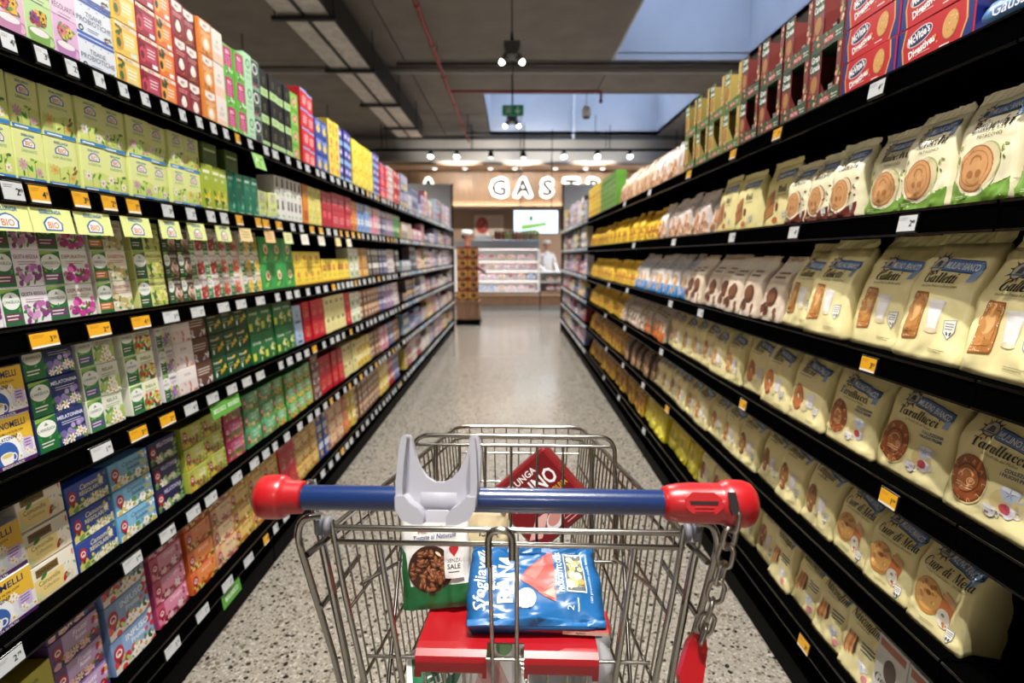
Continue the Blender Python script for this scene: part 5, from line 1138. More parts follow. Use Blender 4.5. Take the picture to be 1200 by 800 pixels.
def talker(u, q, w, h, base, draw, label, tilt=9, drop=0.058, side='left'):
    X, sx, Z = (XL, -1, ZL[q]); mb = MB().box((-w / 2, 0, -h), (w / 2, 0.0012, 0), mat(base, 0.45)); c = Canvas(w, h, 6); draw(c); c.emit(mb, lambda x, y, o: (x - w / 2, -o - 0.0002, y - h))
    put('shelf_sign', mb.mesh('shelf_sign'), None, (X + 0.014, y_of(u, abs(XL), Z), Z - drop), (math.radians(-tilt), 0, math.radians(90)), None, label, 'sign', 'signs hanging from the left shelf rails')
def t_bio(c):
    c.text('ESSELUNGA', 0.5, 0.78, 0.15, '#2a6ab0', 'b', fit=0.5)
    c.poly([(0.3, 0.1), (0.7, 0.1), (0.73, 0.4), (0.62, 0.62), (0.5, 0.7), (0.38, 0.62), (0.27, 0.4)], '#2f62b0'); c.poly([(0.33, 0.15), (0.67, 0.15), (0.69, 0.38), (0.6, 0.57), (0.5, 0.63), (0.4, 0.57), (0.31, 0.38)], '#f2f4ee'); c.text('BIO', 0.5, 0.2, 0.25, '#d8703a', 'b', fit=0.28)
for k, u in enumerate((-10, 46, 97, 149, 190, 222, 254)):
    talker(u, 1, 0.118 if k < 4 else 0.1, 0.054, '#dfe998', t_bio, 'pale lime hanging shelf sign with house emblem, %s from the camera' % ordn(k + 1))
for k, (u, cl) in enumerate(((281, '#ecd8a0'), (310, '#f0c890'), (332, '#e4ecb0'), (352, '#f4f2ee'), (372, '#f2f0e6'), (392, '#f0dca0'), (405, '#f6f0d0'))):
    talker(u, 1, 0.095, 0.05, cl, lambda c: c.lines(0.15, 0.8, 0.7, 3, 0.2, '#b89a60', 0.06), '%s blank-looking hanging shelf sign, %s beyond the lime ones' % (('cream', 'orange', 'lime', 'white', 'ivory', 'sand', 'lemon')[k], ordn(k + 1)))
def t_green(c): c.text('BIOLOGICO', 0.27, 0.35, 0.3, '#f0f6e8', 'b', fit=0.4); c.text('BIOLOGICO', 0.75, 0.35, 0.3, '#f0f6e8', 'b', fit=0.4)
talker(257, 3, 0.2, 0.05, '#5aa63a', t_green, 'bright green hanging sign on the fourth left shelf rail', 12)
talker(264, 5, 0.13, 0.05, '#4f9a34', lambda c: c.text('BIOLOGICO', 0.5, 0.35, 0.32, '#f0f6e8', 'b', fit=0.7), 'green hanging sign on the bottom left shelf rail', 8)
talker(296, 0, 0.1, 0.06, '#9ad070', lambda c: c.scatter(0.1, 0.2, 0.9, 0.8, 6, 0.2, ['#f0f6e8', '#4f9a34']), 'green and white hanging sign on the top left shelf rail', 14)

# ---------------------------------------------------------------- the shopping cart
YAW = math.radians(-2.0)
CART = thing('shopping_cart', 'wire shopping cart with blue handle bar and red end pieces', 'cart', (-0.01, 0.643, 0), (0, 0, YAW))
CM = Matrix.Translation((-0.01, 0.643, 0)) @ Matrix.Rotation(YAW, 4, 'Z')
BLUEH = mat('#0f2b5e', 0.3, coat=0.5, bump=0.04, bscale=400); REDP2 = mat('#a8141b', 0.34, coat=0.25, bump=0.06, bscale=500); GREYP = mat('#a9a8b2', 0.42, bump=0.02, bscale=300); RUB = mat('#6f7078', 0.55)
AX = Matrix.Rotation(math.pi / 2, 4, 'Y')           # lathe axis along x
HZ = 1.058
MB().lathe([(0.0146, -0.262), (0.0148, -0.26), (0.0148, 0.2), (0.0146, 0.202)], BLUEH, 28, Matrix.Translation((0, 0, HZ)) @ AX).obj('handle_bar', CART)
MB().lathe([(0.0, -0.302), (0.018, -0.301), (0.0245, -0.296), (0.0265, -0.288), (0.0265, -0.272), (0.0245, -0.266), (0.0205, -0.263), (0.0195, -0.246), (0.0168, -0.244), (0.0150, -0.244)], REDP2, 28, Matrix.Translation((0, 0, HZ)) @ AX).obj('end_cap', CART)
lk = MB().lathe([(0.0150, 0.190), (0.0175, 0.190), (0.0205, 0.196), (0.0225, 0.206), (0.0238, 0.222), (0.0238, 0.256), (0.0245, 0.2585), (0.0268, 0.262), (0.0280, 0.268), (0.0275, 0.284), (0.0245, 0.293), (0.018, 0.298), (0.0, 0.299)], REDP2, 32, Matrix.Translation((0, 0, HZ)) @ AX).obj('coin_lock', CART)
e_n = Vector((0, -0.90, 0.43)).normalized(); e_u = Vector((0, 0.43, 0.90)).normalized()
LM = Matrix(((1, 0, 0, 0.232), (0, -e_n.y, e_u.y, 0), (0, -e_n.z, e_u.z, HZ), (0, 0, 0, 1))) @ Matrix.Translation((0, -0.0246, 0))
MB().prism([(-0.021, 0.004), (-0.013, 0.0115), (0.013, 0.0115), (0.021, 0.004), (0.021, -0.006), (0.013, -0.0125), (-0.013, -0.0125), (-0.021, -0.006)], 0.003, REDP2, LM).obj('coin_plate', lk)
MB().prism([(-0.0165, 0.0018), (0.0165, 0.0018), (0.0155, -0.0022), (-0.0155, -0.0022)], 0.0012, mat('#1a0a0a', 0.5), LM @ Matrix.Translation((0, -0.0008, 0))).obj('coin_slot', lk)
MB().box((-0.011, -0.0012, -0.0065), (0.011, 0.001, -0.0048), REDP2, 0.0004, LM).box((-0.011, -0.0012, -0.0105), (0.011, 0.001, -0.0085), REDP2, 0.0004, LM).obj('slot_rib', lk)
MB().prism([(0.028, 0.012), (0.036, 0.012), (0.0385, -0.004), (0.037, -0.013), (0.030, -0.013), (0.0275, -0.004)], 0.004, mat('#140606', 0.6), LM @ Matrix.Translation((0, -0.0035, 0))).obj('chain_slot', lk)
# phone and scanner holder clipped on the bar
pu = Vector((0, 0.30, 0.954)); pv = Vector((0, 0.954, -0.30))
HM = Matrix(((1, 0, 0, -0.0765), (0, pv.y, pu.y, -0.022), (0, pv.z, pu.z, HZ - 0.018), (0, 0, 0, 1)))
def pxo(L): return [((u - 516) * 0.00099, (602 - v) * 0.00099) for u, v in L]
ho = MB().prism(pxo([(469, 562), (470, 584), (478, 596), (492, 601), (516, 602), (540, 601), (554, 596), (562, 584), (565, 555), (566, 520), (563, 503), (559, 500), (555, 501), (552, 510), (547, 528), (540, 542), (531, 552), (521, 556.5), (511, 556.5), (501, 551), (492, 540), (485, 524), (481, 508), (478, 501), (474, 500), (471, 506)]), 0.012, GREYP, HM).obj('phone_holder', CART)
for sx in (-1, 1):
    g = lambda u: 516 + (u - 516) * sx
    L = [(g(469), 582), (g(468), 555), (g(470), 520), (g(473), 502), (g(477), 500), (g(479), 506), (g(477), 530), (g(476), 560), (g(477), 574)]
    MB().prism(pxo(L), 0.020, GREYP, HM @ Matrix.Translation((0, -0.0202, 0))).obj('side_wall', ho)
    n = 9; lip = MB()
    L2 = [(g(469), 570), (g(470), 585), (g(477), 596), (g(490), 601.5), (g(503), 602), (g(503), 592), (g(497), 584), (g(487), 578), (g(480), 570)]
    lip.prism(pxo(L2), 0.026, GREYP, HM @ Matrix.Translation((0, -0.0262, 0))); lip.obj('bottom_lip', ho)
MB().prism(pxo([(500, 602), (503, 588), (529, 588), (532, 602)]), 0.006, mat('#b9b8c2', 0.4), HM @ Matrix.Translation((0, -0.0085, 0))).obj('clip_plate', ho)
MB().lathe([(0.0151, -0.022), (0.0185, -0.021), (0.0185, 0.021), (0.0151, 0.022)], GREYP, 24, Matrix.Translation((-0.0765, 0, HZ)) @ AX).obj('clamp_ring', ho)

for o_ in [ho] + list(ho.children):
    if o_.name.startswith('clamp'): continue
    b_ = o_.modifiers.new('edge', 'BEVEL'); b_.width = 0.0022; b_.segments = 3; b_.angle_limit = math.radians(50)
    o_.data.polygons.foreach_set('use_smooth', [True] * len(o_.data.polygons)); w_ = o_.modifiers.new('shade', 'WEIGHTED_NORMAL')
def arc(a, b, c, n=6):
    """rounded corner at b between a and c"""
    a, b, c = Vector(a), Vector(b), Vector(c); return [a * (1 - t) ** 2 + b * 2 * t * (1 - t) + c * t * t for t in [i / n for i in range(n + 1)]]
def rounded(pts, r=0.03, n=5):
    pts = [Vector(p) for p in pts]; out = [pts[0]]
    for i in range(1, len(pts) - 1):
        a, b, c = pts[i - 1], pts[i], pts[i + 1]; d1 = min(r, (a - b).length * 0.45); d2 = min(r, (c - b).length * 0.45)
        out += arc(b + (a - b).normalized() * d1, b, b + (c - b).normalized() * d2, n)
    out.append(pts[-1]); return out
for s in (-1, 1):
    x = s * 0.262
    fr_ = MB().tube(rounded([(s * 0.25, 0.004, HZ), (s * 0.254, 0.05, 1.062), (s * 0.258, 0.068, 1.0), (s * 0.246, 0.125, 0.735), (s * 0.235, 0.19, 0.42), (s * 0.225, 0.10, 0.16), (s * 0.225, 0.02, 0.15)]), 0.0058, CHROME, 10)
    fr_.tube(rounded([(s * 0.244, 0.045, 1.012), (s * 0.262, 0.032, 1.015), (s * 0.272, 0.035, 0.99), (s * 0.262, 0.115, 0.75), (s * 0.25, 0.19, 0.44), (s * 0.245, 0.2, 0.36)], 0.02), 0.005, CHROME, 8)
    fr_.tube([(s * 0.262, 0.075, 0.86), (s * 0.235, 0.17, 0.885)], 0.004, CHROME, 8).tube([(s * 0.258, 0.03, 0.965), (s * 0.23, 0.10, 0.975)], 0.0045, CHROME, 8)
    fr_.obj('frame_tube', CART)
    gr = MB()
    for k in (-1, 1): gr.lathe([(0.006, -0.004), (0.0125, -0.003), (0.0125, 0.003), (0.006, 0.004)], RUB, 18, Matrix.Translation((s * (0.243 + 0.006 * k), 0.055, 0.993)) @ AX)
    gr.obj('pivot_bushing', CART)
# basket
RT, FT = [Vector((s * 0.236, 0.062, 0.985)) for s in (-1, 1)], [Vector((s * 0.165, 0.80, 0.90)) for s in (-1, 1)]
RB, FB = [Vector((s * 0.205, 0.145, 0.50)) for s in (-1, 1)], [Vector((s * 0.135, 0.74, 0.56)) for s in (-1, 1)]
rim = MB().tube(rounded([RT[0], FT[0], FT[1], RT[1]], 0.05), 0.0048, CHROME, 10)
rim.tube(rounded([RT[0] + Vector((0, 0.02, -0.03)), FT[0] + Vector((0.001, -0.004, -0.03)), FT[1] + Vector((-0.001, -0.004, -0.03)), RT[1] + Vector((0, 0.02, -0.03))], 0.05), 0.003, CHROME, 8)
rim.obj('basket_rim', CART)
for s in (0, 1):
    w_ = MB(); N = 24
    for k in range(N + 1):
        t = k / N; w_.tube([RT[s].lerp(FT[s], t), RB[s].lerp(FB[s], t)], 0.0017, CHROME, 6)
    for t in (0.28, 0.55, 0.8, 1.0): w_.tube([RT[s].lerp(RB[s], t), FT[s].lerp(FB[s], t)], 0.0028, CHROME, 7)
    w_.obj('side_wires', CART)
w_ = MB()
for k in range(11):
    t = k / 10; w_.tube([FT[0].lerp(FT[1], t), FB[0].lerp(FB[1], t)], 0.0017, CHROME, 6)
for t in (0.2, 0.42, 0.7, 1.0): w_.tube([FT[0].lerp(FB[0], t), FT[1].lerp(FB[1], t)], 0.0026, CHROME, 7)
w_.obj('front_wires', CART)
w_ = MB()
for k in range(15):
    t = k / 14; w_.tube([RB[0].lerp(RB[1], t), FB[0].lerp(FB[1], t)], 0.0017, CHROME, 6)
for t in (0, 0.2, 0.4, 0.6, 0.8, 1): w_.tube([RB[0].lerp(FB[0], t), RB[1].lerp(FB[1], t)], 0.0026, CHROME, 7)
w_.obj('floor_wires', CART)
# swinging rear gate with the child seat folded out
GT = lambda x, z: (x * (0.90 + 0.10 * (z - 0.5) / 0.49), 0.057 + (0.985 - z) * 0.17, z)
g_ = MB().tube([(-0.236, 0.057, 0.990), (0.236, 0.057, 0.990)], 0.0040, CHROME, 10).tube([(-0.236, 0.060, 0.968), (0.236, 0.060, 0.968)], 0.0036, CHROME, 10)
g_.tube([GT(-0.215, 0.772), GT(0.215, 0.772)], 0.0026, CHROME, 8).tube([GT(-0.21, 0.52), GT(0.21, 0.52)], 0.003, CHROME, 8).tube([GT(-0.21, 0.65), GT(0.21, 0.65)], 0.0026, CHROME, 8)
for x in (-0.172, 0.172): g_.tube([GT(x, 0.968), GT(x * 0.92, 0.52)], 0.0044, CHROME, 8)
for x in (-0.232, 0.232): g_.tube(rounded([GT(x, 1.0), GT(x, 0.9), GT(x * 0.93, 0.52)]), 0.0044, CHROME, 8)
for x in (-0.128, -0.098, -0.068, 0.062, 0.092, 0.122): g_.tube([GT(x, 0.768), GT(x, 0.52)], 0.0026, CHROME, 7)
g_.obj('rear_gate', CART)
hk = MB().tube(rounded([(-0.0225, 0.045, 0.945), (-0.0225, 0.047, 0.995), (0.0085, 0.047, 0.995), (0.0085, 0.045, 0.955)], 0.014, 8), 0.0048, CHROME, 10)
for x in (-0.0225, 0.0145): hk.tube([GT(x, 0.966), GT(x, 0.52)], 0.0032, CHROME, 8)
hk.obj('gate_hook', CART)
sb_ = MB().tube(rounded([(-0.190, 0.33, 0.79), (-0.187, 0.365, 1.018), (0.187, 0.365, 1.018), (0.190, 0.33, 0.79)], 0.03, 7), 0.0042, CHROME, 10)
sb_.tube([(-0.186, 0.364, 1.000), (0.186, 0.364, 1.000)], 0.0032, CHROME, 8).tube([(-0.19, 0.33, 0.79), (0.19, 0.33, 0.79)], 0.0032, CHROME, 8)
for x in (-0.145, 0.145): sb_.tube([(x, 0.362, 1.0), (x, 0.33, 0.79)], 0.0044, CHROME, 8)
for x in (-0.1, -0.052, -0.004, 0.044, 0.092): sb_.tube([(x, 0.362, 1.0), (x, 0.33, 0.79)], 0.0026, CHROME, 8)
for s in (-1, 1):
    sb_.tube([(s * 0.19, 0.30, 0.93), GT(s * 0.20, 0.66)], 0.0032, CHROME, 8).tube([(s * 0.185, 0.33, 0.80), GT(s * 0.205, 0.90)], 0.0028, CHROME, 8)
sb_.obj('seat_back', CART)
# red plastic seat with a rolled front edge and a notch in the middle
st = MB(); ns = 8
prof = [(0.29, 0.768), (0.19, 0.776), (0.113, 0.784), (0.098, 0.7835), (0.089, 0.778), (0.086, 0.770), (0.086, 0.756)]
def seat_strip(x0, x1, n0, n1):
    vs, fs = [], []
    for (y, z) in prof[n0:n1]:
        k = 1.0 + (0.16 - y) * 0.15
        for (dx, dz) in ((x0 * k, 0), (x1 * k, 0)): vs.append((dx, y, z))
    m_ = len(vs)
    vs += [(x, y + 0.002, z - 0.0035) for (x, y, z) in vs]
    for i in range(n1 - n0 - 1):
        q = (2 * i, 2 * i + 1, 2 * i + 3, 2 * i + 2); fs.append(tuple(reversed(q))); fs.append(tuple(m_ + t for t in q))
        fs.append((2 * i, 2 * i + 2, m_ + 2 * i + 2, m_ + 2 * i)); fs.append((2 * i + 1, m_ + 2 * i + 1, m_ + 2 * i + 3, 2 * i + 3))
    e = 2 * (n1 - n0 - 1); fs.append((e, e + 1, m_ + e + 1, m_ + e)); fs.append((1, 0, m_, m_ + 1))
    st.add(vs, fs, RED, False)
seat_strip(-0.132, -0.030, 2, 7); seat_strip(0.024, 0.130, 2, 7); seat_strip(-0.132, 0.130, 0, 3)
for x0, x1 in ((-0.135, -0.125), (-0.036, -0.030), (0.024, 0.03), (0.122, 0.131)): st.box((x0, 0.0862, 0.746), (x1, 0.0895, 0.757), RED)
st.obj('child_seat', CART)
# chassis and castors
ch_ = MB()
for s in (-1, 1): ch_.tube(rounded([(s * 0.225, 0.02, 0.15), (s * 0.2, 0.45, 0.2), (s * 0.13, 0.78, 0.2), (0, 0.80, 0.2)], 0.08), 0.009, CHROME, 10)
for y, w2 in ((0.12, 0.215), (0.45, 0.198), (0.7, 0.15)): ch_.tube([(-w2, y, 0.165 if y < 0.2 else 0.2), (w2, y, 0.165 if y < 0.2 else 0.2)], 0.006, CHROME, 8)
for s in (-1, 1): ch_.tube([(s * 0.12, 0.72, 0.2), (s * 0.12, 0.70, 0.56)], 0.006, CHROME, 8)
ch_.obj('chassis', CART)
for (x, y) in ((-0.225, 0.03), (0.225, 0.03), (-0.135, 0.74), (0.135, 0.74)):
    cs = MB().box((x - 0.016, y - 0.02, 0.06), (x - 0.013, y + 0.02, 0.15), GREYM).box((x + 0.013, y - 0.02, 0.06), (x + 0.016, y + 0.02, 0.15), GREYM).box((x - 0.016, y - 0.02, 0.1501), (x + 0.016, y + 0.02, 0.156), GREYM).obj('castor_fork', CART)
    MB().lathe([(0.012, -0.012), (0.055, -0.011), (0.058, -0.006), (0.058, 0.006), (0.055, 0.011), (0.012, 0.012)], mat('#2a2a2c', 0.7), 20, Matrix.Translation((x, y, 0.0585)) @ AX).obj('wheel', cs)
# coin chain and red key
ci = CM.inverted(); pts = [ci @ P(861, 598, 0.648), ci @ P(853, 640, 0.660), ci @ P(842, 682, 0.672), ci @ P(829, 725, 0.682), ci @ P(822, 746, 0.686)]
chn = put('coin_chain', None, CART); LK = None; path = []
for i in range(len(pts) - 1):
    for k in range(10): path.append(pts[i].lerp(pts[i + 1], k / 10))
path.append(pts[-1]); L = sum((path[i + 1] - path[i]).length for i in range(len(path) - 1)); NL = 8; acc = 0; idx = 0; st_ = L / NL
lm = MB(); ln, wd, rr = st_ * 0.5 + 0.0036, 0.0086, 0.0029; pp = []
for k in range(20):
    a = 2 * math.pi * k / 20; pp.append((wd * math.cos(a), 0, (ln - wd) * (1 if math.sin(a) >= 0 else -1) + wd * math.sin(a)))
LINK = lm.tube(pp, rr, mat('#a9a39c', 0.28, 1.0, bump=0.1, bscale=400), 8, True).mesh('chain_link')
for k in range(NL):
    t = (k + 0.5) / NL * (len(path) - 1); i = int(t); p = path[i].lerp(path[min(i + 1, len(path) - 1)], t - i); d_ = (path[min(i + 2, len(path) - 1)] - path[max(i - 2, 0)]).normalized()
    qd = d_.to_track_quat('Z', 'Y') @ Euler((0, 0, math.radians(12 if k % 2 else 100))).to_quaternion()
    o = put('chain_link', LINK, chn, p); o.rotation_mode = 'QUATERNION'; o.rotation_quaternion = qd
KM = ci @ Matrix.Translation(P(820, 744, 0.69)) @ Matrix.Rotation(math.radians(18), 4, 'Y') @ Matrix.Rotation(math.radians(-24), 4, 'X')
MB().prism([(-0.006, 0.0), (0.008, 0.0), (0.013, -0.012), (0.015, -0.05), (0.010, -0.066), (-0.010, -0.066), (-0.016, -0.05), (-0.012, -0.012)], 0.011, mat('#a8101a', 0.3, coat=0.4), KM).obj('key_plug', CART)

# ---------------------------------------------------------------- shopping in the cart
def loose_bag(name, label, cat, w, h, dp, base, draw, loc, rot, **k):
    me, sme = bag_mesh(name, w, h, dp, base, draw, **k)
    o = put(name, me, None, loc, rot, None, label, cat)
    if sme: put('sealed_edge', sme, o)
    return o
def b_almond(c):
    c.rect(0, 0, 1, 0.19, '#1d5a30'); c.poly([(0, 0.19), (0.12, 0.19), (0.06, 0.45), (0, 0.5)], '#1d5a30'); c.poly([(0, 0.88), (0.3, 0.9), (0.3, 0.98), (0, 0.98)], '#1d6a34'); c.poly([(0.8, 0.9), (1, 0.88), (1, 0.98), (0.8, 0.98)], '#1d6a34')
    c.rect(0.3, 0.71, 0.76, 0.80, '#c02a2a'); c.rect(0.315, 0.718, 0.745, 0.792, '#f2f0ee'); c.text('MURANO', 0.53, 0.732, 0.045, '#20306a', 'b', fit=0.38)
    c.text('Mandorle', 0.46, 0.615, 0.045, '#c02a2a', 'c', 3, fit=0.4); c.text('Tostate al Naturale', 0.5, 0.56, 0.036, '#2a3a7a', 'c', 3, fit=0.62)
    c.ell(0.42, 0.32, 0.19, 0.19, '#3a2014', n=26); r = c.rnd
    for k in range(70):
        a, q = r.uniform(0, 6.28), 0.16 * math.sqrt(r.random()); x, y = 0.42 + math.cos(a) * q * c.h / c.w, 0.32 + math.sin(a) * q; rt = r.uniform(0, 180)
        c.ell(x, y, 0.03, 0.017, r.choice(['#6a3a22', '#7c482c', '#8e5636', '#5a2e1a']), rt, 10); c.ell(x, y + 0.004, 0.02, 0.006, '#a87450', rt, 7)
    c.ell(0.55, 0.44, 0.03, 0.012, '#e8d8b8', -40, 9)
    c.poly([(0.62, 0.24), (0.9, 0.24), (0.92, 0.52), (0.64, 0.53)], '#eceae8'); c.ell(0.745, 0.475, 0.024, 0.024, '#c0282e'); c.ell(0.80, 0.475, 0.024, 0.024, '#c0282e'); c.poly([(0.71, 0.46), (0.835, 0.46), (0.773, 0.41)], '#c0282e'); c.text('SENZA', 0.775, 0.365, 0.03, '#3a3a3a', 'n', fit=0.2); c.text('SALE', 0.765, 0.315, 0.036, '#2a2a2a', 'b', fit=0.2); c.lines(0.68, 0.86, 0.285, 1, 0.02, '#6a6a6a', 0.01)
loose_bag('almond_bag', 'white and green almond bag with a clear window, on child seat', 'nut bag', 0.116, 0.20, 0.045, '#e6e4e0', b_almond, P(513, 716, 0.905), (math.radians(-14), math.radians(-3), math.radians(3)), lean=0.02, bulge=0.012, seed=3.3, rough=0.3, wr=0.003)
def b_pasta(c):
    c.rect(0, 0, 1, 0.07, '#1f6aa8'); c.text('Sfogliavelo', 0.13, 0.54, 0.13, '#f2f6fa', 'c', 90, fit=0.56); c.text('Giovanni', 0.205, 0.52, 0.06, '#f2f6fa', 'c', 90, fit=0.36); c.text('RANA', 0.33, 0.55, 0.16, '#f2f6fa', 'w', 90, fit=0.42)
    c.poly([(0.38, 0.5), (0.46, 0.68), (0.58, 0.86), (0.655, 0.94), (0.655, 0.25), (0.56, 0.3), (0.46, 0.42)], '#a8504a'); c.poly([(0.42, 0.56), (0.55, 0.8), (0.6, 0.72), (0.5, 0.5)], '#c07068'); c.poly([(0.5, 0.46), (0.62, 0.66), (0.65, 0.5), (0.56, 0.36)], '#b85048'); c.poly([(0.55, 0.34), (0.64, 0.42), (0.65, 0.28)], '#e2a090')
    c.text('PROSCIUTTO CRUDO', 0.715, 0.64, 0.06, '#f2f6fa', 'b', 90, fit=0.38); c.rect(0.735, 0.36, 0.885, 0.88, '#dfe6e8'); c.rect(0.742, 0.375, 0.878, 0.865, '#5a6668'); c.scatter(0.765, 0.42, 0.855, 0.8, 26, 0.042, ['#dccf96', '#bfae6c', '#e8dfb2', '#a89454'], 'dot'); c.lines(0.75, 0.86, 0.9, 1, 0.1, '#a8b4b8', 0.03)
    c.text('con prosciutto crudo italiano', 0.925, 0.56, 0.035, '#d8e8f4', 'n', 90, fit=0.5); c.ell(0.43, 0.27, 0.115, 0.115, '#f0f2f2', n=22); c.ring(0.43, 0.27, 0.06, 0.066, '#6a8aa0'); c.text('1', 0.43, 0.24, 0.06, '#3a4a58', 'b')
    for k, ch in enumerate('COTTURA 1 MIN'): a = math.radians(200 - 27 * k); c.text(ch, 0.43 + math.cos(a) * 0.09 * c.h / c.w, 0.27 + math.sin(a) * 0.09 - 0.012, 0.026, '#3a4a58', 'b', math.degrees(a) - 90)
    c.text('2', 0.78, 0.18, 0.07, '#e8f0f6', 'n', 80); c.rect(0.81, 0.15, 0.818, 0.3, '#e8f0f6')
loose_bag('pasta_pack', 'blue fresh pasta pack with ham picture lying on child seat', 'pasta pack', 0.212, 0.140, 0.032, '#1c5e98', b_pasta, P(629, 729, 0.832), (math.radians(-60), math.radians(1.5), math.radians(1)), lean=0.012, bulge=0.014, seed=6.1, rough=0.3, wr=0.005, taper=0.02)
rp = MB().box((-0.09, -0.03, 0), (0.09, 0.03, 0.007), mat('#9a1a1e', 0.4), 0.003); c = Canvas(0.18, 0.007, 2); c.rect(0.6, 0.1, 0.98, 0.9, '#d8b0a0'); c.text('Italiano', 0.75, 0.3, 0.5, '#5a2a1a', 'c'); c.emit(rp, lambda x, y, o: (x - 0.09, -0.03 - o, y))
rp.obj('flat_meat_pack', None, loc=(0.06, 0.80, 0.7855), rot=(math.radians(-4), 0, math.radians(-4)), label='flat red pack lying under the blue pasta pack', cat='food pack')
def b_beige(c): c.rect(0, 0.55, 1, 0.7, '#d8c8a0'); c.text('ISTA', 0.6, 0.62, 0.09, '#2a2420', 'b'); c.text('CA', 0.6, 0.36, 0.12, '#2a2420', 'b'); c.scatter(0.1, 0.05, 0.9, 0.25, 6, 0.08, ['#3a3a34', '#7aa04a', '#e8d060'])
loose_bag('paper_pack', 'beige paper food pack tucked behind the almond bag', 'food pack', 0.085, 0.14, 0.035, '#cbb894', b_beige, P(566, 688, 0.99), (math.radians(-8), 0, math.radians(-6)), lean=0.01, bulge=0.008, seed=2.2, wr=0.002)
tb = MB().box((-0.082, 0, -0.082), (0.082, 0.055, 0.082), mat('#741019', 0.36), 0.006); c = Canvas(0.164, 0.164, 2)
c.text('ESSELUNGA', 0.42, 0.82, 0.085, '#f2eeee', 'b', fit=0.62); c.text('TONNO', 0.50, 0.58, 0.2, '#f4f2f2', 'b', fit=0.8); c.text("ALL'OLIO D'OLIVA", 0.62, 0.46, 0.075, '#e0b040', 'b', fit=0.66); c.poly([(0.04, 0.2), (0.3, 0.36), (0.5, 0.34), (0.4, 0.26), (0.2, 0.12)], '#e0b0a8'); c.ell(0.5, 0.2, 0.16, 0.1, '#e8e4e4', 20); c.ell(0.5, 0.22, 0.12, 0.07, '#c88a80', 20); c.ell(0.72, 0.3, 0.05, 0.05, '#d8b040'); c.lines(0.6, 0.9, 0.12, 2, 0.05, '#e0b0a8', 0.012)
c.emit(tb, lambda x, y, o: (x - 0.082, -o - 0.0002, y - 0.082))
tb.obj('tuna_carton', None, loc=P(633, 587, 1.2), rot=(math.radians(-10), math.radians(-43), math.radians(-3)), label='dark red tuna carton standing on its corner behind the handle', cat='carton')
bx_ = MB().box((-0.10, -0.06, 0), (0.10, 0.06, 0.085), mat('#b09468', 0.7), 0.003); bx_.box((-0.1003, -0.02, 0.002), (0.1003, 0.02, 0.0853), mat('#c8b48c', 0.6))
bx_.obj('cardboard_box', None, loc=(0.05, 1.20, 0.553), rot=(math.radians(4), 0, 0.05), label='brown cardboard box lying low in the cart basket', cat='box')
# ham tray, tomatoes in a red bag, grey produce bag
hp = MB(); W2, H2 = 0.19, 0.14; out = []
for (cx, cz, a0) in ((W2 / 2 - 0.02, H2 / 2 - 0.02, 0), (-W2 / 2 + 0.02, H2 / 2 - 0.02, 90), (-W2 / 2 + 0.02, -H2 / 2 + 0.02, 180), (W2 / 2 - 0.02, -H2 / 2 + 0.02, 270)):
    for k in range(5): a = math.radians(a0 + 22.5 * k); out.append((cx + 0.02 * math.cos(a), cz + 0.02 * math.sin(a)))
hp.prism(out, 0.018, mat('#e4e4e0', 0.3)); c = Canvas(W2, H2, 3)
c.poly([(0.05, 0.08), (0.05, 0.9), (0.12, 0.94), (0.62, 0.94), (0.4, 0.5), (0.2, 0.1)], '#1d6a44'); c.poly([(0.66, 0.94), (0.72, 0.94), (0.46, 0.3), (0.4, 0.3)], '#f0f0ec'); c.poly([(0.5, 0.3), (0.72, 0.86), (0.8, 0.8), (0.95, 0.2), (0.6, 0.1)], '#d8a8a0'); c.ell(0.72, 0.6, 0.12, 0.2, '#c88a88', 30); c.ell(0.72, 0.84, 0.1, 0.09, '#5a9a4a', 20); c.ell(0.88, 0.86, 0.1, 0.1, '#6aa858', -10); c.text('Gusto', 0.33, 0.62, 0.14, '#f2f2ee', 'c', 25); c.text('Più', 0.2, 0.8, 0.08, '#f2f2ee', 'c', 20); c.lines(0.2, 0.4, 0.5, 2, 0.06, '#a8d0b8', 0.015); c.scatter(0.6, 0.12, 0.9, 0.3, 5, 0.05, ['#b84a4a', '#5a8a4a'])
c.emit(hp, lambda x, y, o: (x - W2 / 2, -o - 0.0003, y - H2 / 2))
hp.obj('ham_tray', None, loc=P(545, 806, 0.93), rot=(math.radians(-42), math.radians(-8), math.radians(4)), label='white and green sliced ham tray under the child seat', cat='food tray')
def lumpy(seed, amp, fr): return lambda q: q * (1 + amp * noise.noise(q * fr + Vector((seed, 0, 0))) + amp * 0.5 * noise.noise(q * fr * 2.3 + Vector((0, seed, 0))))
tomb = mat('#a81a1c', 0.25, coat=0.4)
t_ = MB().ball((0, 0, 0), (0.05, 0.045, 0.042), tomb, 20, 14, fn=lumpy(2.0, 0.45, 42)); t_.tube([(0.0, 0, 0.035), (0.008, 0.004, 0.055)], [0.012, 0.016], tomb, 8)
t_.obj('tomato_bag', None, loc=P(543, 775, 1.08), label='red see-through bag of tomatoes under the child seat', cat='produce bag')
gb = mat('#9a999c', 0.22, coat=0.5, bump=0.25, bscale=45)
t_ = MB()
for (cx, cy, cz, r) in ((-0.03, 0, 0, 0.047), (0.035, -0.005, 0.008, 0.045), (0.0, 0.05, 0.03, 0.045), (-0.055, 0.06, 0.0, 0.04), (0.05, 0.06, 0.03, 0.036)):
    t_.ball((cx, cy, cz), (r, r, r), gb, 18, 12, fn=lumpy(cx * 90, 0.18, 40))
t_.obj('produce_bag', None, loc=P(668, 784, 1.02), label='grey plastic bag of round produce at the bottom of cart', cat='produce bag')

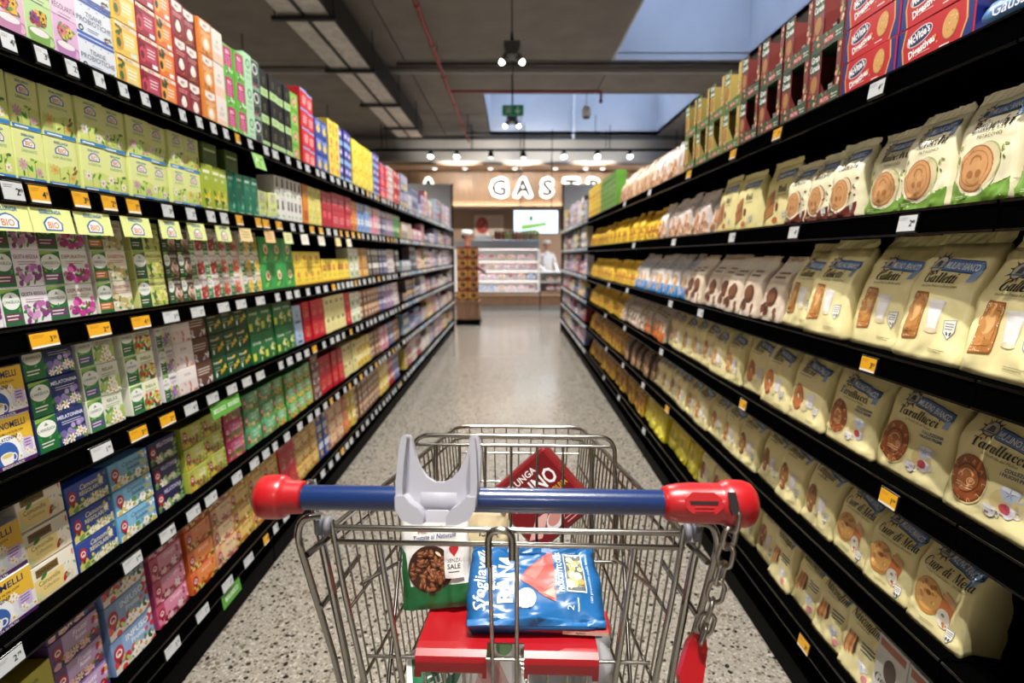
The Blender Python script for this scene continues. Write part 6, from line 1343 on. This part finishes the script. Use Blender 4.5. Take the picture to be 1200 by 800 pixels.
# ---------------------------------------------------------------- the counter hall beyond the aisle
DY = 13.85                                  # front of the chilled cabinet
WH = mat('#e8e6e4', 0.4); STEEL = mat('#a9a8a6', 0.32, 0.9); LEDW = mat('#fff4ea', 0.4, emit=2.5); WARM = mat('#ffd9b0', 0.4, emit=3.0)
# wooden fascia with panel joints over the counter
fa = thing('wooden_fascia', 'oak panelled fascia carrying the large lit letters', 'fascia', (0, 15.9, 0))
k = 0; x = -4.48
while x < 6.4:
    w = (0.36, 0.52, 0.62, 0.44)[k % 4]; MB().box((x + 0.004, 0, 2.74), (x + w - 0.004, 0.05, 3.62), WOODP, 0.003).obj('wood_panel', fa); x += w; k += 1
MB().box((-4.5, 0.051, 2.7), (6.5, 0.12, 3.63), mat('#4a3626', 0.7)).obj('backing', fa)
MB().box((-4.5, -0.05, 2.62), (6.5, 0.05, 2.70), mat('#5a4030', 0.6), 0.004).obj('lower_rail', fa)
MB().box((-4.5, -0.035, 2.701), (6.5, -0.005, 2.715), WARM).obj('led_strip', fa)
so = thing('wooden_soffit', 'oak soffit with round downlights above the lit letters', 'soffit', (0, 15.9, 3.64))
MB().box((-4.5, -0.9, 0), (6.5, 0.12, 0.06), WOODP).obj('board', so)
for x in (-2.05, -1.25, -0.57, 0.08, 1.15, 1.95, 2.4):
    d_ = MB().lathe([(0.07, -0.02), (0.085, -0.015), (0.085, 0.0)], WH, 18, Matrix.Translation((x, -0.45, 0))).obj('downlight', so)
    MB().lathe([(0.02, -0.05), (0.06, -0.03), (0.066, -0.0205)], LEDW, 16, Matrix.Translation((x, -0.45, 0))).obj('lens', d_)
def slab(mb, pts, fs, y0, y1, m):
    """flat triangles with thickness from y0 (front) to y1"""
    n = len(pts); ed = {}
    for f in fs:
        for i in range(len(f)):
            e = (f[i], f[(i + 1) % len(f)]); ed[e] = 1
    vs = [(x, y0, z) for x, z in pts] + [(x, y1, z) for x, z in pts]
    sd = [(b, a, a + n, b + n) for (a, b) in ed if (b, a) not in ed]
    mb.add(vs, list(fs) + [tuple(n + i for i in reversed(f)) for f in fs] + sd, m)
def letters(t, x, z, h, name, label, pitch):
    for k, ch in enumerate(t):
        vs, fs, wd = text_mesh(ch, 'w'); v2, f2, w2 = text_mesh(ch, 'b'); o = thing(name, label % (ch, ordn(k + 1)), 'letter', (x + k * pitch, 15.8985, z), group='lit letters on the wooden fascia')
        a = MB(); kx = h if wd * h < 0.44 else 0.44 / wd
        for n_, (ax, ay) in enumerate([(0.068 * math.cos(q * math.pi / 4), 0.068 * math.sin(q * math.pi / 4)) for q in range(8)]): slab(a, [(px * kx + ax, py * h + ay) for px, py in vs], fs, -0.04 - 0.0004 * n_, 0, mat('#fffaf2', 0.4, emit=1.5))
        a.obj('glowing_face', o)
        b_ = MB(); slab(b_, [(px * kx, py * h) for px, py in v2], f2, -0.052, -0.0445, mat('#1c1a18', 0.6)); b_.obj('dark_inlay', o)
letters('GASTRONOMIA', -0.36, 2.98, 0.40, 'sign_letter', 'white glowing letter %s, %s letter of the main counter sign', 0.66)
letters('A', -2.28, 2.98, 0.40, 'sign_letter', 'white glowing letter %s, %s one left of the main sign', 0.66)
# wall behind the counter
MB().box((-9, 16.03, 3.75), (9, 16.1, CZ - 0.002), mat('#b9b4ac', 0.7)).obj('wall_bulkhead', kind='structure')
for x in (-1.25, -0.57, 0.08, 1.15, 1.95):
    ld = bpy.data.lights.new('downlight', 'SPOT'); ld.energy = 26; ld.color = (1, 0.88, 0.74); ld.spot_size = math.radians(110); ld.spot_blend = 0.8; ld.shadow_soft_size = 0.06
    put('downlight_lamp', ld, None, (x, 15.45, 3.57), (math.radians(22), 0, 0))
ld = bpy.data.lights.new('cove', 'AREA'); ld.shape = 'RECTANGLE'; ld.size = 9; ld.size_y = 0.03; ld.energy = 16; ld.color = (1, 0.8, 0.62); put('cove_light', ld, None, (1.0, 15.87, 2.722), (math.radians(160), 0, 0))
MB().box((-4.5, 16.6, 0), (6.5, 16.7, 3.6), mat('#a98c74', 0.7)).obj('wall_counter', kind='structure')
MB().box((-4.5, 15.0, 3.70), (6.5, 18.8, 3.74), mat('#b8b2a8', 0.7)).obj('ceiling_counter', kind='structure')
po = thing('meat_poster', 'pale wall board with a red meat picture', 'poster', P(573, 264, 16.24))
pm = MB().box((-0.42, 0, -0.30), (0.42, 0.03, 0.30), mat('#d8c4ae', 0.5), 0.004); c = Canvas(0.84, 0.6, 3); c.ell(0.27, 0.5, 0.3, 0.4, '#b8453e', n=20); c.scatter(0.15, 0.25, 0.4, 0.75, 10, 0.08, ['#d88a80', '#8a2a28', '#e0a8a0']); c.lines(0.55, 0.9, 0.75, 4, 0.14, '#8a7a68', 0.02); c.emit(pm, lambda x, y, o: (x - 0.42, -o - 0.0004, y - 0.30)); pm.obj('board', po)
tv = thing('menu_screen', 'bright wide screen showing a green drawing above the counter', 'screen', P(628, 260, 14.6))
MB().box((-0.59, 0, -0.31), (0.59, 0.05, 0.31), BLK2, 0.006).obj('casing', tv)
MB().box((-0.57, -0.003, -0.29), (0.57, -0.0005, 0.29), mat('#dceefc', 0.3, emit=0.95)).obj('display', tv)
pm = MB(); c = Canvas(1.14, 0.58, 3); G1, G2 = '#9ad45a', '#5a9a34'
c.poly([(0.16, 0.36), (0.72, 0.48), (0.76, 0.36), (0.4, 0.22), (0.18, 0.16)], G1); c.poly([(0.16, 0.1), (0.5, 0.18), (0.56, 0.06), (0.2, 0.02)], G1); c.ell(0.39, 0.66, 0.09, 0.12, G2); c.lines(0.3, 0.8, 0.56, 2, 0.06, '#a8c8e0', 0.02); c.emit(pm, lambda x, y, o: (x - 0.57, -0.0035 - o, y - 0.29)); pm.obj('screen_graphic', tv)
for x in (-0.4, 0.4): MB().tube([(x, 0.02, 0.31), (x, 0.02, CZ - tv.location.z)], 0.012, DARKM, 8).obj('hanger', tv)
# chilled display cabinet
cb = thing('chilled_cabinet', 'open chilled display cabinet with lit white shelves and wooden base', 'cabinet', (-0.36, DY, 0))
MB().box((-1.04, 0.02, 0.12), (1.04, 0.9, 0.46), WOODD, 0.006).obj('wooden_base', cb)
MB().box((-1.04, 0.05, 0.0), (1.04, 0.88, 0.119), STEEL, 0.004).obj('kick_plate', cb)
MB().box((-1.04, 0.0, 0.37), (1.04, 0.019, 0.40), mat('#d8c0a0', 0.3, 0.6)).obj('bumper_rail', cb)
MB().box((-1.04, 0.82, 0.461), (1.04, 0.9, 1.72), WH).obj('back_panel', cb)
MB().box((-1.04, 0.25, 1.50), (1.04, 0.819, 1.72), mat('#8f9092', 0.4, 0.4), 0.01).obj('canopy', cb)
for x in (-1.04, 1.0): MB().box((x, 0.02, 0.461), (x + 0.04, 0.819, 1.499), WH).obj('side_panel', cb)
SHZ = [(0.47, 0.02), (0.74, 0.14), (0.985, 0.24), (1.22, 0.34)]
for z, y0 in SHZ:
    s_ = MB().box((-1.0, y0, z - 0.03), (1.0, 0.818, z), WH, 0.004).obj('shelf', cb)
    MB().box((-1.0, y0 + 0.02, z - 0.042), (1.0, y0 + 0.05, z - 0.031), LEDW).obj('led_strip', s_)
MB().box((-1.0, 0.27, 1.485), (1.0, 0.33, 1.499), LEDW).obj('led_strip', cb)
for z in (0.70, 0.945, 1.18, 1.46):
    ld = bpy.data.lights.new('cabinet_light', 'AREA'); ld.shape = 'RECTANGLE'; ld.size = 1.95; ld.size_y = 0.05; ld.energy = DECK_W; ld.color = (1, 0.95, 0.93)
    put('cabinet_light', ld, None, (-0.36, DY + 0.20 if z < 1 else DY + 0.34, z - 0.012 if z < 1.4 else z + 0.02), (math.radians(25), 0, 0))
sv = thing('serving_counter', 'low serving counter with white goods and wooden base', 'counter', (1.42, DY, 0))
MB().box((-0.72, 0.02, 0.12), (0.72, 0.9, 0.46), WOODD, 0.006).obj('wooden_base', sv)
MB().box((-0.72, 0.05, 0.0), (0.72, 0.88, 0.119), STEEL, 0.004).obj('kick_plate', sv)
MB().box((-0.72, 0.0, 0.37), (0.72, 0.019, 0.40), mat('#d8c0a0', 0.3, 0.6)).obj('bumper_rail', sv)
MB().box((-0.72, 0.85, 0.461), (0.72, 0.9, 0.92), WH).obj('back_panel', sv)
MB().box((-0.72, 0.2, 0.921), (0.72, 0.9, 0.95), WH, 0.004).obj('top_slab', sv)
MB().box((-0.72, 0.3, 0.67), (0.72, 0.849, 0.69), WH, 0.003).obj('shelf', sv)
PK = []
for kd, (base, fill) in enumerate((('#d8c8c8', '#b8686a'), ('#d8ccc8', '#8a3038'), ('#dccfc4', '#c89880'), ('#e0d4d4', '#d0a0a4'), ('#c8d0dc', '#8096b8'))):
    m_ = MB().box((-0.085, -0.06, 0), (0.085, 0.06, 0.035), mat(base, 0.35), 0.008); m_.ball((0, 0, 0.035), (0.07, 0.048, 0.02), mat(fill, 0.5), 10, 6)
    PK.append((m_.mesh('meat_pack'), ('pink', 'dark red', 'peach', 'pale pink', 'bluish')[kd]))
R = random.Random(3); SHNAME = ['bottom', 'lower middle', 'upper middle', 'top']
for q, (z, y0) in enumerate(SHZ):
    for k in range(14):
        x = -1.23 + k * 0.243 + R.uniform(-0.01, 0.01)
        if not -0.95 < x < 1.3 or 0.5 < x < 0.82 or (x > 0.8 and q > 1): continue
        me, nm = PK[R.randrange(5)]
        put('meat_pack', me, None, (x, DY + (y0 if x < 0.6 else 0.34) + 0.11, (z if x < 0.6 else (0.47, 0.70)[min(q, 1)]) + 0.0175), (math.radians(16), 0, R.uniform(-0.15, 0.15)), (1.2, 1.15, 2.3), '%s meat pack, %s on the %s shelf of the %s' % (nm, ordn(k - (0 if x < 0.6 else 7)), SHNAME[q] if x < 0.6 else ('bottom', 'upper')[min(q, 1)], 'chilled cabinet' if x < 0.6 else 'serving counter'), 'meat pack', 'packs in the chilled cabinet')
# jars on top of the cabinet
JC = ['#5a2a1c', '#6a2f22', '#8a3a26', '#7a8a4a', '#8a9a58', '#8a4a34', '#9a5a3a', '#a86a48', '#7a6a40', '#8a7a4c', '#6a5a3a', '#9a8a60', '#a09058']
for k in range(13):
    jx = -0.40 + k * 0.087; t = put('sauce_jar', None, None, (jx, DY + 0.42, 1.7206), None, None, '%s jar, %s on top of the chilled cabinet' % (('dark', 'russet', 'green', 'ochre')[min(3, k // 3)], ordn(k + 1)), 'jar', 'jars on the chilled cabinet')
    MB().lathe([(0.034, 0), (0.042, 0.006), (0.042, 0.17), (0.034, 0.195)], mat(JC[k], 0.3, coat=0.4), 12).obj('glass_body', t)
    MB().lathe([(0.038, 0.196), (0.038, 0.222)], mat('#3a2a22', 0.4), 12).obj('lid', t)
sc_ = thing('white_scale', 'low white weighing scale on the chilled cabinet', 'scale', (-0.72, DY + 0.5, 1.7206))
MB().box((-0.2, -0.16, 0), (0.2, 0.16, 0.12), mat('#d8d2c8', 0.5), 0.01).obj('housing', sc_)
MB().box((-0.18, -0.14, 0.121), (0.18, 0.14, 0.135), STEEL, 0.004).obj('weighing_plate', sc_)
# plinth with panettone cartons at the end of the left rack
dp_ = thing('display_plinth', 'square wooden plinth with a black base by the counter', 'plinth', (-0.855, 10.9, 0))
MB().box((-0.235, 0.0, 0.0), (0.235, 0.45, 0.11), BLK2, 0.004).obj('black_base', dp_)
MB().box((-0.215, 0.015, 0.1105), (0.215, 0.435, 0.46), WOODD, 0.004).obj('wooden_box', dp_)
MB().box((-0.225, 0.005, 0.4605), (0.225, 0.445, 0.475), mat('#8a6a4c', 0.5), 0.003).obj('top_board', dp_)
pm = MB().box((-0.1, 0, 0), (0.1, 0.2, 0.205), mat('#6a1c1a', 0.4), 0.004); c = Canvas(0.2, 0.205, 2); c.rect(0.04, 0.24, 0.96, 0.84, '#a87a34'); c.ell(0.5, 0.55, 0.26, 0.24, '#7a5220'); c.ell(0.6, 0.48, 0.2, 0.16, '#26120c'); c.rect(0.02, 0.02, 0.98, 0.15, '#3a1210'); c.lines(0.2, 0.8, 0.08, 1, 0.1, '#d8b060', 0.04); c.emit(pm, lambda x, y, o: (x - 0.1, -o - 0.0002, y)); PAN = pm.mesh('cake_carton')
for r in range(5):
    for cix in range(2): put('cake_carton', PAN, None, (-0.958 + cix * 0.206, 10.92, 0.4762 + r * 0.2065), None, None, 'red and gold cake carton, %s column, %s row on the plinth' % (('left', 'right')[cix], ROWN[5][r]), 'carton', 'cake cartons on the plinth')
# spot track near the counter
tr = thing('spot_track', 'black ceiling track with round spotlights before the counter', 'track light', (0, 14.4, 3.9))
MB().box((-3.5, -0.02, -0.02), (4.5, 0.02, 0.02), BLK2).obj('track', tr)
MB().box((-3.5, 0.55, 0.10), (4.5, 0.6, 0.14), DARKM).obj('rear_track', tr)
for x in (-3.2, -1.0, 0.3, 2.4, 4.2): MB().tube([(x, 0, 0.02), (x, 0, CZ - 3.9)], 0.01, BLK2, 6).tube([(x, 0.575, 0.14), (x, 0.575, CZ - 3.9)], 0.008, BLK2, 6).obj('drop_rod', tr)
for k, x in enumerate((-2.0, -1.36, -0.52, 0.28, 1.28, 2.1, 2.9)):
    lit = k not in (2, 3)
    R_ = Matrix.Translation((x, 0, -0.10)) @ Matrix.Rotation(math.radians(-35 if lit else 0), 4, 'X')
    hd = MB().lathe([(0.02, 0.09), (0.06, 0.05), (0.068, -0.07), (0.06, -0.07)], BLK2, 16, R_).obj('spot_head', tr)
    MB().lathe([(0.02, -0.085), (0.05, -0.08), (0.062, -0.072)], mat('#fff8ec', 0.3, emit=22.0 if lit else 3.0), 16, R_).obj('lens', hd)
    ld = bpy.data.lights.new('track_spot', 'SPOT'); ld.energy = TRACK_W; ld.color = (1, 0.95, 0.88); ld.spot_size = math.radians(100); ld.spot_blend = 0.7; ld.shadow_soft_size = 0.05
    put('track_spot', ld, None, tr.location + Vector((x, -0.06 if lit else 0, -0.22)), (math.radians(105 if k % 2 else 25), 0, 0))
# unseen lamps added over the aisles on either side to lighten the ceiling
for k, (x, y) in enumerate([(sx * 3.9, y) for sx in (-1, 1) for y in (0.35, 4.5, 8.7, 12.5)]):
    o = thing('pendant_lamp', 'unseen fill lamp added over the neighbouring aisle, %s side, %s from camera' % (('left', 'right')[k // 4], ordn(k % 4 + 1)), 'lamp', (x, y, SPOT_Z), group='unseen fill lamps added over neighbouring aisles')
    MB().tube([(0, 0, 0.13), (0, 0, CZ - SPOT_Z)], 0.007, BLK2, 6).obj('rod', o)
    MB().prism([(-0.095, 0.13), (-0.095, 0.06), (-0.05, -0.02), (0.05, -0.02), (0.095, 0.06), (0.095, 0.13)], 0.22, HOUS, Matrix.Translation((0, -0.11, 0))).obj('housing', o)
    MB().lathe([(0.016, -0.09), (0.03, -0.06), (0.034, -0.021)], GLOW, 14).obj('lens', o)
    ld = bpy.data.lights.new('ceiling_fill_light', 'SPOT'); ld.energy = SIDE_W; ld.color = (1.0, 0.93, 0.85); ld.spot_size = math.radians(150); ld.spot_blend = 0.5; ld.shadow_soft_size = 0.08
    put('ceiling_fill_light', ld, None, (x, y, SPOT_Z - 0.12))

# ---------------------------------------------------------------- two people at the counter
def person(label, loc, rotz, height, skin, coat, legs, cap, hair, arms):
    k = height / 1.75; root = thing('person', label, 'person', loc, (0, 0, rotz))
    J = {'pel': (0, 0, 0.95), 'bel': (0, -0.01, 1.1), 'che': (0, 0.0, 1.3), 'nck': (0, 0.0, 1.48), 'hd0': (0, -0.01, 1.56), 'hd1': (0, -0.015, 1.65), 'hd2': (0, -0.005, 1.72)}
    RD = {'pel': .15, 'bel': .14, 'che': .155, 'nck': .06, 'hd0': .07, 'hd1': .088, 'hd2': .06}
    E = [('pel', 'bel'), ('bel', 'che'), ('che', 'nck'), ('nck', 'hd0'), ('hd0', 'hd1'), ('hd1', 'hd2')]
    for s, n in ((-1, 'l'), (1, 'r')):
        J.update({'hip' + n: (s * .09, 0, .9), 'kne' + n: (s * .1, -.01, .5), 'ank' + n: (s * .1, .02, .09), 'toe' + n: (s * .11, -.12, .04), 'sho' + n: (s * .18, 0, 1.4)}); a = arms[0 if s < 0 else 1]
        J.update({'elb' + n: a[0], 'wri' + n: a[1], 'pal' + n: a[2]}); RD.update({'hip' + n: .095, 'kne' + n: .062, 'ank' + n: .045, 'toe' + n: .04, 'sho' + n: .07, 'elb' + n: .05, 'wri' + n: .034, 'pal' + n: .036})
        E += [('pel', 'hip' + n), ('hip' + n, 'kne' + n), ('kne' + n, 'ank' + n), ('ank' + n, 'toe' + n), ('che', 'sho' + n), ('sho' + n, 'elb' + n), ('elb' + n, 'wri' + n), ('wri' + n, 'pal' + n)]
        d = (Vector(a[2]) - Vector(a[1])).normalized(); sd = Vector((s, 0, 0)) if abs(d.x) < 0.8 else Vector((0, 1, 0)); sd = (sd - d * sd.dot(d)).normalized()
        for fi in range(5):
            p0 = Vector(a[2]) + sd * (-.028 + .016 * fi); ln = (.045, .075, .085, .08, .06)[fi]; nm = 'f%d%s' % (fi, n)
            if fi == 0: p0 = Vector(a[1]) + d * .03 - sd * .03
            J[nm] = tuple(p0 + d * ln + (sd * -.02 if fi == 0 else Vector((0, 0, -.01)))); RD[nm] = .009; E.append(('pal' + n, nm))
    ks = list(J); me = bpy.data.meshes.new('body'); me.from_pydata([tuple(c_ * k for c_ in J[q]) for q in ks], [(ks.index(a), ks.index(b)) for a, b in E], [])
    o = put('body', me, root); md = o.modifiers.new('skin', 'SKIN'); md.use_smooth_shade = True
    for i, q in enumerate(ks): me.skin_vertices[0].data[i].radius = (RD[q] * k, RD[q] * k * (0.72 if q in ('pel', 'bel', 'che') else 1)); me.skin_vertices[0].data[i].use_root = q == 'pel'
    o.modifiers.new('sub', 'SUBSURF').levels = 1; o.modifiers['sub'].render_levels = 2; me.materials.append(person_mat(k, skin, coat, legs))
    h = (0, -0.012, 1.655)
    MB().ball([c_ * k for c_ in (0, 0.01, 1.665)], (.096 * k, .104 * k, .1 * k), mat(hair, 0.7), 16, 10, fn=lambda q: Vector((q.x, max(q.y, -0.03), max(q.z, -0.05)))).obj('hair', root)
    MB().lathe([(.1 * k, 0), (.106 * k, .02 * k), (.108 * k, .05 * k), (.09 * k, .085 * k), (.02 * k, .095 * k)], mat(cap, 0.7), 18, Matrix.Translation((0, 0, 1.69 * k))).obj('cap', root)
    for s in (-1, 1):
        MB().ball([c_ * k for c_ in (s * .032, -.098, 1.655)], (.011 * k, .006 * k, .008 * k), mat('#2a2220', 0.3), 8, 6).obj('eye', root)
        MB().ball([c_ * k for c_ in (s * .09, 0.0, 1.645)], (.014 * k, .02 * k, .03 * k), mat(skin, 0.6), 8, 6).obj('ear', root)
    MB().ball([c_ * k for c_ in (0, -.104, 1.632)], (.013 * k, .02 * k, .022 * k), mat(skin, 0.6), 8, 6).obj('nose', root)
    MB().ball([c_ * k for c_ in (0, -.09, 1.592)], (.026 * k, .008 * k, .007 * k), mat('#a86a60', 0.6), 8, 6).obj('mouth', root)
    return root
def person_mat(k, skin, coat, legs):
    m, nt, b = nodemat('person_cloth'); tc = nt.nodes.new('ShaderNodeTexCoord'); sx = nt.nodes.new('ShaderNodeSeparateXYZ'); nt.links.new(tc.outputs['Object'], sx.inputs[0])
    r = nt.nodes.new('ShaderNodeMapRange'); r.inputs[1].default_value = 0; r.inputs[2].default_value = 2 * k; nt.links.new(sx.outputs['Z'], r.inputs[0])
    cr = ramp(nt, [(0.0, '#2a2a2c'), (0.045, legs), (0.40, coat), (0.742, skin)], True); nt.links.new(r.outputs[0], cr.inputs[0]); nt.links.new(cr.outputs[0], b.inputs['Base Color']); b.inputs['Roughness'].default_value = 0.7
    return m
person('person in a white coat and white cap behind the serving counter', (0.93, 15.3, 0), math.radians(20), 1.72, '#c8957a', '#eceae8', '#d8d4d0', '#f2f0ee', '#3a2a22', (((-.26, 0, 1.13), (-.22, -.2, 1.02), (-.2, -.26, 1.0)), ((.26, 0, 1.13), (.22, -.2, 1.02), (.2, -.26, 1.0))))
person('person with a white cap and dark red jacket behind the cartons', (-0.92, 11.75, 0), math.radians(70), 1.83, '#a8705a', '#5a2428', '#2a2c34', '#f4f2f0', '#2a1e1a', (((-.27, .02, 1.13), (-.25, -.05, .9), (-.25, -.08, .82)), ((.27, .02, 1.13), (.24, -.18, 1.0), (.22, -.25, .97))))
bpy.data.objects.remove(FONTO); bpy.data.curves.remove(FONTC); bpy.data.scenes.remove(DRAFT)
